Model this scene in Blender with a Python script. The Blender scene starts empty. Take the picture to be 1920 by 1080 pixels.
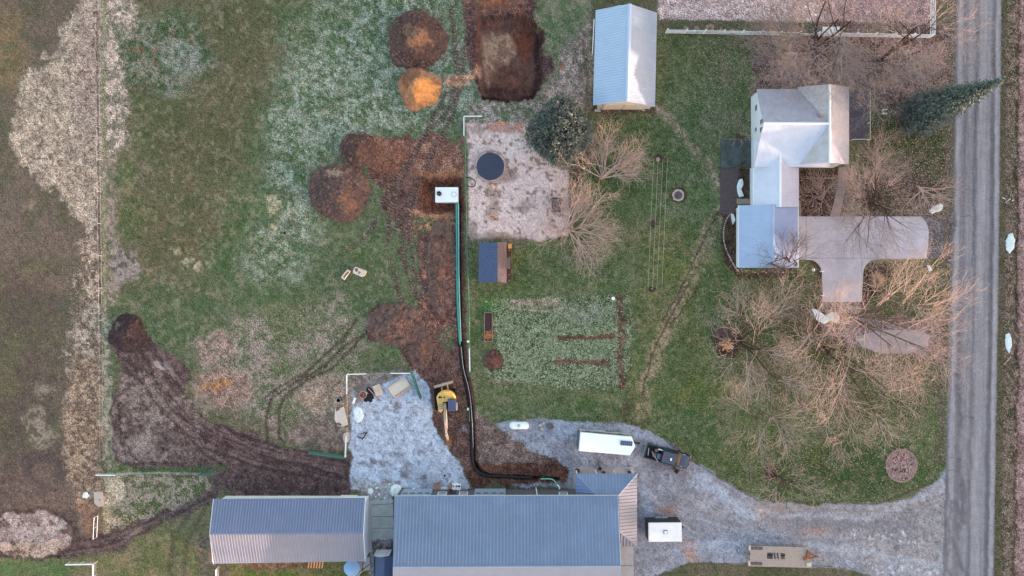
import bpy, math, random
import numpy as np
from mathutils import Vector, Matrix

# ------------------------------------------------------------------ camera, sky, sun
S = 0.07            # metres of ground per photo pixel
H = 90.0            # height of the drone
scn = bpy.context.scene
cam_d = bpy.data.cameras.new("Camera")
cam = bpy.data.objects.new("Camera", cam_d)
scn.collection.objects.link(cam)
cam.location = (0, 0, H)
cam.rotation_euler = (0, 0, 0)
cam_d.sensor_width = 36
cam_d.lens = 36 * H / (1920 * S)
cam_d.clip_end = 5000
cam_d.clip_start = 1
scn.camera = cam

SUN_ELEV = math.radians(3.6)
SUN_DIR = Vector((0.93, -0.37, 0)).normalized()      # towards the sun, seen from above
world = bpy.data.worlds.new("World")
scn.world = world
world.use_nodes = True
wn = world.node_tree
wn.nodes.clear()
sky = wn.nodes.new("ShaderNodeTexSky")
sky.sky_type = 'NISHITA'
sky.sun_disc = False
sky.sun_elevation = SUN_ELEV
sky.sun_rotation = math.atan2(SUN_DIR.x, SUN_DIR.y)
sky.air_density = 1.0
sky.dust_density = 2.0
sky.ozone_density = 1.0
bg = wn.nodes.new("ShaderNodeBackground")
bg.inputs[1].default_value = 0.15
wo = wn.nodes.new("ShaderNodeOutputWorld")
wn.links.new(sky.outputs[0], bg.inputs[0])
wn.links.new(bg.outputs[0], wo.inputs[0])

sun_d = bpy.data.lights.new("sun", 'SUN')
sun_d.energy = 1.15
sun_d.angle = math.radians(0.6)
sun_d.color = (1.0, 0.80, 0.66)
sun = bpy.data.objects.new("sun", sun_d)
scn.collection.objects.link(sun)
sd = Vector((SUN_DIR.x * math.cos(SUN_ELEV), SUN_DIR.y * math.cos(SUN_ELEV), math.sin(SUN_ELEV)))
sun.rotation_euler = sd.to_track_quat('Z', 'Y').to_euler()
scn.view_settings.view_transform = 'Standard'
scn.view_settings.look = 'None'
scn.view_settings.gamma = 1
scn.view_settings.exposure = 3.0

# how much a white surface returns per channel under this light (measured once, used to
# turn the colours judged from the photograph into real surface reflectances)
LIGHT = (0.90, 1.02, 1.02)

# ------------------------------------------------------------------ helpers
RND = random.Random(5)
C = scn.collection


def lin(v):
    v = v / 255.0
    return v / 12.92 if v <= 0.04045 else ((v + 0.055) / 1.055) ** 2.4


def alb(rgb):
    return tuple(min(0.9, lin(c) / l) for c, l in zip(rgb, LIGHT))


def P(px, py, h=0.0, dz=0.0):
    """point at height h that stands over the photo pixel px,py"""
    f = (H - h) / H
    return Vector(((px - 960) * S * f, (540 - py) * S * f, h + dz))


MATS = {}


def mat(name, rgb, rough=0.7, metal=0.0, var=0.12, scale=2.0, bump=0.0, rgb2=None, spec=0.3, stretch=None):
    key = name
    if key in MATS:
        return MATS[key]
    m = bpy.data.materials.new(name)
    m.use_nodes = True
    nt = m.node_tree
    b = nt.nodes["Principled BSDF"]
    b.inputs["Roughness"].default_value = rough
    b.inputs["Metallic"].default_value = metal
    b.inputs["Specular IOR Level"].default_value = spec
    tc = nt.nodes.new("ShaderNodeTexCoord")
    mp = nt.nodes.new("ShaderNodeMapping")
    if stretch:
        mp.inputs["Scale"].default_value = stretch
    nt.links.new(tc.outputs["Object"], mp.inputs[0])
    no = nt.nodes.new("ShaderNodeTexNoise")
    no.inputs["Scale"].default_value = scale
    no.inputs["Detail"].default_value = 6
    no.inputs["Roughness"].default_value = 0.65
    nt.links.new(mp.outputs[0], no.inputs["Vector"])
    cr = nt.nodes.new("ShaderNodeMapRange")
    cr.inputs[1].default_value = 0.3
    cr.inputs[2].default_value = 0.7
    nt.links.new(no.outputs["Fac"], cr.inputs[0])
    mx = nt.nodes.new("ShaderNodeMix")
    mx.data_type = 'RGBA'
    a = alb(rgb)
    c2 = alb(rgb2) if rgb2 else tuple(c * (1 - 2 * var) for c in a)
    a1 = a if rgb2 else tuple(min(0.92, c * (1 + var)) for c in a)
    mx.inputs["A"].default_value = (*c2, 1)
    mx.inputs["B"].default_value = (*a1, 1)
    nt.links.new(cr.outputs[0], mx.inputs["Factor"])
    nt.links.new(mx.outputs["Result"], b.inputs["Base Color"])
    if bump:
        bp = nt.nodes.new("ShaderNodeBump")
        bp.inputs["Strength"].default_value = bump
        bp.inputs["Distance"].default_value = 0.05
        nt.links.new(no.outputs["Fac"], bp.inputs["Height"])
        nt.links.new(bp.outputs[0], b.inputs["Normal"])
    MATS[key] = m
    return m


ROOT = {}


class MB:
    def __init__(self):
        self.v = []
        self.f = []
        self.mi = []

    def add(self, vs, fs, m=0):
        n = len(self.v)
        self.v.extend([tuple(p) for p in vs])
        for f in fs:
            self.f.append([i + n for i in f])
            self.mi.append(m)
        return self

    def box(self, c, s, rz=0.0, m=0, top=None, rot=None):
        """centre c, full size s; top = (sx,sy) scale of the upper face"""
        tx, ty = top if top else (1, 1)
        vs = []
        for z in (-1, 1):
            kx, ky = (tx, ty) if z > 0 else (1, 1)
            for x, y in ((-1, -1), (1, -1), (1, 1), (-1, 1)):
                vs.append(Vector((x * s[0] / 2 * kx, y * s[1] / 2 * ky, z * s[2] / 2)))
        R = rot if rot is not None else Matrix.Rotation(rz, 3, 'Z')
        vs = [R @ p + Vector(c) for p in vs]
        return self.add(vs, [(0, 3, 2, 1), (4, 5, 6, 7), (0, 1, 5, 4), (1, 2, 6, 5), (2, 3, 7, 6), (3, 0, 4, 7)], m)

    def prism(self, pts, z0, z1, m=0, inset=0):
        n = len(pts)
        lo = [(p[0], p[1], z0) for p in pts]
        if inset:
            cx = sum(p[0] for p in pts) / n
            cy = sum(p[1] for p in pts) / n
            hi = [(p[0] + (cx - p[0]) * inset, p[1] + (cy - p[1]) * inset, z1) for p in pts]
        else:
            hi = [(p[0], p[1], z1) for p in pts]
        area = sum(pts[i][0] * pts[(i + 1) % n][1] - pts[(i + 1) % n][0] * pts[i][1] for i in range(n))
        if area < 0:
            lo.reverse()
            hi.reverse()
        fs = [tuple(range(n - 1, -1, -1)), tuple(range(n, 2 * n))]
        fs += [(i, (i + 1) % n, n + (i + 1) % n, n + i) for i in range(n)]
        return self.add(lo + hi, fs, m)

    def tube(self, pts, r, n=8, m=0, caps=True):
        pts = [Vector(p) for p in pts]
        rs = r if isinstance(r, (list, tuple)) else [r] * len(pts)
        vs, fs = [], []
        for i, p in enumerate(pts):
            a = pts[max(0, i - 1)]
            b = pts[min(len(pts) - 1, i + 1)]
            d = (b - a).normalized() if (b - a).length > 1e-9 else Vector((0, 0, 1))
            u = d.cross(Vector((0, 0, 1)))
            if u.length < 1e-3:
                u = Vector((1, 0, 0))
            u.normalize()
            w = d.cross(u)
            for k in range(n):
                t = 2 * math.pi * k / n
                vs.append(p + (u * math.cos(t) + w * math.sin(t)) * rs[i])
        for i in range(len(pts) - 1):
            for k in range(n):
                fs.append((i * n + k, i * n + (k + 1) % n, (i + 1) * n + (k + 1) % n, (i + 1) * n + k))
        if caps:
            fs.append(tuple(range(n - 1, -1, -1)))
            fs.append(tuple(range((len(pts) - 1) * n, len(pts) * n)))
        return self.add(vs, fs, m)

    def lathe(self, c, prof, n=20, m=0):
        """prof: list of (radius, z)"""
        vs, fs = [], []
        for r, z in prof:
            for k in range(n):
                t = 2 * math.pi * k / n
                vs.append((c[0] + r * math.cos(t), c[1] + r * math.sin(t), c[2] + z))
        for i in range(len(prof) - 1):
            for k in range(n):
                fs.append((i * n + k, i * n + (k + 1) % n, (i + 1) * n + (k + 1) % n, (i + 1) * n + k))
        fs.append(tuple(range(n - 1, -1, -1)))
        fs.append(tuple(range((len(prof) - 1) * n, len(prof) * n)))
        return self.add(vs, fs, m)

    def ring(self, c, R, r, n=32, k=6, m=0):
        pts = [(c[0] + R * math.cos(2 * math.pi * i / n), c[1] + R * math.sin(2 * math.pi * i / n), c[2]) for i in range(n)]
        vs, fs = [], []
        for i in range(n):
            t = 2 * math.pi * i / n
            for j in range(k):
                a = 2 * math.pi * j / k
                rr = R + r * math.cos(a)
                vs.append((c[0] + rr * math.cos(t), c[1] + rr * math.sin(t), c[2] + r * math.sin(a)))
        for i in range(n):
            for j in range(k):
                fs.append((i * k + j, ((i + 1) % n) * k + j, ((i + 1) % n) * k + (j + 1) % k, i * k + (j + 1) % k))
        return self.add(vs, fs, m)

    def lump(self, c, r, rnd, sq=0.6, m=0, n=6):
        """an irregular stone or clod"""
        vs = []
        for lv, (rr, z) in enumerate(((0.75, -0.3), (1.0, 0.15), (0.6, 0.7))):
            for k in range(n):
                t = 2 * math.pi * (k + 0.5 * lv) / n
                q = r * rr * rnd.uniform(0.75, 1.2)
                vs.append((c[0] + q * math.cos(t), c[1] + q * math.sin(t), c[2] + z * r * sq * rnd.uniform(0.8, 1.2)))
        fs = [tuple(range(2 * n, 3 * n))]
        for l in (0, 1):
            for k in range(n):
                fs.append((l * n + k, l * n + (k + 1) % n, (l + 1) * n + (k + 1) % n, (l + 1) * n + k))
        return self.add(vs, fs, m)

    def roof(self, pts, up, sp=0.35, rw=0.07, rh=0.05, th=0.12, m=0):
        """planar roof slope with raised seams running along `up`; pts 3D"""
        pts = [Vector(p) for p in pts]
        n = (pts[1] - pts[0]).cross(pts[2] - pts[0]).normalized()
        if n.z < 0:
            pts.reverse()
            n = -n
        e1 = Vector(up)
        e1 = (e1 - n * e1.dot(n)).normalized()
        e0 = e1.cross(n)
        k = len(pts)
        self.add(pts + [p - Vector((0, 0, th)) for p in pts],
                 [tuple(range(k)), tuple(range(2 * k - 1, k - 1, -1))] +
                 [(i, k + i, k + (i + 1) % k, (i + 1) % k) for i in range(k)], m)
        if not sp:
            return self
        o = pts[0]
        q = [((p - o).dot(e0), (p - o).dot(e1)) for p in pts]
        umin = min(a for a, b in q)
        umax = max(a for a, b in q)
        u = umin + sp * 0.5
        while u < umax:
            xs = []
            for i in range(k):
                (a0, b0), (a1, b1) = q[i], q[(i + 1) % k]
                if (a0 - u) * (a1 - u) < 0:
                    xs.append(b0 + (b1 - b0) * (u - a0) / (a1 - a0))
            xs.sort()
            if len(xs) >= 2 and xs[-1] - xs[0] > 0.3:
                a, b = xs[0] + 0.02, xs[-1] - 0.02
                vs = []
                for w in (a, b):
                    for du, hh in ((-rw, 0.002), (-rw * 0.4, rh), (rw * 0.4, rh), (rw, 0.002)):
                        vs.append(o + e0 * (u + du) + e1 * w + n * hh)
                self.add(vs, [(0, 1, 5, 4), (1, 2, 6, 5), (2, 3, 7, 6), (0, 3, 2, 1), (4, 5, 6, 7)], m)
            u += sp
        return self

    def build(self, name, m, parent=None, local=False, smooth=False):
        off = Vector((0, 0, 0))
        if parent is not None and not local:
            off = ROOT.get(parent, Vector((0, 0, 0)))
        me = bpy.data.meshes.new(name)
        me.from_pydata([(x - off.x, y - off.y, z - off.z) for x, y, z in self.v], [], self.f)
        ms = m if isinstance(m, (list, tuple)) else [m]
        for q in ms:
            me.materials.append(q)
        if len(ms) > 1:
            me.polygons.foreach_set("material_index", self.mi)
        if smooth:
            me.polygons.foreach_set("use_smooth", [True] * len(me.polygons))
        me.update()
        o = bpy.data.objects.new(name, me)
        C.objects.link(o)
        if parent is not None:
            o.parent = parent
            ROOT[o] = off
        return o


def tag(o, label, cat, group=None):
    o["label"] = label
    o["category"] = cat
    if group:
        o["group"] = group
    return o


def thing(name, label, cat, loc=(0, 0, 0), rz=0.0, group=None):
    o = bpy.data.objects.new(name, None)
    o.empty_display_size = 0.5
    C.objects.link(o)
    o.location = loc
    o.rotation_euler = (0, 0, rz)
    ROOT[o] = Vector(loc)
    tag(o, label, cat, group)
    return o


def kind(o, k):
    o["kind"] = k
    return o


# ------------------------------------------------------------------ ground: heights and surface colours
STEP = 2.0
X0, X1, Y0, Y1 = -100, 2020, -80, 1160
gx = np.arange(X0, X1 + 1, STEP)
gy = np.arange(Y0, Y1 + 1, STEP)
NX, NY = len(gx), len(gy)
GX, GY = np.meshgrid(gx, gy)
rs = np.random.RandomState(11)


def vnoise(scale, seed, X=None, Y=None):
    r = np.random.RandomState(seed)
    n = 256
    g = r.rand(n, n)
    X = GX if X is None else X
    Y = GY if Y is None else Y
    x = X / scale + 37.3
    y = Y / scale + 71.7
    xi = np.floor(x).astype(int)
    yi = np.floor(y).astype(int)
    fx = x - xi
    fy = y - yi
    fx = fx * fx * (3 - 2 * fx)
    fy = fy * fy * (3 - 2 * fy)
    a = g[yi % n, xi % n]
    b = g[yi % n, (xi + 1) % n]
    c = g[(yi + 1) % n, xi % n]
    d = g[(yi + 1) % n, (xi + 1) % n]
    return (a * (1 - fx) + b * fx) * (1 - fy) + (c * (1 - fx) + d * fx) * fy


FB = {}


def fbm(scale, seed=1, gain=0.6):
    seed = seed if seed > 90 and seed < 95 else seed % 7
    scale = 1.25 ** round(math.log(scale) / math.log(1.25))
    k = (round(scale, 3), seed, gain)
    if k not in FB:
        tot = 0
        amp = 1
        acc = 0
        s = scale
        i = 0
        while s > 2.4 and i < 6:
            acc = acc + amp * vnoise(s, seed * 17 + i)
            tot += amp
            amp *= gain
            s /= 2
            i += 1
        a = acc / tot
        a = (a - a.mean()) / (a.std() * 4 + 1e-9) + 0.5
        FB[k] = np.clip(a, 0, 1)
    return FB[k]


WX = (fbm(26, 91) - 0.5) * 2
WY = (fbm(26, 92) - 0.5) * 2
FXN = (fbm(7, 93) - 0.5) * 2
FYN = (fbm(7, 94) - 0.5) * 2


WC = {}


def warped(w):
    if w not in WC:
        WC[w] = (GX + WX * w + FXN * w * 0.5, GY + WY * w + FYN * w * 0.5)
    return WC[w]


def sstep(d, soft):
    t = np.clip(0.5 - d / max(soft, 0.01), 0, 1)
    return t * t * (3 - 2 * t)


def m_ell(cx, cy, rx, ry, soft=8, w=4, ang=0):
    out = np.zeros_like(GX)
    mg = max(rx, ry) * (1 + soft / min(rx, ry)) + w * 2.5 + 4
    sl = (slice(max(0, int((cy - mg - Y0) / STEP)), max(0, int((cy + mg - Y0) / STEP) + 1)),
          slice(max(0, int((cx - mg - X0) / STEP)), max(0, int((cx + mg - X0) / STEP) + 1)))
    X, Y = warped(w)
    dx, dy = X[sl] - cx, Y[sl] - cy
    if ang:
        c, s = math.cos(math.radians(ang)), math.sin(math.radians(ang))
        dx, dy = dx * c + dy * s, -dx * s + dy * c
    d = (np.sqrt((dx / rx) ** 2 + (dy / ry) ** 2) - 1) * min(rx, ry)
    out[sl] = sstep(d, soft)
    return out


def seg_d(X, Y, a, b):
    ax, ay = a
    bx, by = b
    vx, vy = bx - ax, by - ay
    t = np.clip(((X - ax) * vx + (Y - ay) * vy) / (vx * vx + vy * vy + 1e-9), 0, 1)
    return np.hypot(X - ax - t * vx, Y - ay - t * vy)


def m_poly(pts, soft=6, w=4):
    out = np.zeros_like(GX)
    mg = soft + w * 2.5 + 4
    x0 = min(p[0] for p in pts) - mg
    x1 = max(p[0] for p in pts) + mg
    y0 = min(p[1] for p in pts) - mg
    y1 = max(p[1] for p in pts) + mg
    sl = (slice(max(0, int((y0 - Y0) / STEP)), max(0, int((y1 - Y0) / STEP) + 1)),
          slice(max(0, int((x0 - X0) / STEP)), max(0, int((x1 - X0) / STEP) + 1)))
    X, Y = warped(w)
    X, Y = X[sl], Y[sl]
    if X.size == 0:
        return out
    d = np.full(X.shape, 1e9)
    ins = np.zeros(X.shape, bool)
    n = len(pts)
    for i in range(n):
        a, b = pts[i], pts[(i + 1) % n]
        d = np.minimum(d, seg_d(X, Y, a, b))
        if a[1] != b[1]:
            c = ((a[1] > Y) != (b[1] > Y)) & (X < (b[0] - a[0]) * (Y - a[1]) / (b[1] - a[1]) + a[0])
            ins ^= c
    d = np.where(ins, -d, d)
    out[sl] = sstep(d, soft)
    return out


def m_line(pts, width, soft=4, w=2):
    X, Y = warped(w)
    out = np.zeros_like(GX)
    mg = width + soft + w * 2.5 + 4
    for a, b in zip(pts[:-1], pts[1:]):
        x0, x1 = min(a[0], b[0]) - mg, max(a[0], b[0]) + mg
        y0, y1 = min(a[1], b[1]) - mg, max(a[1], b[1]) + mg
        sl = (slice(max(0, int((y0 - Y0) / STEP)), max(0, int((y1 - Y0) / STEP) + 1)),
              slice(max(0, int((x0 - X0) / STEP)), max(0, int((x1 - X0) / STEP) + 1)))
        if X[sl].size == 0:
            continue
        out[sl] = np.maximum(out[sl], sstep(seg_d(X[sl], Y[sl], a, b) - width / 2, soft))
    return out


def L3(c):
    return np.array([lin(v) for v in c])


WN = rs.rand(NY, NX)
WN2 = rs.rand(NY, NX)
COL = np.zeros((NY, NX, 3))
SPK = np.full((NY, NX), 0.35)
ZH = (fbm(60, 33) - 0.5) * 0.06


def paint(m, A, B=None, sc=24, con=1.4, seed=1, k=1.0, spk=None):
    r = np.flatnonzero(m.max(1) > 0)
    q = np.flatnonzero(m.max(0) > 0)
    if not len(r):
        return
    sl = (slice(r[0], r[-1] + 1), slice(q[0], q[-1] + 1))
    m = m[sl] * k
    A = L3(A)
    if B is None:
        c = A[None, None, :] * (0.9 + 0.2 * fbm(sc, seed)[sl])[..., None]
    else:
        B = L3(B)
        n = np.clip((fbm(sc, seed, 0.85)[sl] + (WN[sl] - 0.5) * 0.22 - 0.5) * con * 1.6 + 0.5, 0, 1)[..., None]
        c = A * (1 - n) + B * n
    COL[sl] = COL[sl] * (1 - m[..., None]) + c * m[..., None]
    if spk is not None:
        SPK[sl] = SPK[sl] * (1 - m) + spk * m


def flecks(m, A, sc=5, thr=0.62, seed=3, k=0.9, sharp=0.12):
    """small patches of colour A scattered inside mask m"""
    n = fbm(sc, seed, 0.8)
    t = np.clip((n - thr) / sharp, 0, 1) * m
    global COL
    COL = COL * (1 - (t * k)[..., None]) + L3(A) * (t * k)[..., None]


ONE = np.ones_like(GX)
# pasture and old field
paint(ONE, (86, 90, 66), (102, 97, 80), 90, 1.5, 2)
paint(m_poly([(540, -80), (900, -80), (880, 700), (200, 700), (200, 560), (380, 520), (430, 420), (480, 280), (500, 120)], 80, 20), (78, 98, 70), (98, 108, 84), 30, 1.5, 5, 0.8)
paint(m_poly([(600, -40), (880, -40), (880, 230), (720, 260), (640, 260), (580, 330), (600, 440), (560, 520), (470, 520), (480, 420), (520, 300), (500, 220), (540, 120)], 70, 18), (148, 158, 144), (88, 108, 82), 12, 1.6, 6, 0.85, 0.6)
paint(m_poly([(190, 180), (300, 200), (260, 330), (300, 420), (230, 560), (190, 560)], 40, 14), (80, 92, 62), (108, 104, 84), 34, 1.6, 7, 0.85)
for cx, cy, rx, ry in ((430, 470, 34, 60), (340, 620, 60, 36), (470, 400, 50, 50), (700, 470, 60, 40), (320, 40, 60, 34), (600, 30, 60, 30), (235, 340, 18, 20), (520, 560, 60, 30), (440, 340, 20, 14), (470, 250, 18, 60), (640, 620, 60, 40), (700, 650, 60, 20), (850, 20, 30, 20)):
    paint(m_ell(cx, cy, rx, ry, 40, 16), (66, 92, 58), (92, 106, 76), 18, 1.7, 8, 0.65)
paint(m_poly([(380, 30), (500, 20), (520, 120), (470, 240), (420, 330), (330, 520), (260, 470), (330, 260), (400, 160)], 60, 20), (98, 94, 74), (86, 88, 64), 40, 1.5, 9, 0.8)
paint(m_ell(295, 100, 95, 75, 40, 14), (118, 124, 112), (74, 92, 70), 14, 1.8, 10, 0.85, 0.6)
paint(m_ell(345, 110, 45, 30, 26, 8), (142, 148, 142), (96, 110, 98), 10, 1.6, 11, 0.75)
paint(m_line([(378, 70), (390, 100), (380, 118)], 14, 14, 4), (54, 78, 52), None, 8, 1, 12, 0.85)
flecks(m_ell(300, 95, 60, 40, 30, 10), (128, 84, 74), 12, 0.7, 13, 0.7)
m_past = m_poly([(196, -90), (1110, -90), (1110, 200), (870, 230), (870, 700), (650, 900), (196, 900)], 6, 3)
flecks(m_past, (70, 88, 58), 14, 0.6, 3, 0.4, 0.2)
flecks(m_past, (136, 130, 112), 10, 0.66, 6, 0.4, 0.16)
flecks(m_past, (62, 70, 50), 6, 0.7, 1, 0.4)
# straw beside the field line
paint(m_poly([(194, -20), (258, -20), (255, 60), (225, 70), (235, 150), (240, 250), (215, 300), (198, 300)], 18, 10), (190, 174, 162), (120, 118, 106), 11, 1.8, 14, 0.9, 0.7)
paint(m_line([(205, 300), (208, 480), (215, 560)], 24, 14, 6), (156, 140, 132), (104, 106, 88), 12, 1.6, 15, 0.8)
paint(m_ell(235, 500, 26, 30, 20, 8), (150, 140, 140), (88, 84, 80), 10, 1.7, 16, 0.7)
for cx, cy, r in ((336, 471, 6), (349, 490, 8), (368, 502, 8), (395, 495, 5), (510, 385, 12), (512, 430, 8)):
    paint(m_ell(cx, cy, r, r, 8, 6), (188, 176, 150), (140, 140, 116), 7, 1.6, 17, 0.7)
# old field left of the line
paint(m_poly([(-120, -100), (186, -100), (190, 1045), (-120, 1045)], 5, 2), (106, 96, 87), (92, 90, 76), 70, 1.6, 18, 1, 0.32)
paint(m_poly([(-120, 0), (40, 20), (50, 160), (-120, 200)], 50, 14), (128, 110, 84), (104, 100, 74), 30, 1.4, 19, 0.7)
paint(m_poly([(-120, 500), (90, 480), (120, 700), (90, 860), (-120, 900)], 60, 14), (98, 96, 74), (90, 80, 74), 40, 1.5, 20, 0.7)
paint(m_poly([(-60, 880), (190, 800), (190, 1020), (-60, 960)], 40, 14), (88, 76, 74), (112, 96, 88), 26, 1.5, 21, 0.8)
paint(m_poly([(165, -30), (190, -30), (190, 420), (182, 440), (132, 400), (60, 318), (30, 272), (26, 205), (48, 128), (112, 98), (120, 50)], 14, 12), (178, 166, 150), (142, 132, 120), 13, 1.4, 22, 0.95, 0.7)
paint(m_ell(165, 130, 24, 110, 20, 8), (170, 152, 146), (140, 122, 114), 9, 1.6, 23, 0.6)
paint(m_poly([(150, 462), (192, 440), (192, 800), (118, 800), (126, 640), (150, 560)], 16, 12), (172, 160, 146), (112, 102, 92), 11, 2.0, 24, 0.92, 0.7)
paint(m_poly([(140, 680), (188, 660), (188, 960), (150, 960), (120, 880), (118, 780)], 20, 10), (172, 150, 128), (122, 104, 90), 10, 1.8, 25, 0.85, 0.7)
paint(m_ell(170, 970, 22, 34, 16, 8), (146, 114, 90), (108, 88, 78), 8, 1.8, 26, 0.7)
for cx, cy, rx, ry in ((80, 820, 26, 20), (62, 790, 20, 30), (80, 730, 16, 14), (55, 380, 10, 10)):
    paint(m_ell(cx, cy, rx, ry, 14, 8), (150, 138, 124), (104, 98, 84), 8, 1.8, 27, 0.7)
flecks(m_poly([(165, 10), (190, 5), (190, 400), (60, 310), (30, 200), (110, 100)], 10, 6), (92, 82, 74), 5, 0.74, 28, 0.7)
flecks(m_poly([(150, 462), (192, 440), (192, 800), (118, 800)], 10, 6), (92, 80, 70), 6, 0.66, 29, 0.7)
flecks(m_poly([(140, 680), (188, 660), (188, 960), (130, 920)], 10, 6), (86, 70, 60), 6, 0.7, 30, 0.7)
paint(m_line([(191, -60), (195, 300), (197, 600), (200, 860)], 6, 4, 1), (120, 124, 98), (140, 136, 118), 12, 1.4, 31, 0.9)
paint(m_line([(180, -60), (183, 200), (186, 460), (190, 640), (191, 720)], 2.5, 3, 3), (64, 52, 48), None, 6, 1, 32, 0.85)
paint(m_line([(198, 600), (205, 860), (215, 900)], 18, 10, 5), (158, 152, 140), (100, 104, 84), 8, 1.8, 33, 0.8)
# lower pasture
paint(m_poly([(360, 640), (470, 590), (640, 560), (690, 640), (640, 800), (520, 800), (470, 790), (400, 760)], 40, 14), (146, 134, 126), (100, 106, 84), 15, 1.7, 34, 0.85, 0.6)
paint(m_ell(610, 745, 46, 34, 24, 10), (172, 150, 136), (132, 116, 102), 9, 1.6, 35, 0.85)
paint(m_ell(410, 660, 36, 40, 24, 10), (160, 138, 128), (112, 104, 94), 8, 1.8, 36, 0.8)
paint(m_poly([(500, 780), (655, 790), (655, 850), (600, 845), (520, 820)], 12, 8), (142, 126, 118), (106, 94, 86), 9, 1.8, 37, 0.85)
for cx, cy, rx, ry in ((640, 690, 44, 16), (540, 690, 40, 14), (690, 665, 34, 14), (540, 775, 24, 30), (540, 600, 50, 40)):
    paint(m_ell(cx, cy, rx, ry, 16, 9), (80, 98, 64), (104, 108, 82), 10, 1.6, 38, 0.65)
# wet dark soil, lower left
dark_soil = [(205, 605), (235, 588), (265, 606), (300, 655), (352, 690), (346, 742), (400, 792), (450, 802), (545, 842), (610, 852), (656, 862), (656, 930), (560, 930), (440, 935), (400, 905), (350, 884), (260, 884), (215, 868), (208, 850), (216, 745), (236, 690), (208, 645)]
m_dark = m_poly(dark_soil, 3, 8)
paint(m_dark, (104, 88, 86), (80, 66, 66), 22, 1.5, 39, 1, 0.45)
paint(m_poly([(222, 705), (300, 700), (335, 790), (375, 850), (300, 872), (228, 872)], 12, 8) * m_dark, (118, 104, 100), (92, 80, 78), 14, 1.5, 41, 0.85)
paint(m_ell(275, 775, 38, 62, 22, 12, -18), (136, 124, 118), (98, 86, 82), 9, 1.7, 40, 0.85)
paint(m_ell(345, 850, 60, 16, 14, 10, 12), (118, 104, 100), (84, 72, 70), 9, 1.7, 40, 0.7)
paint(m_ell(252, 842, 38, 22, 14, 6), (148, 136, 130), (120, 108, 104), 10, 1.4, 41, 0.9)
paint(m_ell(303, 686, 15, 6, 3, 4, 25), (158, 148, 148), None, 8, 1, 42, 0.95, 0.1)
paint(m_line([(318, 692), (328, 712)], 3, 3, 2), (150, 140, 140), None, 8, 1, 42, 0.9, 0.1)
paint(m_ell(412, 730, 58, 36, 16, 12), (156, 132, 120), (118, 100, 92), 18, 1.6, 43, 0.95)
paint(m_ell(405, 722, 24, 10, 8, 8, -20), (176, 138, 98), (134, 96, 66), 7, 1.6, 44, 0.85)
paint(m_ell(370, 762, 28, 18, 14, 8), (142, 130, 116), (104, 100, 90), 8, 1.6, 45, 0.8)
trk = [(650, 890), (560, 880), (470, 890), (400, 920), (340, 955), (265, 995), (190, 1018), (120, 1026), (40, 1040)]
m_trk = m_line(trk, 38, 10, 6)
paint(m_trk, (98, 84, 82), (78, 66, 66), 12, 1.6, 46, 0.95, 0.45)
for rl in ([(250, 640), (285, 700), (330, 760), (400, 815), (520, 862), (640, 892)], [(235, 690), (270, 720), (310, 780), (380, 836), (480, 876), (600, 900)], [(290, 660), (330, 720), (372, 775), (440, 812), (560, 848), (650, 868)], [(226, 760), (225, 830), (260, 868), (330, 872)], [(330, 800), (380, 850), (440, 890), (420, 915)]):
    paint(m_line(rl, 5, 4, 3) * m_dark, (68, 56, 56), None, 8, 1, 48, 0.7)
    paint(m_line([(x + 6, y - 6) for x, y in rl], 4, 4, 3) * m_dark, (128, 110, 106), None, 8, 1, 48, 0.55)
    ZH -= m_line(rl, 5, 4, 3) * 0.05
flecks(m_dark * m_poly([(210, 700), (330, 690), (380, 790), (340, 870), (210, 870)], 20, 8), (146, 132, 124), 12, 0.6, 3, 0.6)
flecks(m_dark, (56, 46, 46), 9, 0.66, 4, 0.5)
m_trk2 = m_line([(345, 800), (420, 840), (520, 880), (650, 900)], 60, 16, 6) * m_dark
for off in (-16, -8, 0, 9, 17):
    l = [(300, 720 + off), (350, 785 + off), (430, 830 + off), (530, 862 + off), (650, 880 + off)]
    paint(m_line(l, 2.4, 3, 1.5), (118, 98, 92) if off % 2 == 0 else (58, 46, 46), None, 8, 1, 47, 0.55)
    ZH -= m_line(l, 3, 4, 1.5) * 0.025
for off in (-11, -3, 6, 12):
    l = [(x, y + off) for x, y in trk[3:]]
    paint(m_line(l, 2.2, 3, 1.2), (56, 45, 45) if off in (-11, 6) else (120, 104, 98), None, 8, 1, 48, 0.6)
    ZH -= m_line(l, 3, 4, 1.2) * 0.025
paint(m_ell(335, 948, 16, 4, 3, 3, -28), (146, 130, 124), None, 8, 1, 49, 0.7)
paint(m_ell(250, 1003, 16, 3, 3, 2, -28), (140, 130, 124), None, 8, 1, 49, 0.7)
paint(m_ell(58, 1003, 86, 52, 8, 6), (66, 54, 52), (90, 76, 72), 12, 1.4, 50, 0.9)
m_sand = m_ell(56, 1002, 76, 43, 5, 6)
paint(m_sand, (164, 152, 148), (132, 118, 114), 16, 1.3, 51, 1, 0.4)
paint(m_sand * m_ell(60, 1032, 90, 16, 14, 4), (172, 152, 136), None, 12, 1, 52, 0.8)
flecks(m_sand, (78, 64, 60), 14, 0.66, 53, 0.8)
paint(m_poly([(200, 880), (345, 888), (400, 890), (400, 912), (330, 950), (260, 985), (200, 1005)], 10, 8), (150, 138, 124), (92, 98, 70), 13, 2.0, 54, 0.95, 0.6)
paint(m_ell(215, 920, 24, 24, 14, 8), (192, 178, 158), None, 9, 1, 55, 0.75)
paint(m_line([(205, 925), (204, 1000)], 12, 10, 5), (176, 160, 132), None, 8, 1, 56, 0.7)
paint(m_line([(200, 884), (345, 880), (425, 878)], 8, 6, 3), (72, 100, 60), None, 8, 1, 57, 0.7)
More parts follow.
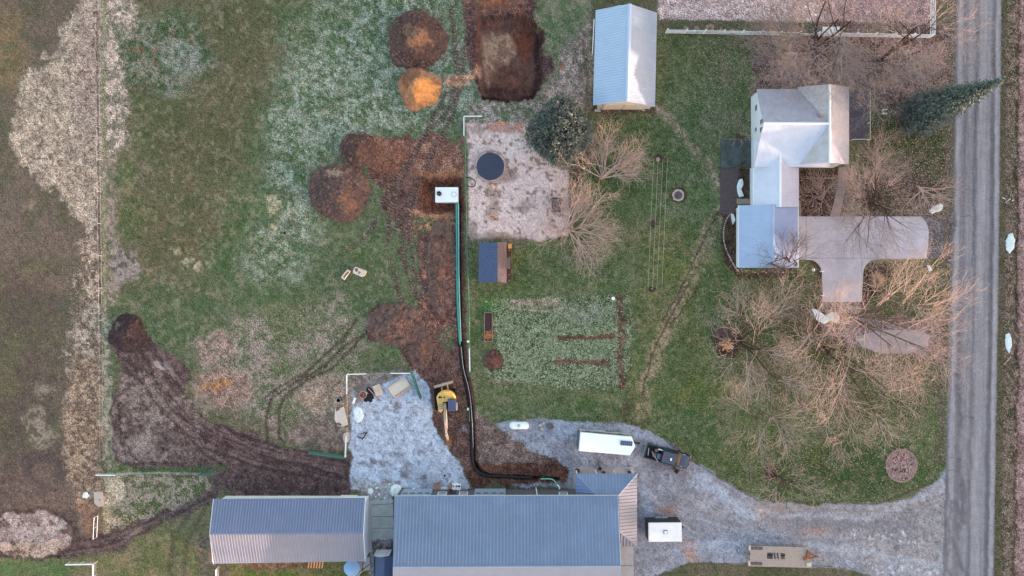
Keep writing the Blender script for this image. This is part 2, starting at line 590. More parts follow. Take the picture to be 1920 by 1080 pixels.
paint(m_poly([(-120, 1048), (130, 1050), (200, 1046), (270, 1005), (350, 965), (420, 925), (410, 1160), (-120, 1160)], 10, 6), (96, 102, 70), (118, 112, 88), 22, 1.6, 58, 1)
paint(m_poly([(-120, 1052), (130, 1052), (130, 1090), (-120, 1090)], 14, 4), (82, 106, 68), (92, 104, 74), 16, 1.4, 59, 0.9)
for o_ in (0, 26):
    paint(m_line([(355 + o_, 960), (325 + o_, 1010), (318 + o_, 1060), (330 + o_, 1120)], 9, 8, 3), (84, 78, 66), None, 8, 1, 60, 0.6)
paint(m_poly([(360, 1000), (400, 1010), (430, 1056), (440, 1120), (380, 1100)], 12, 8), (120, 104, 98), (84, 84, 66), 8, 1.8, 61, 0.8)
paint(m_poly([(430, 1056), (692, 1050), (700, 1160), (420, 1160)], 6, 3), (80, 98, 52), (108, 104, 74), 12, 1.6, 62, 1)
paint(m_ell(520, 1062, 70, 7, 6, 3), (98, 76, 64), (130, 106, 90), 7, 1.6, 63, 0.9)
# curved wheel tracks in the pasture
for l in ([(688, 620), (640, 655), (600, 695), (545, 722), (512, 745), (500, 775), (502, 830)], [(668, 600), (640, 640), (606, 668), (575, 700), (528, 722), (498, 748)],
          [(688, 620), (655, 660), (622, 692), (572, 716), (535, 742), (522, 775), (526, 825)]):
    paint(m_line(l, 5.5, 4, 2), (78, 72, 62), None, 8, 1, 64, 0.9)
    ZH -= m_line(l, 5, 5, 2) * 0.03
# red-brown dug soil in the middle
red = [(700, 262), (760, 258), (800, 250), (866, 268), (870, 420), (868, 560), (872, 700), (884, 790), (930, 800), (1000, 850), (1045, 850), (1066, 870), (1062, 905), (1000, 915), (880, 912), (868, 880), (850, 850), (830, 800), (812, 780), (806, 720), (770, 700), (740, 640), (700, 640), (690, 600), (720, 570), (760, 590), (790, 600), (786, 500), (760, 470), (752, 440), (738, 420), (716, 380), (706, 350), (690, 330)]
m_red = m_poly(red, 3, 9)
paint(m_red, (110, 86, 78), (84, 66, 62), 18, 1.6, 65, 1, 0.55)
paint(m_poly([(700, 262), (866, 262), (866, 330), (800, 340), (760, 310), (710, 300)], 14, 10) * m_red, (156, 120, 100), (114, 84, 74), 16, 1.8, 66, 0.8)
paint(m_ell(735, 300, 40, 30, 20, 10), (134, 92, 72), (104, 74, 62), 10, 1.6, 67, 0.7)
paint(m_ell(810, 415, 40, 20, 8, 8, -20), (84, 100, 70), (110, 108, 84), 8, 1.6, 68, 0.8)
paint(m_ell(800, 400, 50, 6, 5, 3, 8), (164, 120, 92), None, 10, 1, 69, 0.8)
paint(m_line([(765, 444), (800, 420), (840, 400), (868, 390)], 1.6, 2, 1), (178, 108, 76), None, 8, 1, 70, 0.9)
flecks(m_poly([(760, 420), (862, 400), (866, 640), (800, 620), (780, 520)], 10, 6), (166, 118, 96), 6, 0.66, 71, 0.7)
paint(m_ell(835, 520, 22, 120, 30, 10), (90, 64, 58), None, 12, 1, 72, 0.4)
# crawler tracks
def crawler(l, wdt, k=0.75):
    global COL
    paint(m_line(l, wdt, 3, 2), (106, 90, 84), (80, 68, 64), 5, 1.8, 73, k, 0.5)
    run = 0
    for a, b in zip(l[:-1], l[1:]):
        L = math.hypot(b[0] - a[0], b[1] - a[1])
        m = m_line([a, b], wdt * 0.8, 2, 1.0)
        r = np.flatnonzero(m.max(1) > 0)
        q = np.flatnonzero(m.max(0) > 0)
        if not len(r):
            continue
        sl = (slice(r[0], r[-1] + 1), slice(q[0], q[-1] + 1))
        t = ((GX[sl] - a[0]) * (b[0] - a[0]) + (GY[sl] - a[1]) * (b[1] - a[1])) / L + run
        rib = np.clip(np.sin(t * 2 * math.pi / 6.0) * 1.6, -1, 1)
        COL[sl] = COL[sl] * (1 + 0.30 * (m[sl] * rib))[..., None]
        ZH[sl] += 0.012 * m[sl] * rib
        run += L


for l, wdt in (([(860, 150), (838, 210), (800, 250), (772, 300), (742, 360), (728, 420), (728, 480), (752, 560), (790, 620)], 9),
               ([(835, 175), (808, 230), (780, 280), (744, 330), (716, 380), (700, 430)], 8),
               ([(870, 130), (850, 210), (828, 260), (798, 320), (770, 380), (752, 430), (760, 500), (788, 560)], 9),
               ([(740, 340), (740, 400), (750, 480), (780, 560)], 7), ([(872, 0), (880, 60), (862, 130)], 12), ([(846, 20), (852, 80), (856, 130)], 9),
               ([(700, 420), (680, 450), (650, 470)], 6), ([(800, 330), (775, 380), (765, 430), (775, 500), (800, 560)], 7), ([(815, 270), (790, 330), (760, 380), (740, 430)], 8), ([(845, 690), (850, 730), (845, 800)], 9)):
    crawler(l, wdt)
for gxx, gyy, grx, gry, ga in ((778, 470, 10, 34, 0), (735, 470, 8, 40, 10), (840, 640, 14, 22, 0), (700, 400, 20, 10, 0), (765, 530, 10, 24, 0)):
    paint(m_ell(gxx, gyy, grx, gry, 6, 8, ga), (84, 104, 70), (104, 104, 86), 8, 1.7, 68, 0.7)
# the pit
pit = [(896, 36), (984, 26), (1013, 52), (1018, 108), (1008, 150), (1001, 186), (906, 186), (894, 150), (892, 70)]
paint(m_poly([(860, -90), (985, -90), (1000, 20), (1018, 60), (1024, 100), (1048, 118), (1040, 136), (1016, 150), (1004, 190), (900, 190), (888, 150), (874, 120), (878, 40)], 7, 7), (98, 76, 72), (72, 58, 58), 14, 1.6, 74, 1, 0.6)
paint(m_poly([(862, -90), (985, -90), (985, 24), (900, 26), (875, 8)], 10, 8), (140, 102, 84), (98, 74, 68), 10, 1.8, 75, 0.9)
m_pit = m_poly(pit, 2, 3)
paint(m_pit, (126, 94, 82), (102, 78, 70), 24, 1.3, 76, 1, 0.2)
paint(m_poly([(902, 52), (960, 50), (976, 80), (945, 110), (920, 160), (903, 130)], 10, 8), (176, 146, 120), (138, 106, 88), 16, 1.7, 77, 0.9)
paint(m_ell(985, 70, 22, 40, 18, 8), (118, 66, 48), (90, 54, 44), 10, 1.5, 78, 0.8)
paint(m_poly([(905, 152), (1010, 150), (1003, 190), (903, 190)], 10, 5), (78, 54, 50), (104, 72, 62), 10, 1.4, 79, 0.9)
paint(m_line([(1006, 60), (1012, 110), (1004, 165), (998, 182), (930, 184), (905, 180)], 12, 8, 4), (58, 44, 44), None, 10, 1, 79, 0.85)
paint(m_ell(960, 135, 34, 18, 14, 8), (132, 84, 66), (88, 62, 54), 8, 1.6, 80, 0.6)
paint(m_poly([(830, 146), (870, 140), (896, 114), (900, 130), (880, 152), (838, 166)], 6, 5), (190, 152, 126), (150, 112, 90), 8, 1.5, 81, 0.95)
ZH -= m_poly(pit, 5, 3) * 1.7 + m_ell(950, 145, 48, 38, 40, 6) * 0.5
# turf between pit and metal shed
paint(m_poly([(988, -90), (1112, -90), (1112, 200), (1060, 215), (1000, 196), (1018, 150), (1048, 128), (1022, 90), (1012, 46)], 8, 6), (92, 106, 76), (122, 120, 100), 14, 1.7, 82, 1)
paint(m_poly([(1050, 90), (1112, 40), (1112, 205), (1090, 215), (1000, 210), (1010, 170), (1050, 130)], 20, 10), (174, 152, 146), (124, 114, 102), 11, 1.8, 83, 0.9, 0.6)
paint(m_line([(1095, 60), (1098, 120), (1105, 200)], 5, 6, 4), (86, 74, 66), None, 8, 1, 84, 0.6)
paint(m_ell(1055, 124, 6, 6, 4, 2), (150, 96, 72), None, 8, 1, 85, 0.8)
paint(m_poly([(872, 192), (1005, 192), (1010, 236), (872, 228)], 12, 7), (166, 150, 146), (104, 112, 86), 7, 2.0, 86, 0.9, 0.7)
# lawn
paint(m_poly([(1116, 195), (1116, 60), (1400, 52), (1785, 100), (1785, 960), (1300, 960), (1180, 830), (930, 800), (884, 770), (876, 452), (1070, 448), (1078, 300), (1100, 240)], 6, 3), (88, 103, 68), (110, 113, 86), 40, 1.5, 87, 1, 0.45)
paint(m_ell(1290, 110, 70, 46, 50, 16), (106, 108, 76), (82, 96, 60), 18, 1.4, 88, 0.7)
paint(m_poly([(1190, 420), (1340, 420), (1350, 780), (1180, 780), (1200, 600)], 50, 16), (116, 112, 76), (80, 96, 56), 34, 1.6, 89, 0.75)
for cx, cy, rx, ry in ((1050, 520, 140, 24), (1290, 700, 60, 80), (1010, 760, 110, 22), (1150, 380, 40, 50), (1340, 560, 50, 60), (1300, 800, 60, 50), (910, 600, 12, 120), (1280, 280, 50, 70), (1200, 320, 60, 90), (1560, 870, 120, 50)):
    paint(m_ell(cx, cy, rx, ry, 40, 14), (64, 88, 54), (84, 100, 68), 26, 1.5, 90, 0.6)
for cx, cy, rx, ry in ((1330, 740, 70, 30), (1440, 850, 80, 26), (1600, 860, 60, 20), (1250, 500, 40, 26), (950, 475, 30, 10)):
    paint(m_ell(cx, cy, rx, ry, 30, 12), (112, 114, 66), (90, 104, 58), 18, 1.5, 91, 0.6)
paint(m_line([(1234, 205), (1262, 230), (1290, 265), (1330, 310), (1345, 345)], 13, 10, 4), (158, 142, 124), (120, 114, 92), 7, 1.8, 92, 0.95)
paint(m_line([(1345, 400), (1330, 440), (1290, 530), (1250, 610), (1215, 700), (1200, 780)], 26, 16, 5), (156, 140, 114), (112, 108, 80), 8, 1.8, 93, 0.95)
for l in ([(1345, 400), (1322, 445), (1285, 520), (1262, 570)], [(1308, 540), (1280, 580), (1256, 610)], [(1290, 530), (1262, 585), (1232, 640), (1215, 690), (1205, 745)], [(1262, 570), (1242, 600)]):
    paint(m_line(l, 3.6, 3, 2), (82, 64, 54), None, 6, 1, 94, 0.95)
    ZH -= m_line(l, 4, 4, 2) * 0.025
paint(m_line([(1352, 90), (1356, 160)], 7, 7, 4), (128, 112, 92), None, 8, 1, 95, 0.6)
paint(m_line([(1276, 60), (1380, 60)], 9, 7, 4), (96, 76, 68), (70, 66, 52), 7, 1.6, 96, 0.85)
paint(m_poly([(1112, 198), (1230, 202), (1232, 214), (1108, 212)], 6, 3), (92, 72, 66), None, 8, 1, 97, 0.85)
for cx, cy, rx, ry in ((1176, 773, 14, 26), (1190, 795, 26, 7)):
    paint(m_ell(cx, cy, rx, ry, 10, 6), (82, 68, 56), (84, 88, 60), 8, 1.6, 98, 0.8)
m_lawn = m_poly([(1116, 195), (1116, 60), (1400, 52), (1785, 100), (1785, 960), (1300, 960), (1180, 830), (930, 800), (884, 770), (876, 452), (1070, 448), (1078, 300), (1100, 240)], 6, 3)
paint(m_ell(1570, 880, 200, 60, 60, 14) * m_lawn, (58, 78, 46), (80, 88, 58), 26, 1.6, 90, 0.85)
flecks(m_lawn, (66, 84, 52), 18, 0.58, 2, 0.4, 0.2)
flecks(m_lawn, (128, 124, 104), 9, 0.66, 4, 0.4, 0.16)
flecks(m_lawn, (58, 72, 48), 6, 0.7, 5, 0.4)
# leaf-strewn yard in the top right corner
paint(m_poly([(1236, -90), (1752, -90), (1752, 44), (1236, 36)], 5, 2), (204, 184, 180), (174, 154, 150), 16, 1.4, 99, 1, 0.75)
paint(m_poly([(1400, 55), (1480, 50), (1790, 48), (1790, 240), (1720, 240), (1600, 160), (1420, 176)], 26, 12), (140, 118, 112), (96, 82, 76), 18, 1.7, 100, 0.95, 0.75)
paint(m_poly([(1560, -20), (1750, -20), (1750, 44), (1520, 44)], 24, 10), (160, 124, 120), (110, 90, 86), 10, 1.6, 101, 0.6)
paint(m_ell(1440, 75, 46, 24, 26, 8), (84, 88, 60), (110, 98, 86), 9, 1.8, 102, 0.7)
paint(m_poly([(1620, 200), (1780, 250), (1782, 400), (1620, 330)], 24, 10), (66, 80, 50), (98, 90, 74), 12, 1.8, 103, 0.9, 0.6)
paint(m_poly([(1498, 318), (1700, 318), (1775, 350), (1775, 408), (1498, 408)], 18, 8), (104, 90, 82), (76, 72, 58), 10, 1.7, 104, 0.85, 0.6)
paint(m_poly([(1380, 520), (1540, 520), (1620, 500), (1770, 480), (1775, 720), (1720, 800), (1560, 800), (1370, 720)], 60, 16), (100, 92, 74), (74, 84, 54), 16, 1.7, 105, 0.7, 0.6)
paint(m_poly([(1520, 596), (1740, 596), (1790, 640), (1790, 680), (1700, 664), (1560, 640)], 12, 8), (126, 106, 102), (92, 80, 76), 10, 1.6, 106, 0.8)
paint(m_poly([(1545, 560), (1615, 560), (1650, 610), (1745, 622), (1740, 660), (1650, 664), (1590, 640), (1540, 610)], 8, 6), (142, 132, 132), (112, 102, 100), 10, 1.5, 106, 0.85)
paint(m_ell(1520, 600, 60, 30, 30, 10), (84, 70, 62), (96, 88, 70), 9, 1.6, 107, 0.6)
# mulch beds
MUL = ((62, 48, 44), (88, 68, 60))
for a in (m_poly([(1352, 395), (1385, 395), (1382, 512), (1500, 514), (1500, 520), (1385, 522), (1362, 500), (1350, 460), (1356, 420)], 5, 4), m_ell(1365, 640, 27, 30, 8, 6), m_ell(1446, 884, 12, 15, 4, 3),
          m_poly([(1384, 316), (1408, 316), (1408, 375), (1384, 375)], 3, 2), m_poly([(1498, 316), (1570, 316), (1562, 404), (1498, 404)], 5, 4), m_ell(1234, 298, 9, 7, 4, 2), m_ell(1221, 543, 7, 6, 3, 2), m_ell(1226, 420, 9, 7, 4, 2), m_ell(1271, 367, 17, 15, 4, 2),
          m_poly([(1512, 480), (1535, 492), (1543, 512), (1543, 566), (1534, 566), (1532, 505)], 4, 3), m_poly([(1618, 510), (1636, 492), (1668, 500), (1660, 540), (1616, 580)], 6, 4), m_ell(1080, 300, 10, 50, 10, 6)):
    paint(a, MUL[0], MUL[1], 6, 1.6, 108, 0.9, 0.5)
paint(m_ell(1690, 873, 29, 31, 3, 2), (140, 118, 114), (100, 82, 78), 6, 1.8, 109, 1, 0.7)
paint(m_ell(1688, 859, 12, 7, 5, 3), (112, 64, 52), None, 5, 1, 110, 0.9)
paint(m_ell(1684, 883, 7, 5, 4, 2), (110, 66, 54), None, 5, 1, 110, 0.8)
paint(m_ell(1700, 882, 10, 7, 4, 2), (72, 80, 54), None, 5, 1, 110, 0.8)
# play yard
yard = [(876, 230), (990, 230), (1004, 262), (1040, 296), (1064, 318), (1066, 442), (1010, 452), (990, 446), (884, 448), (877, 440)]
m_yard = m_poly(yard, 6, 3)
paint(m_yard, (222, 200, 194), (208, 186, 180), 34, 1.4, 111, 1, 0.2)
flecks(m_yard, (120, 100, 88), 8, 0.7, 112, 0.75)
for cx, cy, rx, ry in ((920, 360, 12, 18), (924, 392, 12, 14), (952, 332, 16, 14), (985, 388, 18, 10), (892, 240, 14, 10), (885, 430, 12, 16), (930, 446, 60, 9), (975, 395, 8, 6)):
    paint(m_ell(cx, cy, rx, ry, 10, 6), (128, 110, 98), None, 7, 1, 113, 0.6)
paint(m_poly([(910, 228), (985, 228), (985, 250), (910, 248)], 8, 6), (200, 130, 92), (150, 120, 108), 6, 1.8, 114, 0.75)
paint(m_line([(872, 236), (874, 450), (878, 700)], 6, 5, 2), (88, 112, 76), (112, 108, 90), 10, 1.5, 115, 0.9)
# garden
gard = [(910, 562), (1000, 556), (1120, 554), (1180, 550), (1184, 600), (1178, 690), (1166, 724), (1060, 726), (940, 716), (905, 690), (930, 660), (926, 590)]
m_gard = m_poly(gard, 6, 4)
paint(m_gard, (122, 132, 106), (82, 94, 70), 14, 1.6, 116, 1, 0.7)
paint(m_ell(1090, 585, 50, 14, 16, 8), (150, 146, 138), (112, 120, 100), 7, 1.8, 117, 0.8)
paint(m_poly([(960, 561), (1050, 558), (1050, 572), (960, 570)], 5, 4), (176, 152, 138), (120, 108, 92), 7, 1.8, 118, 0.9)
paint(m_line([(955, 578), (1030, 582)], 4, 4, 3), (170, 146, 136), None, 7, 1, 119, 0.8)
paint(m_ell(1130, 700, 26, 12, 12, 6), (150, 128, 112), (110, 116, 86), 7, 1.8, 120, 0.7)
paint(m_poly([(905, 704), (990, 712), (1000, 724), (930, 720)], 8, 5), (120, 110, 100), None, 7, 1, 121, 0.7)
paint(m_line([(1048, 631), (1100, 632), (1150, 628)], 7, 5, 3), (126, 74, 62), (84, 64, 56), 6, 1.8, 122, 0.9)
paint(m_line([(1040, 676), (1085, 681), (1140, 678)], 8, 5, 3), (98, 62, 58), (120, 92, 84), 6, 1.8, 123, 0.9)
paint(m_line([(1163, 556), (1162, 610), (1166, 650), (1164, 726)], 13, 6, 5), (84, 56, 50), (120, 96, 84), 8, 1.8, 124, 0.85)
paint(m_ell(925, 674, 19, 17, 4, 4), (84, 58, 52), (66, 48, 46), 6, 1.6, 125, 0.95)
paint(m_ell(920, 570, 16, 18, 10, 5), (78, 116, 64), None, 8, 1, 126, 0.8)
# gravel
yard_g = [(657, 735), (700, 712), (745, 706), (780, 698), (806, 726), (812, 780), (832, 828), (866, 878), (874, 906), (880, 918), (736, 918), (736, 1100), (694, 1100), (694, 928), (656, 918), (660, 860), (655, 800)]
drive_g = [(926, 792), (1000, 786), (1080, 792), (1180, 796), (1250, 826), (1330, 884), (1420, 936), (1520, 946), (1640, 946), (1700, 936), (1750, 908), (1776, 872), (1790, 872), (1790, 1160), (1690, 1090), (1560, 1064), (1480, 1058), (1290, 1055), (1220, 1084), (1160, 1110), (1160, 915), (1066, 915), (1060, 880), (1044, 858), (1000, 850), (960, 822)]
m_gv1 = m_poly(yard_g, 4, 4)
m_gv2 = m_poly(drive_g, 3, 3)
paint(m_gv1, (184, 196, 212), (164, 174, 188), 20, 1.2, 127, 1, 0.24)
paint(m_poly([(655, 702), (770, 700), (720, 716), (660, 760)], 10, 6), (110, 98, 90), (140, 136, 132), 10, 1.6, 128, 0.9)
paint(m_gv2, (158, 164, 176), (132, 136, 146), 40, 1.3, 129, 1, 0.26)
paint(m_gv2 * m_poly([(1300, 940), (1790, 900), (1790, 1100), (1300, 1000)], 90, 20), (160, 154, 152), (136, 132, 132), 22, 1.2, 130, 0.75)
paint(m_gv2 * m_poly([(1200, 960), (1400, 960), (1600, 1010), (1300, 1070), (1180, 1080)], 50, 14), (150, 158, 172), (134, 138, 148), 20, 1.2, 131, 0.6)
paint(m_line([(1210, 850), (1300, 900), (1400, 950), (1500, 975), (1700, 985)], 34, 26, 8) * m_gv2, (122, 120, 126), None, 14, 1, 132, 0.6)
paint(m_line([(1295, 895), (1360, 935), (1420, 965)], 18, 12, 8) * m_gv2, (176, 188, 204), None, 9, 1, 133, 0.6)
paint(m_line([(1200, 905), (1215, 960), (1235, 1010)], 22, 24, 8) * m_gv2, (160, 176, 196), None, 9, 1, 133, 0.6)
for cx, cy, rx, ry in ((1245, 955, 22, 10), (1290, 1030, 16, 14), (1300, 1048, 12, 8), (1530, 998, 34, 6)):
    paint(m_ell(cx, cy, rx, ry, 10, 6), (164, 134, 118), None, 7, 1, 134, 0.7)
for cx, cy, rx, ry in ((750, 852, 12, 8), (765, 885, 10, 12), (795, 905, 6, 18), (900, 800, 30, 10), (745, 767, 10, 8), (700, 870, 30, 6)):
    paint(m_ell(cx, cy, rx, ry, 8, 6), (100, 90, 90), (140, 140, 148), 6, 1.8, 135, 0.7)
flecks(m_gv1, (104, 104, 112), 5, 0.76, 136, 0.6)
flecks(m_gv2, (92, 90, 94), 5, 0.8, 138, 0.5)
for l, wd, cc in (([(1196, 900), (1260, 935), (1340, 975), (1450, 990), (1600, 985), (1770, 960)], 8, (124, 122, 126)), ([(1196, 930), (1280, 975), (1400, 1010), (1600, 1015), (1770, 1000)], 7, (126, 124, 128)),
                  ([(1290, 880), (1370, 930), (1460, 965), (1620, 970), (1740, 930), (1775, 890)], 7, (176, 182, 192)), ([(1230, 1040), (1330, 1020), (1480, 1015), (1620, 1035), (1770, 1060)], 8, (168, 178, 190)),
                  ([(1060, 830), (1200, 845), (1290, 900)], 12, (126, 124, 130)), ([(1060, 810), (1150, 806), (1240, 830)], 8, (174, 184, 198)),
                  ([(700, 760), (730, 810), (760, 870), (800, 905)], 5, (140, 146, 158)), ([(780, 760), (760, 820), (740, 880)], 5, (142, 148, 160))):
    paint(m_line(l, wd, 9, 5) * np.maximum(m_gv2, m_gv1), cc, None, 9, 1, 133, 0.5)
flecks(m_line([(1600, 1000), (1660, 1000), (1720, 1010)], 22, 14, 6), (196, 198, 204), 6, 0.68, 139, 0.7)
flecks(m_poly([(1620, 1050), (1760, 1064), (1760, 1080), (1650, 1078)], 12, 4), (196, 202, 210), 6, 0.62, 140, 0.7)
paint(m_line([(1440, 950), (1560, 955), (1700, 960), (1768, 925)], 3, 3, 2) * m_gv2, (128, 112, 104), None, 7, 1, 141, 0.5)
paint(m_line([(1750, 906), (1640, 946), (1420, 938), (1330, 886), (1250, 828)], 2.5, 3, 1), (72, 62, 54), None, 7, 1, 142, 0.7)
paint(m_line([(1560, 1062), (1480, 1057), (1290, 1056), (1225, 1082)], 2.5, 3, 1), (72, 68, 56), None, 7, 1, 142, 0.7)
paint(m_poly([(900, 778), (930, 800), (1000, 850), (1040, 862), (1000, 878), (900, 872), (892, 820), (890, 770)], 8, 5), (134, 120, 114), (104, 90, 84), 10, 1.5, 143, 0.95, 0.6)
m_soil2 = m_poly([(890, 868), (960, 866), (1040, 868), (1062, 880), (1064, 900), (1040, 912), (975, 908), (880, 906), (876, 890)], 5, 5)
paint(m_soil2, (104, 74, 62), (74, 54, 48), 12, 1.6, 144, 1, 0.5)
paint(m_poly([(960, 912), (1080, 916), (1076, 880), (1066, 884), (1060, 906), (960, 908)], 4, 3), (150, 156, 166), None, 7, 1, 145, 0.8)
paint(m_poly([(656, 905), (700, 905), (735, 905), (735, 935), (694, 940)], 8, 5), (140, 132, 126), (168, 172, 176), 8, 1.8, 146, 0.8)
paint(m_poly([(694, 1010), (736, 1010), (736, 1120), (694, 1120)], 3, 3), (150, 144, 140), (84, 78, 74), 6, 2.0, 147, 0.9)
# trench line soil
paint(m_line([(862, 380), (863, 520), (866, 640), (872, 690), (884, 760), (889, 870), (905, 888), (990, 896)], 15, 5, 2), (74, 56, 52), (92, 70, 62), 8, 1.6, 148, 0.85)
tr = [(860, 380), (861, 520), (863, 640), (867, 680), (880, 750), (886, 800), (887, 862), (899, 884), (920, 893), (980, 895), (1046, 899)]
ZH -= m_line(tr, 5, 3, 0) * 0.8
spit = [(786, 332), (862, 326), (868, 400), (800, 400), (784, 392)]
paint(m_poly(spit, 5, 2), (110, 72, 58), (78, 54, 46), 10, 1.6, 149, 0.95)
ZH -= m_poly([(800, 342), (864, 338), (866, 394), (806, 392)], 14, 1) * 0.9
paint(m_line([(790, 328), (862, 322)], 9, 8, 4), (146, 104, 78), None, 9, 1, 150, 0.8)
# road
yy = GY
xl = np.interp(yy, [-100, 0, 540, 1080, 1160], [1796, 1793, 1782, 1768, 1766])
xr = np.interp(yy, [-100, 0, 540, 1080, 1160], [1880, 1878, 1872, 1863, 1861])
m_road = sstep(xl - GX + FXN * 1.2, 3) * sstep(GX - xr + FXN * 0.8, 3)
U = (GX - xl) / (xr - xl) + (fbm(30, 151) - 0.5) * 0.03
us = [0, .05, .08, .14, .18, .26, .31, .42, .47, .49, .51, .56, .68, .72, .77, .80, .84, .87, .91, .94, 1]
gv = [112, 120, 158, 150, 120, 116, 138, 136, 116, 102, 126, 150, 152, 134, 142, 120, 98, 102, 158, 160, 132]
G_ = np.interp(U, us, gv)
stre = vnoise(1.0, 152, GX * 0.55, GY * 0.02) - 0.5
stre2 = vnoise(1.0, 153, GX * 0.3, GY * 0.012) - 0.5
G_ = 131 + (G_ - 131) * 0.78 + stre * 12 + stre2 * 14 + (fbm(8, 154) - 0.5) * 10
rc = np.stack([((np.clip(G_ + d, 0, 255) / 255 + 0.055) / 1.055) ** 2.4 for d in (0, -1, 3)], -1)
COL = COL * (1 - m_road[..., None]) + rc * m_road[..., None]
SPK = SPK * (1 - m_road) + 0.14 * m_road
for l in ([(1776, 900), (1782, 960), (1775, 1020), (1780, 1090)], [(1790, 940), (1810, 980), (1806, 900)], [(1782, 1010), (1812, 1080)], [(1800, 860), (1806, 950), (1796, 1010)], [(1795, 700), (1800, 800)]):
    paint(m_line(l, 7, 7, 4) * m_road, (104, 102, 108), None, 8, 1, 155, 0.7)
for l in ([(1780, 857), (1803, 861)], [(1782, 883), (1798, 884)], [(1784, 552), (1800, 552)], [(1805, 782), (1826, 781)], [(1810, 356), (1830, 356)], [(1798, 406), (1822, 404)], [(1856, 218), (1872, 218)], [(1830, 0), (1828, 200), (1824, 500)], [(1800, 908), (1806, 908)]):
    paint(m_line(l, 1.2, 2, 2.5) * m_road, (76, 74, 82), None, 8, 1, 156, 0.7)
paint(m_poly([(1738, 404), (1790, 404), (1784, 490), (1736, 488)], 8, 5), (122, 116, 120), (98, 94, 96), 10, 1.5, 157, 0.95, 0.5)
vm = sstep(xr - GX + 0, 3)
paint(vm, (96, 90, 76), (84, 82, 62), 12, 1.5, 158, 1, 0.5)
vm2 = sstep(np.interp(yy, [0, 1080], [1890, 1878]) - GX, 5)
paint(vm2, (122, 106, 96), (80, 80, 60), 8, 1.8, 159, 1, 0.7)
vm3 = sstep(np.interp(yy, [0, 540, 1080], [1908, 1908, 1900]) - GX + FXN * 2, 4)
paint(vm3, (156, 132, 126), (128, 104, 98), 12, 1.6, 160, 1, 0.7)
dl = [(1910, -80), (1910, 150), (1906, 300), (1908, 540), (1906, 800), (1900, 1160)]
paint(m_line(dl, 5, 4, 4), (52, 44, 42), (80, 70, 60), 6, 1.6, 161, 0.85)
paint(m_line([(1781, -80), (1786, 150), (1776, 400), (1770, 600), (1764, 860)], 16, 12, 4) * (1 - m_road), (108, 98, 90), (88, 86, 68), 9, 1.6, 162, 0.8)
m_gard2 = m_gard

# overall tone variation and clump-scale contrast on anything rough
n1 = fbm(6, 170, 0.9) - 0.5
n2 = fbm(3.9, 171) - 0.5
COL *= (1 + (n1 * 0.35 + n2 * 0.35 + (WN2 - 0.5) * 0.85) * (0.35 + SPK * 0.8) * (1 - 0.55 * m_road))[..., None]
COL = np.clip(COL, 0.01, 0.9) / np.array(LIGHT)
COL = np.clip(COL, 0.01, 0.85)
for edge in ((0, slice(None)), (-1, slice(None)), (slice(None), 0), (slice(None), -1)):
    COL[edge] = (0.11, 0.105, 0.07)
    SPK[edge] = 0.15
ZH += (fbm(9, 172) - 0.5) * 0.05 * (0.4 + m_red + m_dark) * (1 - m_road)


def ground_material(name, rough=0.95, bump=0.0, fine=6.5, specn=0.0):
    m = bpy.data.materials.new(name)
    m.use_nodes = True
    nt = m.node_tree
    b = nt.nodes["Principled BSDF"]
    b.inputs["Roughness"].default_value = rough
    b.inputs["Specular IOR Level"].default_value = specn
    at = nt.nodes.new("ShaderNodeAttribute")
    at.attribute_name = "surface_colour"
    tc = nt.nodes.new("ShaderNodeTexCoord")
    prev = at.outputs["Color"]
    for sc, lo, hi in ((fine, 0.0, 1.0), (fine * 3.1, 0.0, 1.0)):
        no = nt.nodes.new("ShaderNodeTexNoise")
        no.inputs["Scale"].default_value = sc
        no.inputs["Detail"].default_value = 3
        nt.links.new(tc.outputs["Object"], no.inputs["Vector"])
        mr = nt.nodes.new("ShaderNodeMapRange")
        mr.inputs[1].default_value = 0.34
        mr.inputs[2].default_value = 0.66
        mr.inputs[3].default_value = -1
        mr.inputs[4].default_value = 1
        nt.links.new(no.outputs["Fac"], mr.inputs[0])
        mu = nt.nodes.new("ShaderNodeMath")
        mu.operation = 'MULTIPLY_ADD'
        nt.links.new(mr.outputs[0], mu.inputs[0])
        nt.links.new(at.outputs["Alpha"], mu.inputs[1])
        mu.inputs[2].default_value = 1.0
        vm_ = nt.nodes.new("ShaderNodeVectorMath")
        vm_.operation = 'SCALE'
        nt.links.new(prev, vm_.inputs[0])
        nt.links.new(mu.outputs[0], vm_.inputs["Scale"])
        prev = vm_.outputs[0]
    nt.links.new(prev, b.inputs["Base Color"])
    return m


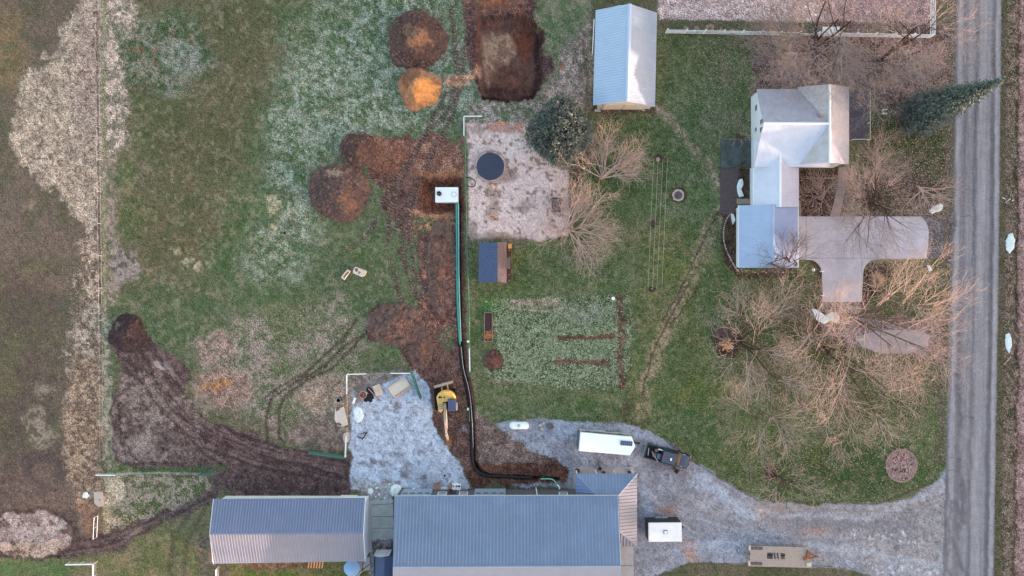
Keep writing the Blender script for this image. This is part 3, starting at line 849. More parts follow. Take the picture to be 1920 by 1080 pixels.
def grid_object(name, mask, mt, dz, full=False):
    """cells of the surveyed sheet inside mask as one mesh"""
    px = (GX - 960) * S
    py = (540 - GY) * S
    pz = ZH + dz
    if full:
        cell = np.ones((NY - 1, NX - 1), bool)
    else:
        cell = mask[:-1, :-1] & mask[1:, :-1] & mask[:-1, 1:] & mask[1:, 1:]
    idx = np.arange(NY * NX).reshape(NY, NX)
    q = np.stack([idx[:-1, :-1][cell], idx[1:, :-1][cell], idx[1:, 1:][cell], idx[:-1, 1:][cell]], -1)
    used, inv = np.unique(q.ravel(), return_inverse=True)
    co = np.stack([px.ravel()[used], py.ravel()[used], pz.ravel()[used]], -1)
    ca = np.concatenate([COL.reshape(-1, 3)[used], (np.minimum(SPK.ravel()[used] * 1.15, 0.62))[:, None]], -1)
    q = inv.reshape(-1, 4)
    if full:                                    # the same sheet carried on to the horizon
        nb = len(co)
        ext = []
        for sx, sy in ((-1, 1), (1, 1), (1, -1), (-1, -1)):
            ext.append((sx * 1500, sy * 1500, -0.4))
        co = np.concatenate([co, np.array(ext)])
        ca = np.concatenate([ca, np.array([[0.11, 0.105, 0.07, 0.15]] * 4)])
        tl, tr_, br, bl = 0, NX - 1, NX * NY - 1, NX * (NY - 1)
        extra = []
        top = idx[0, :]
        n = len(top)
        tris = []
        for i in range(n - 1):
            tris.append((nb, top[i], top[i + 1]) if i < n // 2 else (nb + 1, top[i], top[i + 1]))
        tris.append((nb + 1, nb, top[n // 2]))
        bot = idx[-1, :]
        for i in range(n - 1):
            tris.append((nb + 3, bot[i + 1], bot[i]) if i < n // 2 else (nb + 2, bot[i + 1], bot[i]))
        tris.append((nb + 3, nb + 2, bot[n // 2]))
        lf = idx[:, 0]
        n = len(lf)
        for i in range(n - 1):
            tris.append((nb, lf[i + 1], lf[i]) if i < n // 2 else (nb + 3, lf[i + 1], lf[i]))
        tris.append((nb, nb + 3, lf[n // 2]))
        rt = idx[:, -1]
        for i in range(n - 1):
            tris.append((nb + 1, rt[i], rt[i + 1]) if i < n // 2 else (nb + 2, rt[i], rt[i + 1]))
        tris.append((nb + 2, nb + 1, rt[n // 2]))
        tris = np.array(tris)
    else:
        tris = np.zeros((0, 3), int)
    me = bpy.data.meshes.new(name)
    me.vertices.add(len(co))
    me.vertices.foreach_set("co", co.ravel())
    nl = q.size + tris.size
    me.loops.add(nl)
    me.loops.foreach_set("vertex_index", np.concatenate([q.ravel(), tris.ravel()]).astype(np.int32))
    me.polygons.add(len(q) + len(tris))
    ls = np.concatenate([np.arange(len(q)) * 4, q.size + np.arange(len(tris)) * 3]).astype(np.int32)
    me.polygons.foreach_set("loop_start", ls)
    me.update(calc_edges=True)
    me.validate()
    me.polygons.foreach_set("use_smooth", np.ones(len(me.polygons), bool))
    a = me.color_attributes.new("surface_colour", 'FLOAT_COLOR', 'POINT')
    a.data.foreach_set("color", ca.astype(np.float32).ravel())
    me.materials.append(mt)
    o = bpy.data.objects.new(name, me)
    C.objects.link(o)
    return o


GM = ground_material("turf_and_earth")
GM2 = ground_material("gravel_stones", 0.9, fine=8)
GM3 = ground_material("worn_asphalt", 0.8, fine=9)
ground = kind(grid_object("ground", None, GM, 0.0, True), 'structure')
zone = np.zeros(GX.shape, int)
pit_area = m_poly([(860, -90), (985, -90), (1000, 20), (1018, 60), (1024, 100), (1048, 118), (1004, 190), (900, 190), (888, 150), (874, 120), (878, 40)], 7, 7)
soil = np.maximum.reduce([m_dark, m_red, m_trk, pit_area, m_soil2])
zone[soil > 0.5] = 1
zone[m_yard > 0.5] = 2
zone[m_gard > 0.5] = 3
zone[(np.maximum(m_gv1, m_gv2) > 0.5) & (soil < 0.5)] = 4
zone[m_road > 0.5] = 5
zone[vm3 > 0.5] = 6
kind(grid_object("bare_soil", zone == 1, GM, 0.012), 'structure')
kind(grid_object("sandy_yard", zone == 2, GM, 0.012), 'structure')
kind(grid_object("garden_soil", zone == 3, GM, 0.012), 'structure')
kind(grid_object("gravel_driveway", zone == 4, GM2, 0.016), 'structure')
kind(grid_object("road", zone == 5, GM3, 0.02), 'structure')
kind(grid_object("field", zone == 6, GM, 0.012), 'structure')


def gz(px, py):
    i = min(max(int((px - X0) / STEP), 0), NX - 1)
    j = min(max(int((py - Y0) / STEP), 0), NY - 1)
    return float(ZH[j, i])



# ------------------------------------------------------------------ shared materials
M_ROOF_BLUE = mat("blue_grey_roof_metal", (119, 138, 165), 0.45, 0, 0.07, 0.35, spec=0.2)
M_ROOF_GREY = mat("grey_blue_barn_metal", (124, 138, 166), 0.5, 0, 0.04, 0.6, spec=0.15)
M_ROOF_PALE = mat("pale_blue_shed_metal", (176, 198, 222), 0.5, 0, 0.03, 0.5, spec=0.15)
M_ROOF_WHITE = mat("white_house_roof_metal", (208, 216, 230), 0.5, 0, 0.05, 0.8, spec=0.15)
M_ROOF_SHADE = mat("shaded_house_roof_metal", (176, 178, 190), 0.55, 0, 0.08, 1.4, spec=0.3)  # darker copy of the house metal, slope shade put into the colour
M_ROOF_GAR = mat("light_blue_garage_roof", (166, 186, 214), 0.5, 0, 0.04, 0.6, spec=0.15)
M_TRIM = mat("white_trim", (236, 240, 246), 0.5, 0, 0.04, 3)
M_SIDING = mat("white_siding", (222, 234, 246), 0.6, 0, 0.04, 1.5)
M_CREAM = mat("cream_siding", (226, 216, 200), 0.6, 0, 0.06, 1.5)
M_GREYSID = mat("dark_grey_siding", (92, 96, 110), 0.7, 0, 0.08, 3)
M_DOOR = mat("pale_blue_door_panel", (146, 168, 190), 0.5, 0, 0.04, 1)
M_GLASS = mat("dark_window_glass", (40, 46, 54), 0.3, 0, 0.1, 1, spec=0.4)
M_CONC = mat("grey_concrete", (176, 178, 180), 0.9, 0, 0.09, 0.8, bump=0.1, spec=0.1)
M_CONC_PINK = mat("old_pinkish_concrete", (188, 188, 198), 0.9, 0, 0.11, 0.5, bump=0.1, spec=0.1)
M_CONC_GREEN = mat("damp_concrete", (178, 186, 182), 0.85, 0, 0.12, 0.9, spec=0.1)
M_JOINT = mat("slab_joint_dirt", (92, 84, 80), 0.95, 0, 0.1, 4)
M_DARKPAD = mat("dark_patio_surface", (84, 94, 92), 0.8, 0, 0.25, 0.9)
M_BRICKPATH = mat("dark_brick_paving", (96, 84, 84), 0.9, 0, 0.15, 3)
M_SHINGLE = mat("blue_black_shingle", (84, 98, 128), 0.85, 0, 0.2, 7, spec=0.15)
M_SHINGLE2 = mat("brown_shingle", (104, 94, 98), 0.9, 0, 0.2, 7, spec=0.1)
M_WOOD = mat("weathered_wood", (150, 132, 116), 0.85, 0, 0.14, 4, stretch=(1, 6, 1))
M_WOODP = mat("pale_new_wood", (206, 190, 174), 0.8, 0, 0.08, 3)
M_WOODD = mat("dark_stained_wood", (88, 66, 58), 0.85, 0, 0.15, 4)
M_DECKW = mat("bleached_deck_boards", (170, 158, 148), 0.85, 0, 0.16, 2.2, stretch=(1, 8, 1))
M_ORANGE = mat("fresh_orange_lumber", (214, 160, 110), 0.8, 0, 0.1, 3)
M_BLACK = mat("black_plastic", (34, 34, 38), 0.5, 0, 0.1, 3)
M_TYRE = mat("tyre_rubber", (36, 35, 37), 0.85, 0, 0.1, 5, spec=0.1)
M_WHITE = mat("bright_white_paint", (244, 246, 248), 0.4, 0, 0.02, 1)
M_TEAL = mat("teal_pipe_plastic", (64, 150, 142), 0.45, 0, 0.06, 2)
M_GREEN = mat("green_gate_paint", (64, 112, 102), 0.6, 0, 0.08, 3)
M_GALV = mat("galvanised_steel", (176, 184, 190), 0.45, 0.3, 0.08, 4)
M_RUST = mat("rusty_steel", (146, 96, 62), 0.85, 0, 0.25, 6)
M_STONE = mat("pale_stone", (190, 178, 168), 0.9, 0, 0.14, 5, bump=0.2)
M_STONED = mat("dark_field_stone", (112, 104, 100), 0.9, 0, 0.2, 5, bump=0.2)
M_YEL = mat("excavator_yellow", (228, 186, 106), 0.5, 0, 0.1, 2.5)
M_YELD = mat("worn_tan_steel", (172, 158, 140), 0.6, 0, 0.15, 4)
M_CAR = mat("black_car_paint", (40, 42, 48), 0.25, 0, 0.05, 1, spec=0.6)
M_CARTOP = mat("dark_blue_roof_paint", (72, 80, 98), 0.3, 0, 0.05, 1, spec=0.5)
M_NAVY = mat("navy_cab_roof", (70, 80, 112), 0.45, 0, 0.06, 2)
M_SNOW = mat("old_snow", (246, 248, 250), 0.7, 0, 0.12, 3.5, bump=0.3, spec=0.1)
M_CLOD = mat("brown_clods", (120, 98, 90), 0.95, 0, 0.25, 1.4, spec=0.02)
M_CLODD = mat("dark_clods", (78, 66, 66), 0.95, 0, 0.25, 1.4, spec=0.02)
M_BARK = mat("grey_bark", (120, 104, 96), 0.9, 0, 0.2, 5, spec=0.05)
M_BARKD = mat("dark_bark", (84, 70, 64), 0.9, 0, 0.2, 5, spec=0.05)
M_TWIG = mat("tan_twigs", (176, 162, 154), 0.85, 0, 0.12, 1.2, spec=0.05)
M_TWIGD = mat("grey_brown_twigs", (160, 147, 143), 0.85, 0, 0.12, 1.2, spec=0.05)
M_TWIGP = mat("sunlit_pink_twigs", (196, 174, 164), 0.85, 0, 0.1, 1.2, spec=0.05)  # brighter pink copy of the twigs, sunlight put into the colour
M_NEED = mat("blue_green_needles", (142, 156, 148), 0.8, 0, 0.0, 2.6, rgb2=(54, 70, 66), spec=0.08)
M_NEED2 = mat("grey_green_needles", (150, 158, 148), 0.8, 0, 0.0, 2.4, rgb2=(66, 80, 74), spec=0.08)
M_LEAF = mat("dry_leaves", (204, 180, 172), 0.9, 0, 0.0, 2.5, rgb2=(128, 102, 96), spec=0.02)
M_GRASSD = mat("dead_straw_blades", (204, 182, 158), 0.9, 0, 0.1, 3, spec=0.02)
M_CROP = mat("frosted_garden_leaves", (196, 204, 172), 0.85, 0, 0.0, 2.2, rgb2=(86, 118, 72), spec=0.05)


def np_mesh(name, co, quads, m, parent=None, smooth=False, tris=None):
    off = ROOT.get(parent, Vector((0, 0, 0))) if parent is not None else Vector((0, 0, 0))
    co = np.asarray(co, float) - np.array(off)[None, :]
    quads = np.asarray(quads, int).reshape(-1, 4)
    tris = np.zeros((0, 3), int) if tris is None else np.asarray(tris, int).reshape(-1, 3)
    me = bpy.data.meshes.new(name)
    me.vertices.add(len(co))
    me.vertices.foreach_set("co", co.ravel())
    me.loops.add(quads.size + tris.size)
    me.loops.foreach_set("vertex_index", np.concatenate([quads.ravel(), tris.ravel()]).astype(np.int32))
    me.polygons.add(len(quads) + len(tris))
    me.polygons.foreach_set("loop_start", np.concatenate([np.arange(len(quads)) * 4, quads.size + np.arange(len(tris)) * 3]).astype(np.int32))
    me.update(calc_edges=True)
    if smooth:
        me.polygons.foreach_set("use_smooth", np.ones(len(me.polygons), bool))
    me.materials.append(m)
    o = bpy.data.objects.new(name, me)
    C.objects.link(o)
    if parent is not None:
        o.parent = parent
        ROOT[o] = off
    return o


# ------------------------------------------------------------------ buildings
def gp(px, py, z=0.0):
    """ground point below photo pixel, lifted straight up to z"""
    p = P(px, py, 0)
    return Vector((p.x, p.y, z))


def wpoly(mb, pts, m=0):
    return mb.add(pts, [tuple(range(len(pts)))], m)


def block_walls(x0, x1, y0, y1, eave, ridge=None, axis='x', base=-0.1):
    """closed wall volume over ground pixels; gable ends across the ridge axis"""
    mb = MB()
    a, b, c, d = (gp(x0, y1, base), gp(x1, y1, base), gp(x1, y0, base), gp(x0, y0, base))   # sw se ne nw
    A, B_, C_, D = [Vector((p.x, p.y, eave)) for p in (a, b, c, d)]
    wpoly(mb, [a, b, B_, A])
    wpoly(mb, [c, d, D, C_])
    if ridge:
        if axis == 'x':
            m1 = (D + A) / 2
            m1.z = ridge
            m2 = (B_ + C_) / 2
            m2.z = ridge
            wpoly(mb, [d, a, A, m1, D])
            wpoly(mb, [b, c, C_, m2, B_])
        else:
            wpoly(mb, [d, a, A, D])
            wpoly(mb, [b, c, C_, B_])
            m1 = (A + B_) / 2
            m1.z = ridge
            m2 = (D + C_) / 2
            m2.z = ridge
            wpoly(mb, [A, B_, m1])
            wpoly(mb, [C_, D, m2])
    else:
        wpoly(mb, [d, a, A, D])
        wpoly(mb, [b, c, C_, B_])
        wpoly(mb, [A, B_, C_, D])
    return mb


def window(root, c, w, h, n, lbl=None):
    """frame proud of the wall, pane inside; n = outward unit normal"""
    n = Vector(n)
    rz = math.atan2(n.y, n.x) + math.pi / 2
    mb = MB()
    t = 0.09
    R = Matrix.Rotation(rz, 3, 'Z')
    for dx, dz, sx, sz in ((0, h / 2, w + t, t), (0, -h / 2, w + t, t), (-w / 2, 0, t, h - t - 0.004), (w / 2, 0, t, h - t - 0.004), (0, 0, w - t - 0.004, 0.05)):
        mb.box(Vector(c) + R @ Vector((dx, 0, dz)) + n * 0.03, (sx, 0.08, sz), rz)
    f = mb.build("window", M_TRIM, root)
    g = MB().box(Vector(c) + n * 0.01, (w - 0.06, 0.04, h - 0.06), rz).build("pane", M_GLASS, f)
    return f


def ridge_cap(root, a, b, m, w=0.32, name="ridge_cap"):
    a, b = Vector(a), Vector(b)
    d = (b - a).normalized()
    s = d.cross(Vector((0, 0, 1))).normalized() * w / 2
    dn = Vector((0, 0, -0.07))
    up = Vector((0, 0, 0.075))
    mb = MB()
    mb.add([a - s + up + dn, a + up, a + s + up + dn, b - s + up + dn, b + up, b + s + up + dn],
           [(0, 1, 4, 3), (1, 2, 5, 4), (0, 2, 1), (3, 4, 5)])
    return mb.build(name, m, root)


# --- big shop with blue metal roof
shop = thing("shop_building", "large shop with blue standing seam metal roof and a corner porch", "building", gp(950, 985))
block_walls(751, 1149, 917.5, 1140, 3.5, 5.85).build("wall", M_GREYSID, shop)
E, Rg = 3.6, 6.0
nw, ne = P(739.5, 931, E), P(1160.5, 930, E)
rw_, re_ = P(736.5, 1063, Rg), P(1164.5, 1061, Rg)
sw, se = P(736, 1182, E), P(1166, 1182, E)
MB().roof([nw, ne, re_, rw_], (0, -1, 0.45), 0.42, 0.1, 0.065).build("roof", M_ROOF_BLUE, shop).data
MB().roof([rw_, re_, se, sw], (0, 1, 0.3), 0.42, 0.08, 0.03).build("roof", mat("sunlit_south_metal", (128, 138, 154), 0.6, 0, 0.04, 0.6, spec=0.15), shop)  # warmer copy of the blue metal, sunlight put into the colour
ridge_cap(shop, rw_, re_, M_ROOF_BLUE)
mb = MB()
mb.tube([nw + Vector((0, 0.08, -0.05)), ne + Vector((0, 0.08, -0.05))], 0.08, 6)
mb.build("gutter", M_GALV, shop)
wy = gp(0, 917.5).y
for a, b in ((757, 812), (891, 948)):
    xa, xb = gp(a, 0).x, gp(b, 0).x
    d = MB()
    d.box(((xa + xb) / 2, wy + 0.05, 1.35), (xb - xa, 0.1, 2.7))
    for k in range(1, 5):
        d.box(((xa + xb) / 2, wy + 0.105, 2.7 * k / 5), (xb - xa - 0.1, 0.02, 0.04))
    dd = d.build("garage_door", M_DOOR, shop)
    for k in range(4):
        q = MB()
        q.box((xa + (xb - xa) * (k + 0.5) / 4, wy + 0.125, 2.05), (0.62, 0.03, 0.32))
        q.build("door_window", M_GLASS, dd)
for a in (829, 868, 1073 - 22):
    window(shop, (gp(a + 3, 0).x, wy + 0.02, 2.0), 1.05, 1.15, (0, 1, 0))
d = MB().box((gp(850, 0).x, wy + 0.03, 1.05), (0.95, 0.08, 2.1)).build("door", M_BLACK, shop)
MB().box((gp(853, 0).x, wy + 0.1, 1.0), (0.05, 0.08, 0.14)).build("handle", M_GALV, d)
# wrap-around porch roof
pe, pt = 2.7, 3.5
o1, o2, o3 = P(1079.5, 888, pe), P(1194.5, 888, pe), P(1194.5, 1025, pe)
i1, i2, i3 = P(1122, 932.5, pt), P(1156, 932.5, pt), P(1156, 993, pt)
c1 = P(1079.5, 929, pe)
MB().roof([o1, o2, i2, i1], (0, -1, 0.4), 0.42, 0.08, 0.06).build("porch_roof", M_ROOF_BLUE, shop)
MB().roof([c1, o1, i1], (1, 0, 0.4), 0.42, 0.08, 0.06).build("porch_roof", mat("shaded_hip_metal", (112, 132, 166), 0.6, 0, 0.04, 0.6, spec=0.15), shop)  # slightly darker copy of the blue metal, shade painted in
MB().roof([o2, o3, i3, i2], (-1, 0, 0.4), 0.42, 0.08, 0.06).build("porch_roof", mat("sunlit_porch_metal", (138, 140, 150), 0.6, 0, 0.04, 0.6, spec=0.15), shop)  # pale warm copy of the blue metal with sunlight painted in
MB().roof([o3, P(1166, 1025, pe), i3], (0, 1, 0.4), 0.42, 0.08, 0.06).build("porch_roof", mat("sunlit_porch_metal", (0, 0, 0)), shop)
for a, b in ((o1, i1), (o2, i2), (o3, i3)):
    ridge_cap(shop, a, a.lerp(b, 0.9), M_ROOF_BLUE, 0.26, "hip_cap")
for px, py in ((1083, 891), (1120, 891), (1155, 891), (1190, 891), (1190, 930), (1190, 975), (1190, 1019)):
    p = gp(960 + (px - 960) * 0.972, 540 + (py - 540) * 0.972)
    MB().box((p.x, p.y, 1.28), (0.16, 0.16, 2.56)).build("post", M_TRIM, shop)
# concrete aprons round the shop
def slab(name, pts, z0, z1, m, joints=(), kindv='structure', jw=0.03):
    mb = MB()
    q = [gp(*p) for p in pts]
    mb.prism([(p.x, p.y) for p in q], z0, z1, 0)
    for a, b in joints:
        A, B_ = gp(*a), gp(*b)
        d = (B_ - A)
        L = d.length
        mb.box(((A.x + B_.x) / 2, (A.y + B_.y) / 2, z1 + 0.002), (L, jw * 2, 0.006), math.atan2(d.y, d.x), 1)
    o = mb.build(name, [m, M_JOINT])
    return kind(o, kindv)


slab("porch_slab", [(1075, 876), (1187, 875), (1187, 925), (1079, 925), (1079, 916), (1075, 916)], -0.1, 0.1, M_CONC, [((1079, 888), (1075, 888)), ((1115, 876), (1115, 900)), ((1150, 876), (1150, 900))])
slab("side_slab", [(1160, 925), (1186, 925), (1188, 1090), (1164, 1090)], -0.1, 0.1, M_CONC, [((1164, 1060), (1188, 1060))])
slab("concrete_pad", [(694, 940), (737, 936), (738, 1008), (695, 1010)], -0.1, 0.06, M_CONC_GREEN, [((694, 968), (738, 968)), ((694, 990), (738, 990)), ((694, 947), (738, 944))])

# --- barn, lower left
barn = thing("long_barn", "long low barn with grey-blue ribbed roof and white gable ends, left of the largest roof", "barn", gp(555, 985))
block_walls(424, 692, 929.5, 1036, 2.7, 4.0).build("wall", M_SIDING, barn)
a1, a2 = P(401, 936, 2.8), P(684, 934, 2.8)
b1, b2 = P(394, 1001, 4.2), P(680.5, 1000, 4.2)
c1_, c2_ = P(401, 1057, 2.8), P(684, 1052, 2.8)
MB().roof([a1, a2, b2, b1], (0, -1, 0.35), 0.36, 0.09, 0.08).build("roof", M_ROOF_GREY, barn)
MB().roof([b1, b2, c2_, c1_], (0, 1, 0.35), 0.36, 0.08, 0.02).build("roof", mat("barn_sunlit_metal", (150, 150, 162), 0.55, 0, 0.05, 0.6), barn)  # paler, warmer copy of the barn metal, sunlit tone in the colour
ridge_cap(barn, b1, b2, M_ROOF_GREY)
for a, b in ((a2, b2), (b2, c2_), (a1, b1), (b1, c1_)):
    d = b - a
    R = d.to_track_quat('X', 'Z').to_matrix()
    MB().box((a + b) / 2 + Vector((0.06 if a.x > b2.x - 2 else -0.06, 0, -0.1)), (d.length, 0.06, 0.26), rot=R).build("rake_trim", M_TRIM, barn)
mb = MB()
p = gp(655, 929.5)
mb.box((p.x, p.y + 0.05, 1.2), (2.2, 0.1, 2.4)).build("sliding_door", M_TRIM, barn)
mb = MB()
p = gp(423.5, 1020)
mb.box((p.x - 0.5, p.y, 1.1), (0.9, 3.0, 2.2), top=(0.8, 1)).build("lean_to_hatch", M_TRIM, barn)
slab("barn_footing", [(692.5, 940), (697, 940), (697, 1034), (692.5, 1034)], -0.1, 0.14, M_CONC)
slab("barn_step", [(681, 1046), (693, 1044), (694, 1068), (681, 1070)], -0.1, 0.12, M_CONC)

# --- metal storage shed, top
shed = thing("metal_shed", "pale blue metal storage shed at the end of the white rail fence", "shed", gp(1170, 120))
mb = block_walls(1120, 1218, 42, 204, 2.9, 5.3, 'y')
mb.build("wall", M_CREAM, shed)
e1, e2, e3, e4 = P(1117, 19, 3), P(1232, 24, 3), P(1228, 200, 3), P(1112, 197, 3)
r1, r2 = P(1181, 7, 5.5), P(1176, 190, 5.5)
MB().roof([e1, r1, r2, e4], (1, 0, 0.6), 0.34, 0.07, 0.05).build("roof", M_ROOF_PALE, shed)
MB().roof([e2, e3, r2, r1], (-1, 0, 0.6), 0.34, 0.07, 0.03).build("roof", mat("shed_east_dimmed_metal", (156, 172, 192), 0.6, 0, 0.05, 0.5, spec=0.1), shed)  # darkened copy of the shed metal, tones down the sun on this slope
ridge_cap(shed, r1, r2, M_ROOF_PALE, 0.5)
wy2 = gp(0, 204).y
for a, b in ((1128, 1164), (1166, 1204)):
    xa, xb = gp(a, 0).x, gp(b, 0).x
    d = MB()
    d.box(((xa + xb) / 2, wy2 - 0.06, 1.3), (xb - xa, 0.1, 2.6))
    for k in range(6):
        d.box((xa + (xb - xa) * (k + 0.5) / 6, wy2 - 0.12, 1.3), (0.06, 0.03, 2.5))
    d.build("door", M_CREAM, shed)
o = slab("shed_step", [(1115, 205), (1126, 205), (1126, 210), (1115, 210)], -0.1, 0.1, M_CONC)
o = slab("shed_step", [(1203, 205), (1209, 205), (1209, 208), (1203, 208)], -0.1, 0.1, M_CONC)

# --- farmhouse
house = thing("farmhouse", "white farmhouse with crossing metal roofs and an attached garage beside the concrete driveway", "house", gp(1455, 300))
mb = block_walls(1408, 1500, 182, 314, 3.5, 5.8, 'x')
mb.build("wall", M_SIDING, house)
mb = block_walls(1482, 1561, 186, 314.5, 3.48, 5.78, 'y')
mb.build("wall", M_SIDING, house)
mb = block_walls(1406, 1478, 316, 391, 2.7, 4.0, 'y')
mb.build("wall", M_SIDING, house)
mb = block_walls(1380.5, 1478, 390.5, 500, 2.68, 4.1, 'y')
mb.build("wall", M_SIDING, house)
he, hr = 3.6, 6.0
R0, R1 = P(1432, 231, hr), P(1554, 232, hr)
NW_, N2 = P(1419, 167, he), P(1490, 168, he)
SW_, S2 = P(1414, 313, he), P(1497, 309, he)
VN, VS = P(1496, 197, he), P(1497, 273, he)
RN, RSo = P(1556, 158, hr), P(1556, 305, hr)
EN, ES = P(1592, 163, he), P(1592, 308, he)
WN, WS = P(1496, 163, he), P(1496, 308, he)
RIB = dict(sp=0.3, rw=0.03, rh=0.018)
R1 = P(1556, 231.5, hr)
MB().roof([NW_, P(1556, 167, he), R1, R0], (0, -1, 0.5), **RIB).build("roof", M_ROOF_SHADE, house)
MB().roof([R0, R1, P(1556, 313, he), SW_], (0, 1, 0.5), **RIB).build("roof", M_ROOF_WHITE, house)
MB().roof([RN, EN, ES, RSo], (-1, 0, 0.8), **RIB).build("roof", M_ROOF_SHADE, house)
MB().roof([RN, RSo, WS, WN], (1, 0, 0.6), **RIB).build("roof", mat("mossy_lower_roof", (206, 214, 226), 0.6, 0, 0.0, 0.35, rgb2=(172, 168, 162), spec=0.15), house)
ridge_cap(house, R0, R1, M_TRIM, 0.3)
ridge_cap(house, RN, RSo, M_TRIM, 0.3)
# valley leaf litter lies in the roof valleys
def litter_strip(pts, n, w, name, label, seed, cat="leaves"):
    r = random.Random(seed)
    mb = MB()
    for i in range(n):
        t = r.random() * (len(pts) - 1)
        k = min(int(t), len(pts) - 2)
        p = pts[k].lerp(pts[k + 1], t - k)
        s = r.uniform(0.05, 0.11)
        a = r.uniform(0, 6.28)
        c = p + Vector((r.gauss(0, w), r.gauss(0, w), r.uniform(0.06, 0.12)))
        mb.add([c + Vector((math.cos(a + q) * s, math.sin(a + q) * s, r.uniform(0, .03))) for q in (0, 1.6, 3.1, 4.7)], [(0, 1, 2, 3)])
    o = mb.build(name, M_LEAF)
    o["kind"] = "stuff"
    o["label"] = label
    return o
litter_strip([P(1488, 182, 3.9), P(1500, 200, 3.9), P(1540, 222, 5.6)], 800, 0.16, "roof_leaves", "brown leaves lying in the north valley of the farmhouse roof", 3)
litter_strip([P(1535, 248, 5.4), P(1512, 263, 4.4)], 90, 0.08, "roof_leaves", "brown leaves lying in the south valley of the farmhouse roof", 4)
# one-storey wing
w0, w1 = P(1463, 264, 4.2), P(1463, 388, 4.2)
MB().roof([w0, w1, P(1413, 388, 2.8), P(1413, 264, 2.8)], (1, 0, 0.5), **RIB).build("roof", M_ROOF_WHITE, house)
MB().roof([w0, P(1498, 264, 2.8), P(1498, 388, 2.8), w1], (-1, 0, 0.5), 0.3, 0.03, 0.018).build("roof", mat("shaded_wing_roof", (192, 194, 208), 0.5, 0, 0.06, 0.9), house)  # darker copy of the white roof, east slope's shade in the colour
ridge_cap(house, w0, w1, M_TRIM, 0.3)
litter_strip([P(1420, 309, 3.2), P(1440, 296, 3.7), P(1450, 289, 4.1)], 160, 0.1, "roof_leaves", "dead leaves in the valley above the one-storey wing", 5)
# attached garage
g0, g1 = P(1450, 384, 4.15), P(1450, 502, 4.15)
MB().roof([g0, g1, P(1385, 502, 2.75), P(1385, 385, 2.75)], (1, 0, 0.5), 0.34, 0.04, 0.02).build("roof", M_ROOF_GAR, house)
MB().roof([g0, P(1496, 388, 2.75), P(1496, 502, 2.75), g1], (-1, 0, 0.5), 0.34, 0.04, 0.02).build("roof", mat("garage_shaded_slope", (148, 164, 196), 0.5, 0, 0.05, 0.6), house)  # same garage metal darkened, shade of the east slope painted in
ridge_cap(house, g0, g1, M_ROOF_GAR, 0.3)
for a, b in ((P(1384.6, 385, 2.7), P(1384.6, 502, 2.7)), (P(1496.6, 388, 2.7), P(1496.6, 502, 2.7)), (P(1412.5, 314, 2.75), P(1412.5, 384, 2.75))):
    MB().tube([a, b], 0.06, 6).build("gutter", M_TRIM, house)
wx = gp(1408, 0).x
for ap, ay, hh, w_, h_ in ((1418.5, 202, 0, .8, 1.0), (1428.5, 228, 0, .7, 1.0), (1428, 243, 0, .7, 1.0), (1418, 243, 0, .6, .9), (1417, 270, 0, .9, .8), (1417, 283, 0, .9, .8)):
    f = 448.0 / (ap - 960)
    z = H * (1 - f)
    window(house, (wx, (540 - ay) * S * f, z), w_, h_, (-1, 0, 0))
window(house, (gp(1520, 0).x, gp(0, 314.5).y, 1.6), 1.0, 1.2, (0, -1, 0))
d = MB().box((gp(1478, 0).x + 0.05, gp(0, 446).y, 1.2), (0.1, 4.9, 2.4)).build("garage_door", M_TRIM, house)
# east entry roof / dark terrace
slab("dark_terrace", [(1561, 172), (1625, 170), (1625, 264), (1561, 266)], -0.1, 0.16, mat("dark_terrace_paint", (82, 82, 94), 0.7, 0, 0.08, 1.5))
te = thing("terrace_railing", "thin white railing around the dark terrace beside the spruce", "railing", gp(1625, 218))
for a, b in (((1625, 170), (1625, 264)), ((1592, 264), (1625, 264))):
    A, B_ = gp(*a, 0.9), gp(*b, 0.9)
    MB().tube([A, B_], 0.035, 6).build("rail", M_TRIM, te)
for a in ((1625, 170), (1625, 200), (1625, 232), (1625, 264), (1594, 264)):
    p = gp(*a, 0)
    MB().box((p.x, p.y, 0.52), (0.07, 0.07, 0.75)).build("post", M_TRIM, te)
# paving west of the house
slab("dark_patio", [(1352, 263), (1408, 263), (1408, 312), (1351, 315)], -0.1, 0.1, M_DARKPAD)
slab("patio_kerb", [(1354, 259), (1408, 260), (1408, 263), (1353, 263)], -0.1, 0.16, M_STONED)
slab("brick_path", [(1351, 316), (1384, 316), (1384, 372), (1380, 384), (1375, 402), (1350, 402)], -0.1, 0.05, M_BRICKPATH, [((1351, y), (1384, y)) for y in range(322, 372, 6)] + [((x, 316), (x, 372)) for x in range(1357, 1384, 6)])
slab("house_step", [(1381, 373), (1406, 373), (1406, 383), (1381, 383)], -0.1, 0.2, mat("tan_step", (150, 138, 126), 0.9, 0, 0.1, 2))
slab("house_strip", [(1478, 376), (1502, 376), (1502, 406), (1497, 406), (1478, 406)], -0.1, 0.05, mat("olive_strip", (140, 136, 124), 0.9, 0, 0.1, 2))
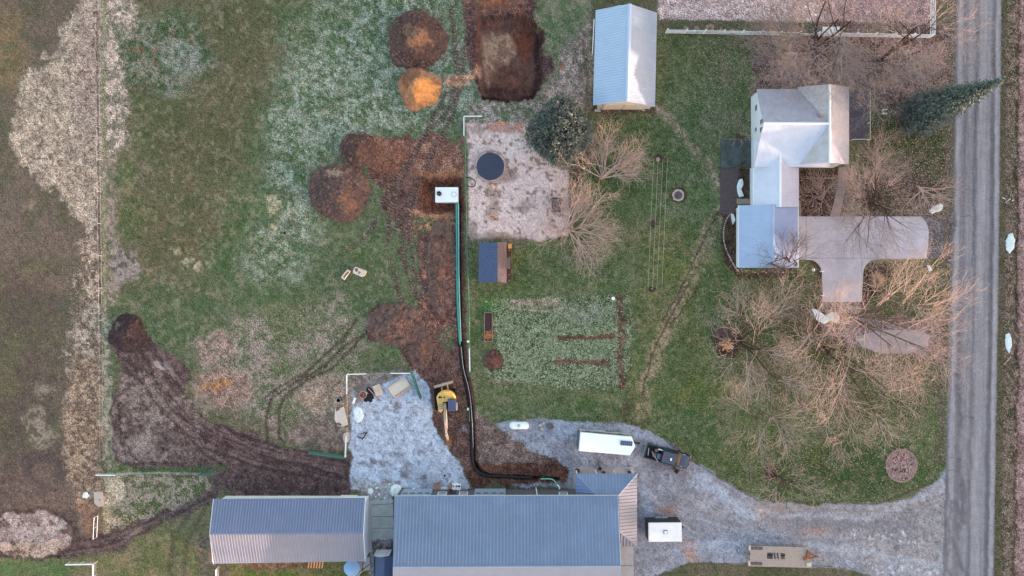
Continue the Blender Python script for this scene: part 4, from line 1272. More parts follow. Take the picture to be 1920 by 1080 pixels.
# concrete driveway with rounded corners
def arc(cx, cy, r, a0, a1, n=8):
    return [(cx + r * math.cos(math.radians(a0 + (a1 - a0) * i / n)), cy + r * math.sin(math.radians(a0 + (a1 - a0) * i / n))) for i in range(n + 1)]
drv = [(1480, 406), (1727, 406), (1737, 418), (1741, 432), (1740, 460), (1737, 485)] + [(1700, 486), (1650, 486)] + arc(1646, 514, 28, -90, -180) + [(1615, 566), (1543, 566)] + arc(1513, 514, 28, 0, -70) + [(1497, 486), (1480, 486)]
slab("concrete_driveway", drv, -0.12, 0.06, M_CONC_PINK, [((1511, 407), (1511, 486)), ((1497, 484), (1736, 484)), ((1616, 486), (1616, 500))], jw=0.02)
slab("front_path", [(1572, 314), (1587, 314), (1586, 352), (1574, 405.5), (1556, 405.5), (1571, 352)], -0.1, 0.055, mat("path_concrete", (156, 142, 140), 0.9, 0, 0.1, 1.5), [((1572, 342), (1586, 342)), ((1571, 352), (1586, 352)), ((1568, 366), (1583, 366))])
slab("lower_apron", [(1605, 632), (1650, 618), (1720, 620), (1742, 628), (1740, 648), (1700, 664), (1650, 662), (1615, 650)], -0.1, 0.05, mat("apron_concrete", (160, 154, 158), 0.9, 0, 0.1, 1), [((1650, 618), (1652, 662))])

# --- small playhouse shed
ph = thing("garden_shed", "small shed with dark shingle roof and narrow porch beside the wire fence", "shed", gp(925, 492))
block_walls(902, 948, 457, 527, 2.0, 3.1, 'y').build("wall", mat("tan_board_siding", (164, 138, 118), 0.8, 0, 0.1, 2), ph)
s0, s1 = P(933, 454, 3.25), P(933, 529, 3.25)
MB().roof([s0, s1, P(897, 530, 2.15), P(898, 455, 2.15)], (1, 0, 0.6), 0).build("roof", M_SHINGLE, ph)
MB().roof([s0, P(950, 454, 2.3), P(950, 530, 2.3), s1], (-1, 0, 0.6), 0).build("roof", M_SHINGLE2, ph)
slab_p = MB()
p0, p1 = gp(948, 457), gp(958, 527)
slab_p.box(((p0.x + p1.x) / 2, (p0.y + p1.y) / 2, 0.08), (p1.x - p0.x, p0.y - p1.y, 0.14)).build("porch_floor", M_WOODD, ph)
MB().roof([P(949, 483, 2.2), P(957, 483, 2.0), P(957, 503, 2.0), P(949, 503, 2.2)], (-1, 0, 0.3), 0, th=0.08).build("porch_roof", M_SHINGLE2, ph)
for y in (458, 470, 483, 503, 515, 526):
    p = gp(955, y)
    MB().box((p.x, p.y, 0.6), (0.09, 0.09, 1.0)).build("post", M_WOODP, ph)
MB().box((gp(956, 463).x, gp(0, 462).y, 0.5), (0.5, 0.6, 0.7)).build("door_box", M_ORANGE, ph)

# --- narrow shed between the barn and the shop
ns = thing("narrow_shed", "narrow dark shingled shed squeezed between the barn and the big shop", "shed", gp(722, 1060))
block_walls(706, 735, 1030.5, 1090, 2.1, 2.7, 'y').build("wall", M_SIDING, ns)
n0, n1 = P(720.5, 1046, 2.9), P(720.5, 1110, 2.9)
MB().roof([n0, n1, P(703.5, 1110, 2.3), P(704, 1044, 2.3)], (1, 0, 0.5), 0).build("roof", M_SHINGLE, ns)
MB().roof([n0, P(736.5, 1044, 2.3), P(736.5, 1110, 2.3), n1], (-1, 0, 0.5), 0).build("roof", mat("lit_shingle_side", (92, 108, 140), 0.85, 0, 0.2, 7), ns)  # lighter copy of the same shingle, light painted into one slope
p = gp(720, 1031)
MB().box((p.x, p.y + 0.03, 1.0), (0.9, 0.08, 1.9)).build("door", M_TRIM, ns)

# --- small grain bin
gb = thing("grain_bin", "small round blue metal bin behind the barn's corner", "bin", gp(668, 1058))
pc = P(659, 1067, 2.2)
r_ = 0.98
prof = [(r_, 0)]
for k in range(1, 12):
    prof += [(r_ + (0.02 if k % 2 else 0), 2.0 * k / 11)]
MB().lathe((pc.x, pc.y, 0), prof, 24).build("tank", M_GALV, gb)
MB().lathe((pc.x, pc.y, 2.0), [(r_ + 0.06, -0.02), (r_ + 0.06, 0.04), (0.25, 0.45), (0.22, 0.5), (0.0, 0.52)], 24).build("roof", mat("blue_bin_roof", (136, 172, 208), 0.5, 0, 0.04, 1), gb)
MB().lathe((pc.x + 0.3, pc.y - 0.25, 2.3), [(0.2, 0), (0.2, 0.06), (0.0, 0.08)], 12).build("hatch", M_GALV, gb)
pl = thing("wood_pile", "stack of loose pale planks and branches leaning beside the round blue bin", "wood pile", gp(675, 1062))
r = random.Random(8)
for i in range(12):
    a = gp(r.uniform(666, 684), r.uniform(1052, 1078))
    an = r.uniform(0.6, 1.3)
    L = r.uniform(1, 2.2)
    v = Vector((math.cos(an), math.sin(an), 0)) * L / 2
    MB().tube([a - v + Vector((0, 0, 0.1 + i * 0.04)), a + v + Vector((0, 0, 0.3 + i * 0.04))], 0.06, 5).build("plank", M_WOODP if i % 3 else M_WOODD, pl)
pa = thing("pallet", "orange wooden pallet lying against the south side of the barn", "pallet", gp(590, 1040))
p = P(592, 1058, 0.1)
for k in range(6):
    MB().box((p.x - 0.9 + k * 0.36, p.y, 0.16), (0.2, 1.0, 0.03), -0.15).build("board", M_ORANGE, pa)
for k in (-1, 0, 1):
    MB().box((p.x, p.y + k * 0.4, 0.07), (2.0, 0.1, 0.1), -0.0).build("bearer", M_WOODD, pa)


# ------------------------------------------------------------------ mounds of earth
PM = ground_material("heaped_earth")


def mound(name, label, cx, cy, rx, ry, h, A, B, caps=(), seed=1, rough=0.10, power=1.3, cat="dirt pile", clods=0, clodr=(0.08, 0.2), pk=0.35, M=PM, CM=None):
    n = 90
    u = np.linspace(-1.12, 1.12, n)
    UX, UY = np.meshgrid(u, u)
    X = cx + UX * rx
    Y = cy + UY * ry
    ang = np.arctan2(UY, UX)
    rad = np.hypot(UX, UY)
    wob = 1 + 0.07 * np.sin(ang * 3 + seed) + 0.05 * np.sin(ang * 5 + 2 * seed) + 0.10 * (vnoise(9, seed, X, Y) - 0.5)
    t = np.clip(1 - rad / wob, 0, 1)
    Z = h * np.clip(t ** (1 / power) * 1.15, 0, 1) ** 1.15
    nz = (vnoise(10, seed + 3, X, Y) - 0.5) * 2.2 + (vnoise(4, seed + 4, X, Y) - 0.5) * 1.4 + (vnoise(2, seed + 5, X, Y) - 0.5) * 0.9
    Z = Z + nz * rough * np.clip(t * 6, 0, 1) * (0.5 + h * 0.25)
    Z = np.where(t > 0, np.maximum(Z, 0.03), -0.15)
    f = (H - Z * 0) / H
    c = np.clip((vnoise(12, seed + 6, X, Y) * 0.6 + vnoise(4, seed + 7, X, Y) * 0.4 - 0.5) * 2.4 + 0.5, 0, 1)[..., None]
    K = L3(A) * (1 - c) + L3(B) * c
    for (kx, ky, kr, kc) in caps:
        d = np.hypot(X - kx, Y - ky) / kr + (vnoise(6, seed + 8, X, Y) - 0.5) * 0.9
        m = np.clip((1.15 - d) / 0.35, 0, 1)[..., None]
        K = K * (1 - m) + L3(kc) * m
    K = np.clip(K * (1 + 0.5 * (vnoise(2.3, seed + 9, X, Y) - 0.5))[..., None] / np.array(LIGHT), 0.005, 0.8)
    co = np.stack([(X - 960) * S, (540 - Y) * S, Z], -1).reshape(-1, 3)
    idx = np.arange(n * n).reshape(n, n)
    q = np.stack([idx[:-1, :-1], idx[1:, :-1], idx[1:, 1:], idx[:-1, 1:]], -1).reshape(-1, 4)
    keep = (t.reshape(-1)[q] > 0).any(1)
    q = q[keep]
    used, inv = np.unique(q.ravel(), return_inverse=True)
    o = np_mesh(name, co[used], inv.reshape(-1, 4), M, None, True)
    ca = np.concatenate([K.reshape(-1, 3)[used], np.full((len(used), 1), pk * 0.55)], 1)
    at = o.data.color_attributes.new("surface_colour", 'FLOAT_COLOR', 'POINT')
    at.data.foreach_set("color", ca.astype(np.float32).ravel())
    tag(o, label, cat)
    if clods:
        r = random.Random(seed)
        mb = MB()
        for i in range(clods):
            a = r.uniform(0, 6.283)
            q_ = math.sqrt(r.uniform(0, 1))
            if r.random() < 0.5:
                q_ = r.uniform(0.8, 1.02)
            xx, yy_ = cx + math.cos(a) * q_ * rx, cy + math.sin(a) * q_ * ry
            ii = min(max(int((math.cos(a) * q_ + 1.12) / 2.24 * n), 0), n - 1)
            jj = min(max(int((math.sin(a) * q_ + 1.12) / 2.24 * n), 0), n - 1)
            z = max(0, float(Z[jj, ii]))
            mb.lump(((xx - 960) * S, (540 - yy_) * S, z), r.uniform(*clodr) * (1 if r.random() < .85 else 1.6), r)
        c_ = mb.build("clods", CM or M_CLOD, o)
        c_["kind"] = "stuff"
    return o


mound("dirt_pile", "large dark brown round dirt pile with an orange crown, topmost of the mounds", 781, 76, 55, 55, 3.0, (78, 64, 64), (94, 76, 72), [(790, 84, 20, (132, 102, 84)), (768, 66, 10, (124, 94, 80))], 1, clods=500)
mound("dirt_pile", "smooth orange sand pile with its sunlit side painted on next to the excavated pit", 787, 166, 41, 41, 3.2, (148, 108, 84), (172, 128, 98), [(800, 178, 24, (206, 146, 92)), (805, 140, 14, (180, 140, 112)), (770, 150, 18, (132, 96, 78))], 2, 0.03, 1.1, clods=90, clodr=(0.04, 0.1), pk=0.15)  # bright lower right cap paints sunlight onto the sand
mound("dirt_pile", "small dark soil pile touching the top of the wide brown pile", 671, 281, 34, 33, 1.5, (80, 64, 62), (94, 74, 68), [], 3, clods=160)
mound("dirt_pile", "wide red-brown dirt pile with a tan patch, left of the white tank pit", 637, 360, 57, 54, 2.2, (82, 70, 70), (98, 82, 78), [(630, 324, 16, (160, 132, 116)), (655, 385, 14, (116, 92, 82))], 4, 0.13, clods=700)
mound("dirt_pile", "lumpy pile of broken brown clods at the lower end of the tyre tracks", 742, 608, 50, 38, 1.1, (106, 84, 78), (134, 108, 96), [], 5, 0.2, 1.0, clods=900, clodr=(0.1, 0.28))
mound("dirt_pile", "dark wet topsoil mound at the corner of the pasture beside the field line", 240, 626, 36, 36, 0.9, (64, 54, 56), (76, 64, 64), [(222, 610, 8, (110, 96, 86))], 6, 0.1, clods=120, CM=M_CLODD)
mound("dirt_pile", "small round brown compost mound at the left corner of the garden", 925, 675, 19, 18, 0.7, (84, 60, 54), (104, 76, 66), [], 7, 0.08, clods=150, clodr=(0.05, 0.12))
mound("dirt_pile", "low orange-brown dirt heap at the top edge beyond the pit", 925, -4, 44, 26, 1.4, (120, 80, 64), (160, 108, 80), [], 8, 0.12, clods=350)
mound("dirt_pile", "long low bank of dug clods running beside the blue-green pipe", 828, 500, 26, 90, 0.6, (100, 74, 66), (130, 94, 80), [(820, 470, 16, (140, 102, 86))], 9, 0.2, 0.9, clods=900, clodr=(0.08, 0.24))
mound("dirt_pile", "narrow heap of clods between the broken clod pile and the excavator", 790, 655, 22, 36, 0.5, (100, 74, 66), (124, 92, 80), [], 10, 0.15, 0.9, clods=300, clodr=(0.08, 0.2))

# loose stones and clods over the dug ground
r = random.Random(21)
mb = MB()
for i in range(2600):
    t = r.random()
    if t < 0.45:
        x, y = r.uniform(700, 866), r.uniform(262, 700)
    elif t < 0.6:
        x, y = r.uniform(890, 1050), r.uniform(0, 190)
    elif t < 0.8:
        x, y = r.uniform(210, 656), r.uniform(600, 925)
    else:
        x, y = r.uniform(870, 1065), r.uniform(700, 912)
    j, i_ = int((y - Y0) / STEP), int((x - X0) / STEP)
    if soil[j, i_] < 0.4:
        continue
    mb.lump(gp(x, y, gz(x, y)), r.uniform(0.03, 0.1) * (1 if r.random() < .93 else 2), r)
o = mb.build("soil_clods", M_CLOD)
o["kind"] = "stuff"
o["label"] = "loose clods scattered over the dug brown soil"

# ------------------------------------------------------------------ fences
def wire_fence(name, label, pts, h, m_post, m_wire, group=None, step=46, rails=(0.35, 0.75, 1.1), pr=0.045, wr=0.012, cat="fence", white_rail=()):
    t = thing(name, label, cat, gp(*pts[0]), 0, group)
    for a, b in zip(pts[:-1], pts[1:]):
        L = math.hypot(b[0] - a[0], b[1] - a[1])
        n = max(1, round(L / step))
        for i in range(n + 1):
            if i == n and (b is not pts[-1]):
                continue
            x, y = a[0] + (b[0] - a[0]) * i / n, a[1] + (b[1] - a[1]) * i / n
            p = gp(x, y)
            MB().tube([p - Vector((0, 0, .2)), p + Vector((0, 0, h))], pr, 6).build("post", m_post, t)
        for z in rails:
            z = z * h / 1.2
            A, B_ = gp(*a, z), gp(*b, z)
            MB().tube([A, B_], wr, 4).build("wire" if wr < 0.03 else "rail", m_wire, t)
    for a, b in white_rail:
        MB().box((gp(*a, h - 0.06) + gp(*b, h - 0.06)) / 2, ((gp(*b) - gp(*a)).length, 0.12, 0.12), math.atan2((gp(*b) - gp(*a)).y, (gp(*b) - gp(*a)).x)).build("top_rail", M_TRIM, t)
    return t


M_WIREG = mat("green_wire_mesh", (92, 128, 104), 0.7, 0, 0.05, 2)
wire_fence("wire_fence", "long thin wire fence between the pipe trench and the play yard", [(872, 224), (874, 330), (876, 450), (880, 560), (882, 696)], 1.2, M_GALV, M_WIREG, None, 40, (0.2, 0.5, 0.8, 1.15), 0.045, 0.022,
           white_rail=(((871, 222), (905, 222)), ((871, 222), (871, 258)), ((881, 652), (882, 694))))
wire_fence("wire_fence", "wire fence with white corner rails around the head of the gravel yard", [(655, 778), (654, 700), (772, 698)], 1.2, M_GALV, M_GALV, None, 30, (1.15,), 0.04, 0.02,
           white_rail=(((654, 736), (654, 701)), ((655, 700), (690, 699)), ((735, 698), (771, 698))))
wire_fence("wire_fence", "short grey wire fence at the left edge of the gravel yard by the green gate", [(651, 854), (654, 800)], 1.2, M_GALV, M_GALV, None, 26, (0.5, 1.15), 0.05, 0.02, white_rail=(((651, 853), (653, 815)),))
wire_fence("wire_fence", "wire fence with a white end rail running above the straw patch", [(188, 887), (300, 884), (376, 886)], 1.1, M_GALV, M_GALV, None, 36, (0.4, 0.8, 1.15), 0.04, 0.014, white_rail=(((188, 887), (224, 887)),))
wire_fence("wire_fence", "wire fence corner with pale rail at the bottom left grass", [(132, 1053), (183, 1052), (183, 1100)], 1.1, M_GALV, M_GALV, None, 24, (0.4, 0.8, 1.15), 0.04, 0.014, white_rail=(((132, 1053), (182, 1052)), ((183, 1053), (183, 1100))))
wire_fence("wire_fence", "old straight field wire fence of thin posts along the dirt line", [(187, -60), (190, 300), (194, 600), (196, 860)], 1.1, M_GALV, M_GALV, None, 60, (0.35, 1.1), 0.03, 0.009)
wire_fence("wire_fence", "lone metal fence run below the barn's lower left corner", [(411, 1062), (412, 1110)], 1.1, M_GALV, M_GALV, None, 30, (0.4, 0.8, 1.15), 0.04, 0.02, white_rail=(((411, 1062), (412, 1108)),))


def tube_gate(label, a, b, m, h=1.15, w=0.05, rails=(0.25, 0.5, 0.75, 1.0)):
    t = thing("metal_gate", label, "gate", gp(*a), 0, None)
    A, B_ = gp(*a), gp(*b)
    for z in rails + (h,):
        MB().tube([A + Vector((0, 0, z)), B_ + Vector((0, 0, z))], w, 6).build("rail", m, t)
    for k in (0, 0.5, 1):
        p = A.lerp(B_, k)
        MB().tube([p + Vector((0, 0, 0.2)), p + Vector((0, 0, h))], w, 6).build("upright", m, t)
    return t


tube_gate("teal and silver tube gate at the mud track above the barn", (377, 887), (410, 885), M_GREEN, w=0.07)
tube_gate("dark green tube gate between the wet soil and the gravel yard", (583, 846), (648, 855), M_GREEN, w=0.1)
tube_gate("dark green gate leaf swung open across the top of the gravel yard", (774, 698), (790, 745), M_GREEN, w=0.11)
tube_gate("thin pale tube gate standing open beside the orange reeds", (183, 1006), (185, 966), M_GALV, w=0.03, h=1.0, rails=(0.2,))
tube_gate("thin pale tube gate leaning against the metal shed's left side", (1110, 104), (1113, 40), M_TRIM, w=0.05, h=0.7, rails=(0.4,))

# white three-rail fence in the top right corner
wf = thing("rail_fence", "white three-rail board fence around the leaf-covered corner yard", "fence", gp(1260, 62))
fl = [(1248, 62), (1740, 71), (1742, -90)]
for a, b in zip(fl[:-1], fl[1:]):
    L = math.hypot(b[0] - a[0], b[1] - a[1])
    n = round(L / 36)
    for i in range(n + (1 if b is fl[-1] else 0)):
        p = gp(a[0] + (b[0] - a[0]) * i / n, a[1] + (b[1] - a[1]) * i / n)
        MB().box((p.x, p.y, 0.68), (0.14, 0.14, 1.6)).build("post", M_TRIM, wf)
    A, B_ = gp(*a), gp(*b)
    d = B_ - A
    nn = d.cross(Vector((0, 0, 1))).normalized()
    for z in (0.4, 0.85, 1.3):
        MB().box((A + B_) / 2 + Vector((0, 0, z)) + nn * 0.10, (d.length + 0.15, 0.05, 0.17), math.atan2(d.y, d.x)).build("rail", M_TRIM, wf)

# ------------------------------------------------------------------ septic tank, pipes
tk = thing("septic_tank", "white rectangular concrete tank with a black lid standing in the dug pit", "tank", gp(838, 366))
a, b = P(816, 379, 0.25), P(859, 351, 0.25)
mb = MB()
mb.box(((a.x + b.x) / 2, (a.y + b.y) / 2, -0.45), (b.x - a.x, b.y - a.y, 1.3))
mb.build("tank_body", M_WHITE, tk)
p = P(823.5, 363, 0.3)
MB().lathe((p.x, p.y, 0.2), [(0.30, 0), (0.30, 0.3), (0.24, 0.3), (0.22, 0.12), (0, 0.12)], 20).build("riser", M_BLACK, tk)
p = P(851, 364.5, 0.3)
MB().ring((p.x, p.y, 0.215), 0.33, 0.03, 24).build("cover_ring", M_CONC, tk)
MB().tube([P(817, 365, 0.35), P(829, 361, 0.4)], 0.03, 5).build("lifting_bar", M_WOODP, tk)


def hose(name, label, pts, r, m, cat, n=8):
    mb = MB()
    mb.tube(pts, r, n)
    o = mb.build(name, m, None, smooth=True)
    return tag(o, label, cat)


def smoothpts(pts, k=6):
    out = []
    n = len(pts)
    for i in range(n - 1):
        p0, p1, p2, p3 = pts[max(0, i - 1)], pts[i], pts[i + 1], pts[min(n - 1, i + 2)]
        for j in range(k):
            t = j / k
            out.append(tuple(0.5 * ((2 * p1[q]) + (-p0[q] + p2[q]) * t + (2 * p0[q] - 5 * p1[q] + 4 * p2[q] - p3[q]) * t * t + (-p0[q] + 3 * p1[q] - 3 * p2[q] + p3[q]) * t ** 3) for q in range(len(p1))))
    out.append(tuple(pts[-1]))
    return out


def path3(pts, z, k=6):
    return [P(x, y, zz) for x, y, zz in smoothpts([(a[0], a[1], (a[2] if len(a) > 2 else z)) for a in pts], k)]


hose("sewer_pipe", "thick blue-green pipe running down from the white tank", path3([(856, 380), (856.5, 440), (857, 520), (859, 590), (862.5, 646)], 0.12), 0.13, M_TEAL, "pipe")
hose("sewer_pipe", "thin pale green pipe laid beside the thick blue-green pipe", path3([(859.5, 381), (860, 440), (860.5, 520), (862.5, 590), (864.5, 640)], 0.18), 0.07, mat("pale_teal", (150, 196, 190), 0.5, 0, 0.04, 2), "pipe")
hose("drain_pipe", "long black corrugated pipe curving past the excavator to the shop", path3([(863.5, 646), (868, 690), (878, 735), (885, 790), (886, 860), (894, 882), (912, 891), (940, 893), (998, 896)], 0.1), 0.17, M_BLACK, "pipe")
hose("cable", "thin grey cable lying on the black pipe", path3([(864.5, 650), (869, 690), (879, 730), (884, 770), (887.5, 840)], 0.3), 0.035, M_GALV, "cable")
hose("sewer_pipe", "short green pipe bend at the shop wall end of the trench", path3([(1013, 898), (1036, 899), (1046, 911)], 0.1, 3), 0.08, mat("mint_pipe", (120, 214, 176), 0.5, 0, 0.04, 2), "pipe")
hose("pipe_elbow", "white pipe elbow joining the green pipe to the shop wall", path3([(1045, 909, 0.15), (1049, 914, 0.3), (1048.5, 917, 0.5)], 0.2, 3), 0.1, M_TRIM, "pipe")
lp = [(874 + 0, 333), (884, 334), (891, 341), (889, 349), (880, 350), (875, 345)]
hose("hose_loop", "loop of black hose hanging over the wire fence by the trampoline", path3(lp, 0.3, 5), 0.06, M_BLACK, "hose")

# ------------------------------------------------------------------ play yard
tr_ = thing("trampoline", "round trampoline with dark blue mat and pale frame ring", "trampoline", gp(920, 312))
c = P(919.5, 312, 0.75)
MB().lathe((c.x, c.y, 0.74), [(1.80, 0), (1.80, 0.02), (0.0, 0.015)], 40).build("mat", mat("trampoline_mat", (58, 66, 86), 0.7, 0, 0.08, 3), tr_)
MB().ring((c.x, c.y, 0.76), 2.08, 0.06, 40).build("frame_ring", mat("trampoline_frame", (158, 138, 134), 0.7, 0, 0.05, 2), tr_)
mb = MB()
for k in range(56):
    t = k * 2 * math.pi / 56
    u = Vector((math.cos(t), math.sin(t), 0))
    mb.tube([Vector((c.x, c.y, 0.75)) + u * 1.79, Vector((c.x, c.y, 0.76)) + u * 2.05], 0.018, 4)
sp_ = mb.build("springs", M_GALV, tr_)
sp_["kind"] = "stuff"
for k in range(6):
    t = k * math.pi / 3 + 0.2
    u = Vector((math.cos(t), math.sin(t), 0))
    MB().tube([Vector((c.x, c.y, 0)) + u * 2.1, Vector((c.x, c.y, 0.76)) + u * 2.08], 0.04, 6).build("leg", M_GALV, tr_)

ss = thing("swing_set", "wooden swing set with two splayed A-frames in the sandy yard", "swing set", gp(922, 375))
for yy_, nm in ((350, 0), (406, 1)):
    top = P(922.5, 346 if nm == 0 else 402, 2.2)
    for dx, dy in ((-13, 6), (13, 6)):
        q = gp(922.5 + dx, yy_ + dy - 2, 0.0)
        MB().tube([top, q], 0.06, 4).build("leg", M_ORANGE if dx > 0 else M_WOODP, ss)
MB().tube([P(922.5, 346, 2.2), P(922.5, 402, 2.2)], 0.035, 6).build("top_beam", mat("beam_sandy", (186, 168, 160), 0.8, 0, 0.05, 2), ss)
for y0_ in (362, 388):
    tp = P(922.5, y0_, 2.2)
    sw_ = MB().box((tp.x, tp.y, 0.45), (0.5, 0.2, 0.04)).build("seat", M_WOODD, ss)
    for dx in (-0.22, 0.22):
        MB().tube([(tp.x + dx, tp.y, 0.47), (tp.x + dx * 0.8, tp.y, 2.18)], 0.01, 4).build("chain", M_GALV, sw_)
sb = thing("sandbox_frame", "small dark wooden box frame at the right side of the sandy yard", "box frame", gp(1043, 384))
for cx, cy, w, h in ((1043, 372, 17, 1.4), (1043, 397, 17, 1.4), (1035, 384.5, 1.4, 24), (1051, 384.5, 1.4, 24)):
    p = gp(cx, cy)
    MB().box((p.x, p.y, 0.14), (w * S, h * S, 0.28)).build("side_board", M_WOODD, sb)
p = gp(1043, 384.5)
MB().box((p.x, p.y, 0.08), (15 * S, 23 * S, 0.1)).build("filling", mat("grey_box_fill", (130, 112, 106), 0.9, 0, 0.15, 4), sb)
for cx in (1041, 1047):
    p = gp(cx, 384.5)
    MB().box((p.x, p.y, 0.16), (0.06, 1.6, 0.05)).build("slat", M_WOODD, sb)
MB().box((gp(1046, 376).x, gp(0, 375).y, 0.25), (0.3, 0.25, 0.1)).build("lid", M_GALV, sb)
r = random.Random(4)
ed = thing("stone_edging", "row of small pale stones along the sandy yard's right edge", "edging", gp(1065, 340))
for i in range(26):
    y = 308 + i * 5.3
    MB().lump(gp(1064 + r.uniform(-1, 1), y, 0), r.uniform(0.1, 0.17), r).build("stone", M_STONE, ed)

# raised bed
rb = thing("raised_bed", "narrow raised garden bed with dark soil and an orange mesh end", "garden bed", gp(915, 612))
for cx, cy, w, h in ((915.5, 586, 15, 1.2), (915.5, 640, 15, 1.2), (908.5, 613, 1.2, 53), (923, 613, 1.2, 53), (915.5, 621, 13, 1)):
    p = gp(cx, cy)
    MB().box((p.x, p.y, 0.14), (w * S, h * S, 0.3)).build("side_board", M_WOOD, rb)
p = gp(915.5, 613)
MB().box((p.x, p.y, 0.1), (13 * S, 52 * S, 0.2)).build("soil", mat("bed_soil", (72, 54, 54), 0.95, 0, 0.2, 4, bump=0.4), rb)
mb = MB()
for i in range(150):
    q = gp(915.5 + r.gauss(0, 4.5), 629 + r.gauss(0, 3.5), 0.2)
    a = r.uniform(0, 6.28)
    L = r.uniform(0.1, 0.3)
    mb.tube([q, q + Vector((math.cos(a) * L, math.sin(a) * L, r.uniform(0, 0.25)))], 0.014, 3)
o = mb.build("dead_plants", M_ORANGE, rb)
o["kind"] = "stuff"

# ------------------------------------------------------------------ clothes lines
cl = thing("clothesline", "clothesline with four long wires between three T-posts on the lawn", "clothesline", gp(1228, 420))
for (cx, cy, ax, bx, y_) in ((1233, 301, 1225, 1252, 298), (1226, 420, 1219, 1245, 420), (1221, 541, 1213, 1240, 543)):
    p = gp(cx, cy)
    mb = MB()
    mb.tube([p, P(cx + 4, y_, 1.9)], 0.06, 8)
    po = mb.build("post", M_WOODD if cy == 420 else M_GALV, cl)
    mb = MB()
    mb.tube([P(ax, y_, 1.95), P(bx, y_, 1.95)], 0.035, 6)
    mb.build("crossbar", M_WOODD, po)
for x0, x1 in ((1225.5, 1215), (1234, 1223.5), (1243, 1231.5), (1251.5, 1241)):
    mid = P((x0 + x1) / 2, 420, 1.82)
    MB().tube([P(x0, 298, 1.97), mid, P(x1, 543, 1.97)], 0.013, 4).build("wire", mat("pale_wire", (206, 200, 178), 0.6, 0, 0.02, 1), cl)
MB().lathe(tuple(gp(1233.5, 299)), [(0.26, 0), (0.26, 0.1), (0.1, 0.12)], 14).build("post_base", M_STONE, cl)

# ------------------------------------------------------------------ fire pits, flower rings
def stone_ring(label, cx, cy, R, n, rr, m, name="fire_pit", cat="fire pit", seed=1, ry=None):
    t = thing(name, label, cat, gp(cx, cy))
    r = random.Random(seed)
    for k in range(n):
        a = 2 * math.pi * k / n
        x, y = cx + math.cos(a) * R, cy + math.sin(a) * (ry or R)
        MB().lump(gp(x, y, 0.02), rr * r.uniform(0.85, 1.2), r, 0.8).build("stone", m, t)
    return t


fp = stone_ring("ring of pale stones holding grey ash, on the lawn right of the clothesline", 1271.5, 366, 9.5, 16, 0.17, M_STONE)
MB().lathe(tuple(gp(1271.5, 366)), [(0.55, 0), (0.5, 0.06), (0, 0.07)], 16).build("ash", mat("grey_ash", (96, 90, 88), 0.95, 0, 0.25, 5), fp)
fl2 = stone_ring("large round leaf-filled flower bed ringed with stones near the road", 1690, 873, 28, 46, 0.16, mat("pink_stone", (170, 142, 134), 0.9, 0, 0.15, 5), "flower_bed", "flower bed", 2, 30)
mb = MB()
for i in range(700):
    a = r.uniform(0, 6.28)
    q = math.sqrt(r.random()) * 26
    p_ = gp(1690 + math.cos(a) * q, 873 + math.sin(a) * q * 1.06, 0.03)
    s_ = r.uniform(0.05, 0.12)
    mb.add([p_ + Vector((math.cos(a + w) * s_, math.sin(a + w) * s_, r.uniform(0, .08))) for w in (0, 1.6, 3.1, 4.7)], [(0, 1, 2, 3)])
o = mb.build("leaf_litter", M_LEAF, fl2)
o["kind"] = "stuff"

lg = thing("log_heap", "heap of split orange firewood on a dark fire site under the bare tree", "firewood", gp(1363, 644))
for i in range(34):
    a = r.uniform(0, 6.28)
    q = math.sqrt(r.random()) * 11
    p_ = gp(1363 + math.cos(a) * q, 645 + math.sin(a) * q, 0.1 + 0.4 * (1 - q / 11) * r.random())
    an = a + r.uniform(-0.5, 0.5)
    L = r.uniform(0.18, 0.38)
    v = Vector((math.cos(an), -math.sin(an), r.uniform(-.2, .3))) * L
    MB().tube([p_ - v, p_ + v], r.uniform(0.06, 0.1), 5).build("log", M_ORANGE if i % 4 else M_WOODP, lg)
bh = thing("brush_heap", "grey tangle of cut branches beside the orange firewood", "brush pile", gp(1358, 624))
mb = MB()
for i in range(150):
    p_ = gp(1358 + r.gauss(0, 9), 624 + r.gauss(0, 6), r.uniform(0.05, 0.5))
    an = r.uniform(0, 6.28)
    v = Vector((math.cos(an), math.sin(an), r.uniform(-.1, .3))) * r.uniform(0.3, 0.7)
    mb.tube([p_ - v, p_ + v], 0.02, 4)
o = mb.build("sticks", M_BARK, bh)
o["kind"] = "stuff"

# ------------------------------------------------------------------ excavator
ex = thing("excavator", "yellow tracked excavator with navy cab roof beside the gravel yard", "excavator", gp(836, 752), math.radians(0))
er = gp(836, 752)


def E3(px, py, z):
    return P(px, py, z)


for dx in (-1, 1):
    tcx = 835 + dx * 15.5
    mb = MB()
    pts = []
    A, B_ = gp(tcx - 1, 727), gp(tcx + 2, 769)
    L = (A - B_).length
    R = Matrix.Rotation(math.atan2((A - B_).y, (A - B_).x), 3, 'Z')
    cc = (A + B_) / 2
    prof = []
    for k in range(9):
        t = -math.pi / 2 + math.pi * k / 8
        prof.append((L / 2 - 0.35 + 0.35 * math.cos(t), 0.36 + 0.35 * math.sin(t)))
    for k in range(9):
        t = math.pi / 2 + math.pi * k / 8
        prof.append((-L / 2 + 0.35 + 0.35 * math.cos(t), 0.36 + 0.35 * math.sin(t)))
    vs = [R @ Vector((x, w * 0.27, z)) + cc for w in (-1, 1) for x, z in prof]
    n = len(prof)
    mb.add(vs, [tuple(range(n)), tuple(range(2 * n - 1, n - 1, -1))] + [(i, n + i, n + (i + 1) % n, (i + 1) % n) for i in range(n)])
    for k in range(15):
        mb.box(cc + R @ Vector((-L / 2 + 0.3 + (L - 0.6) * k / 14, 0, 0.72)), (0.1, 0.5, 0.04), rot=R)
    mb.build("track", M_TYRE, ex)
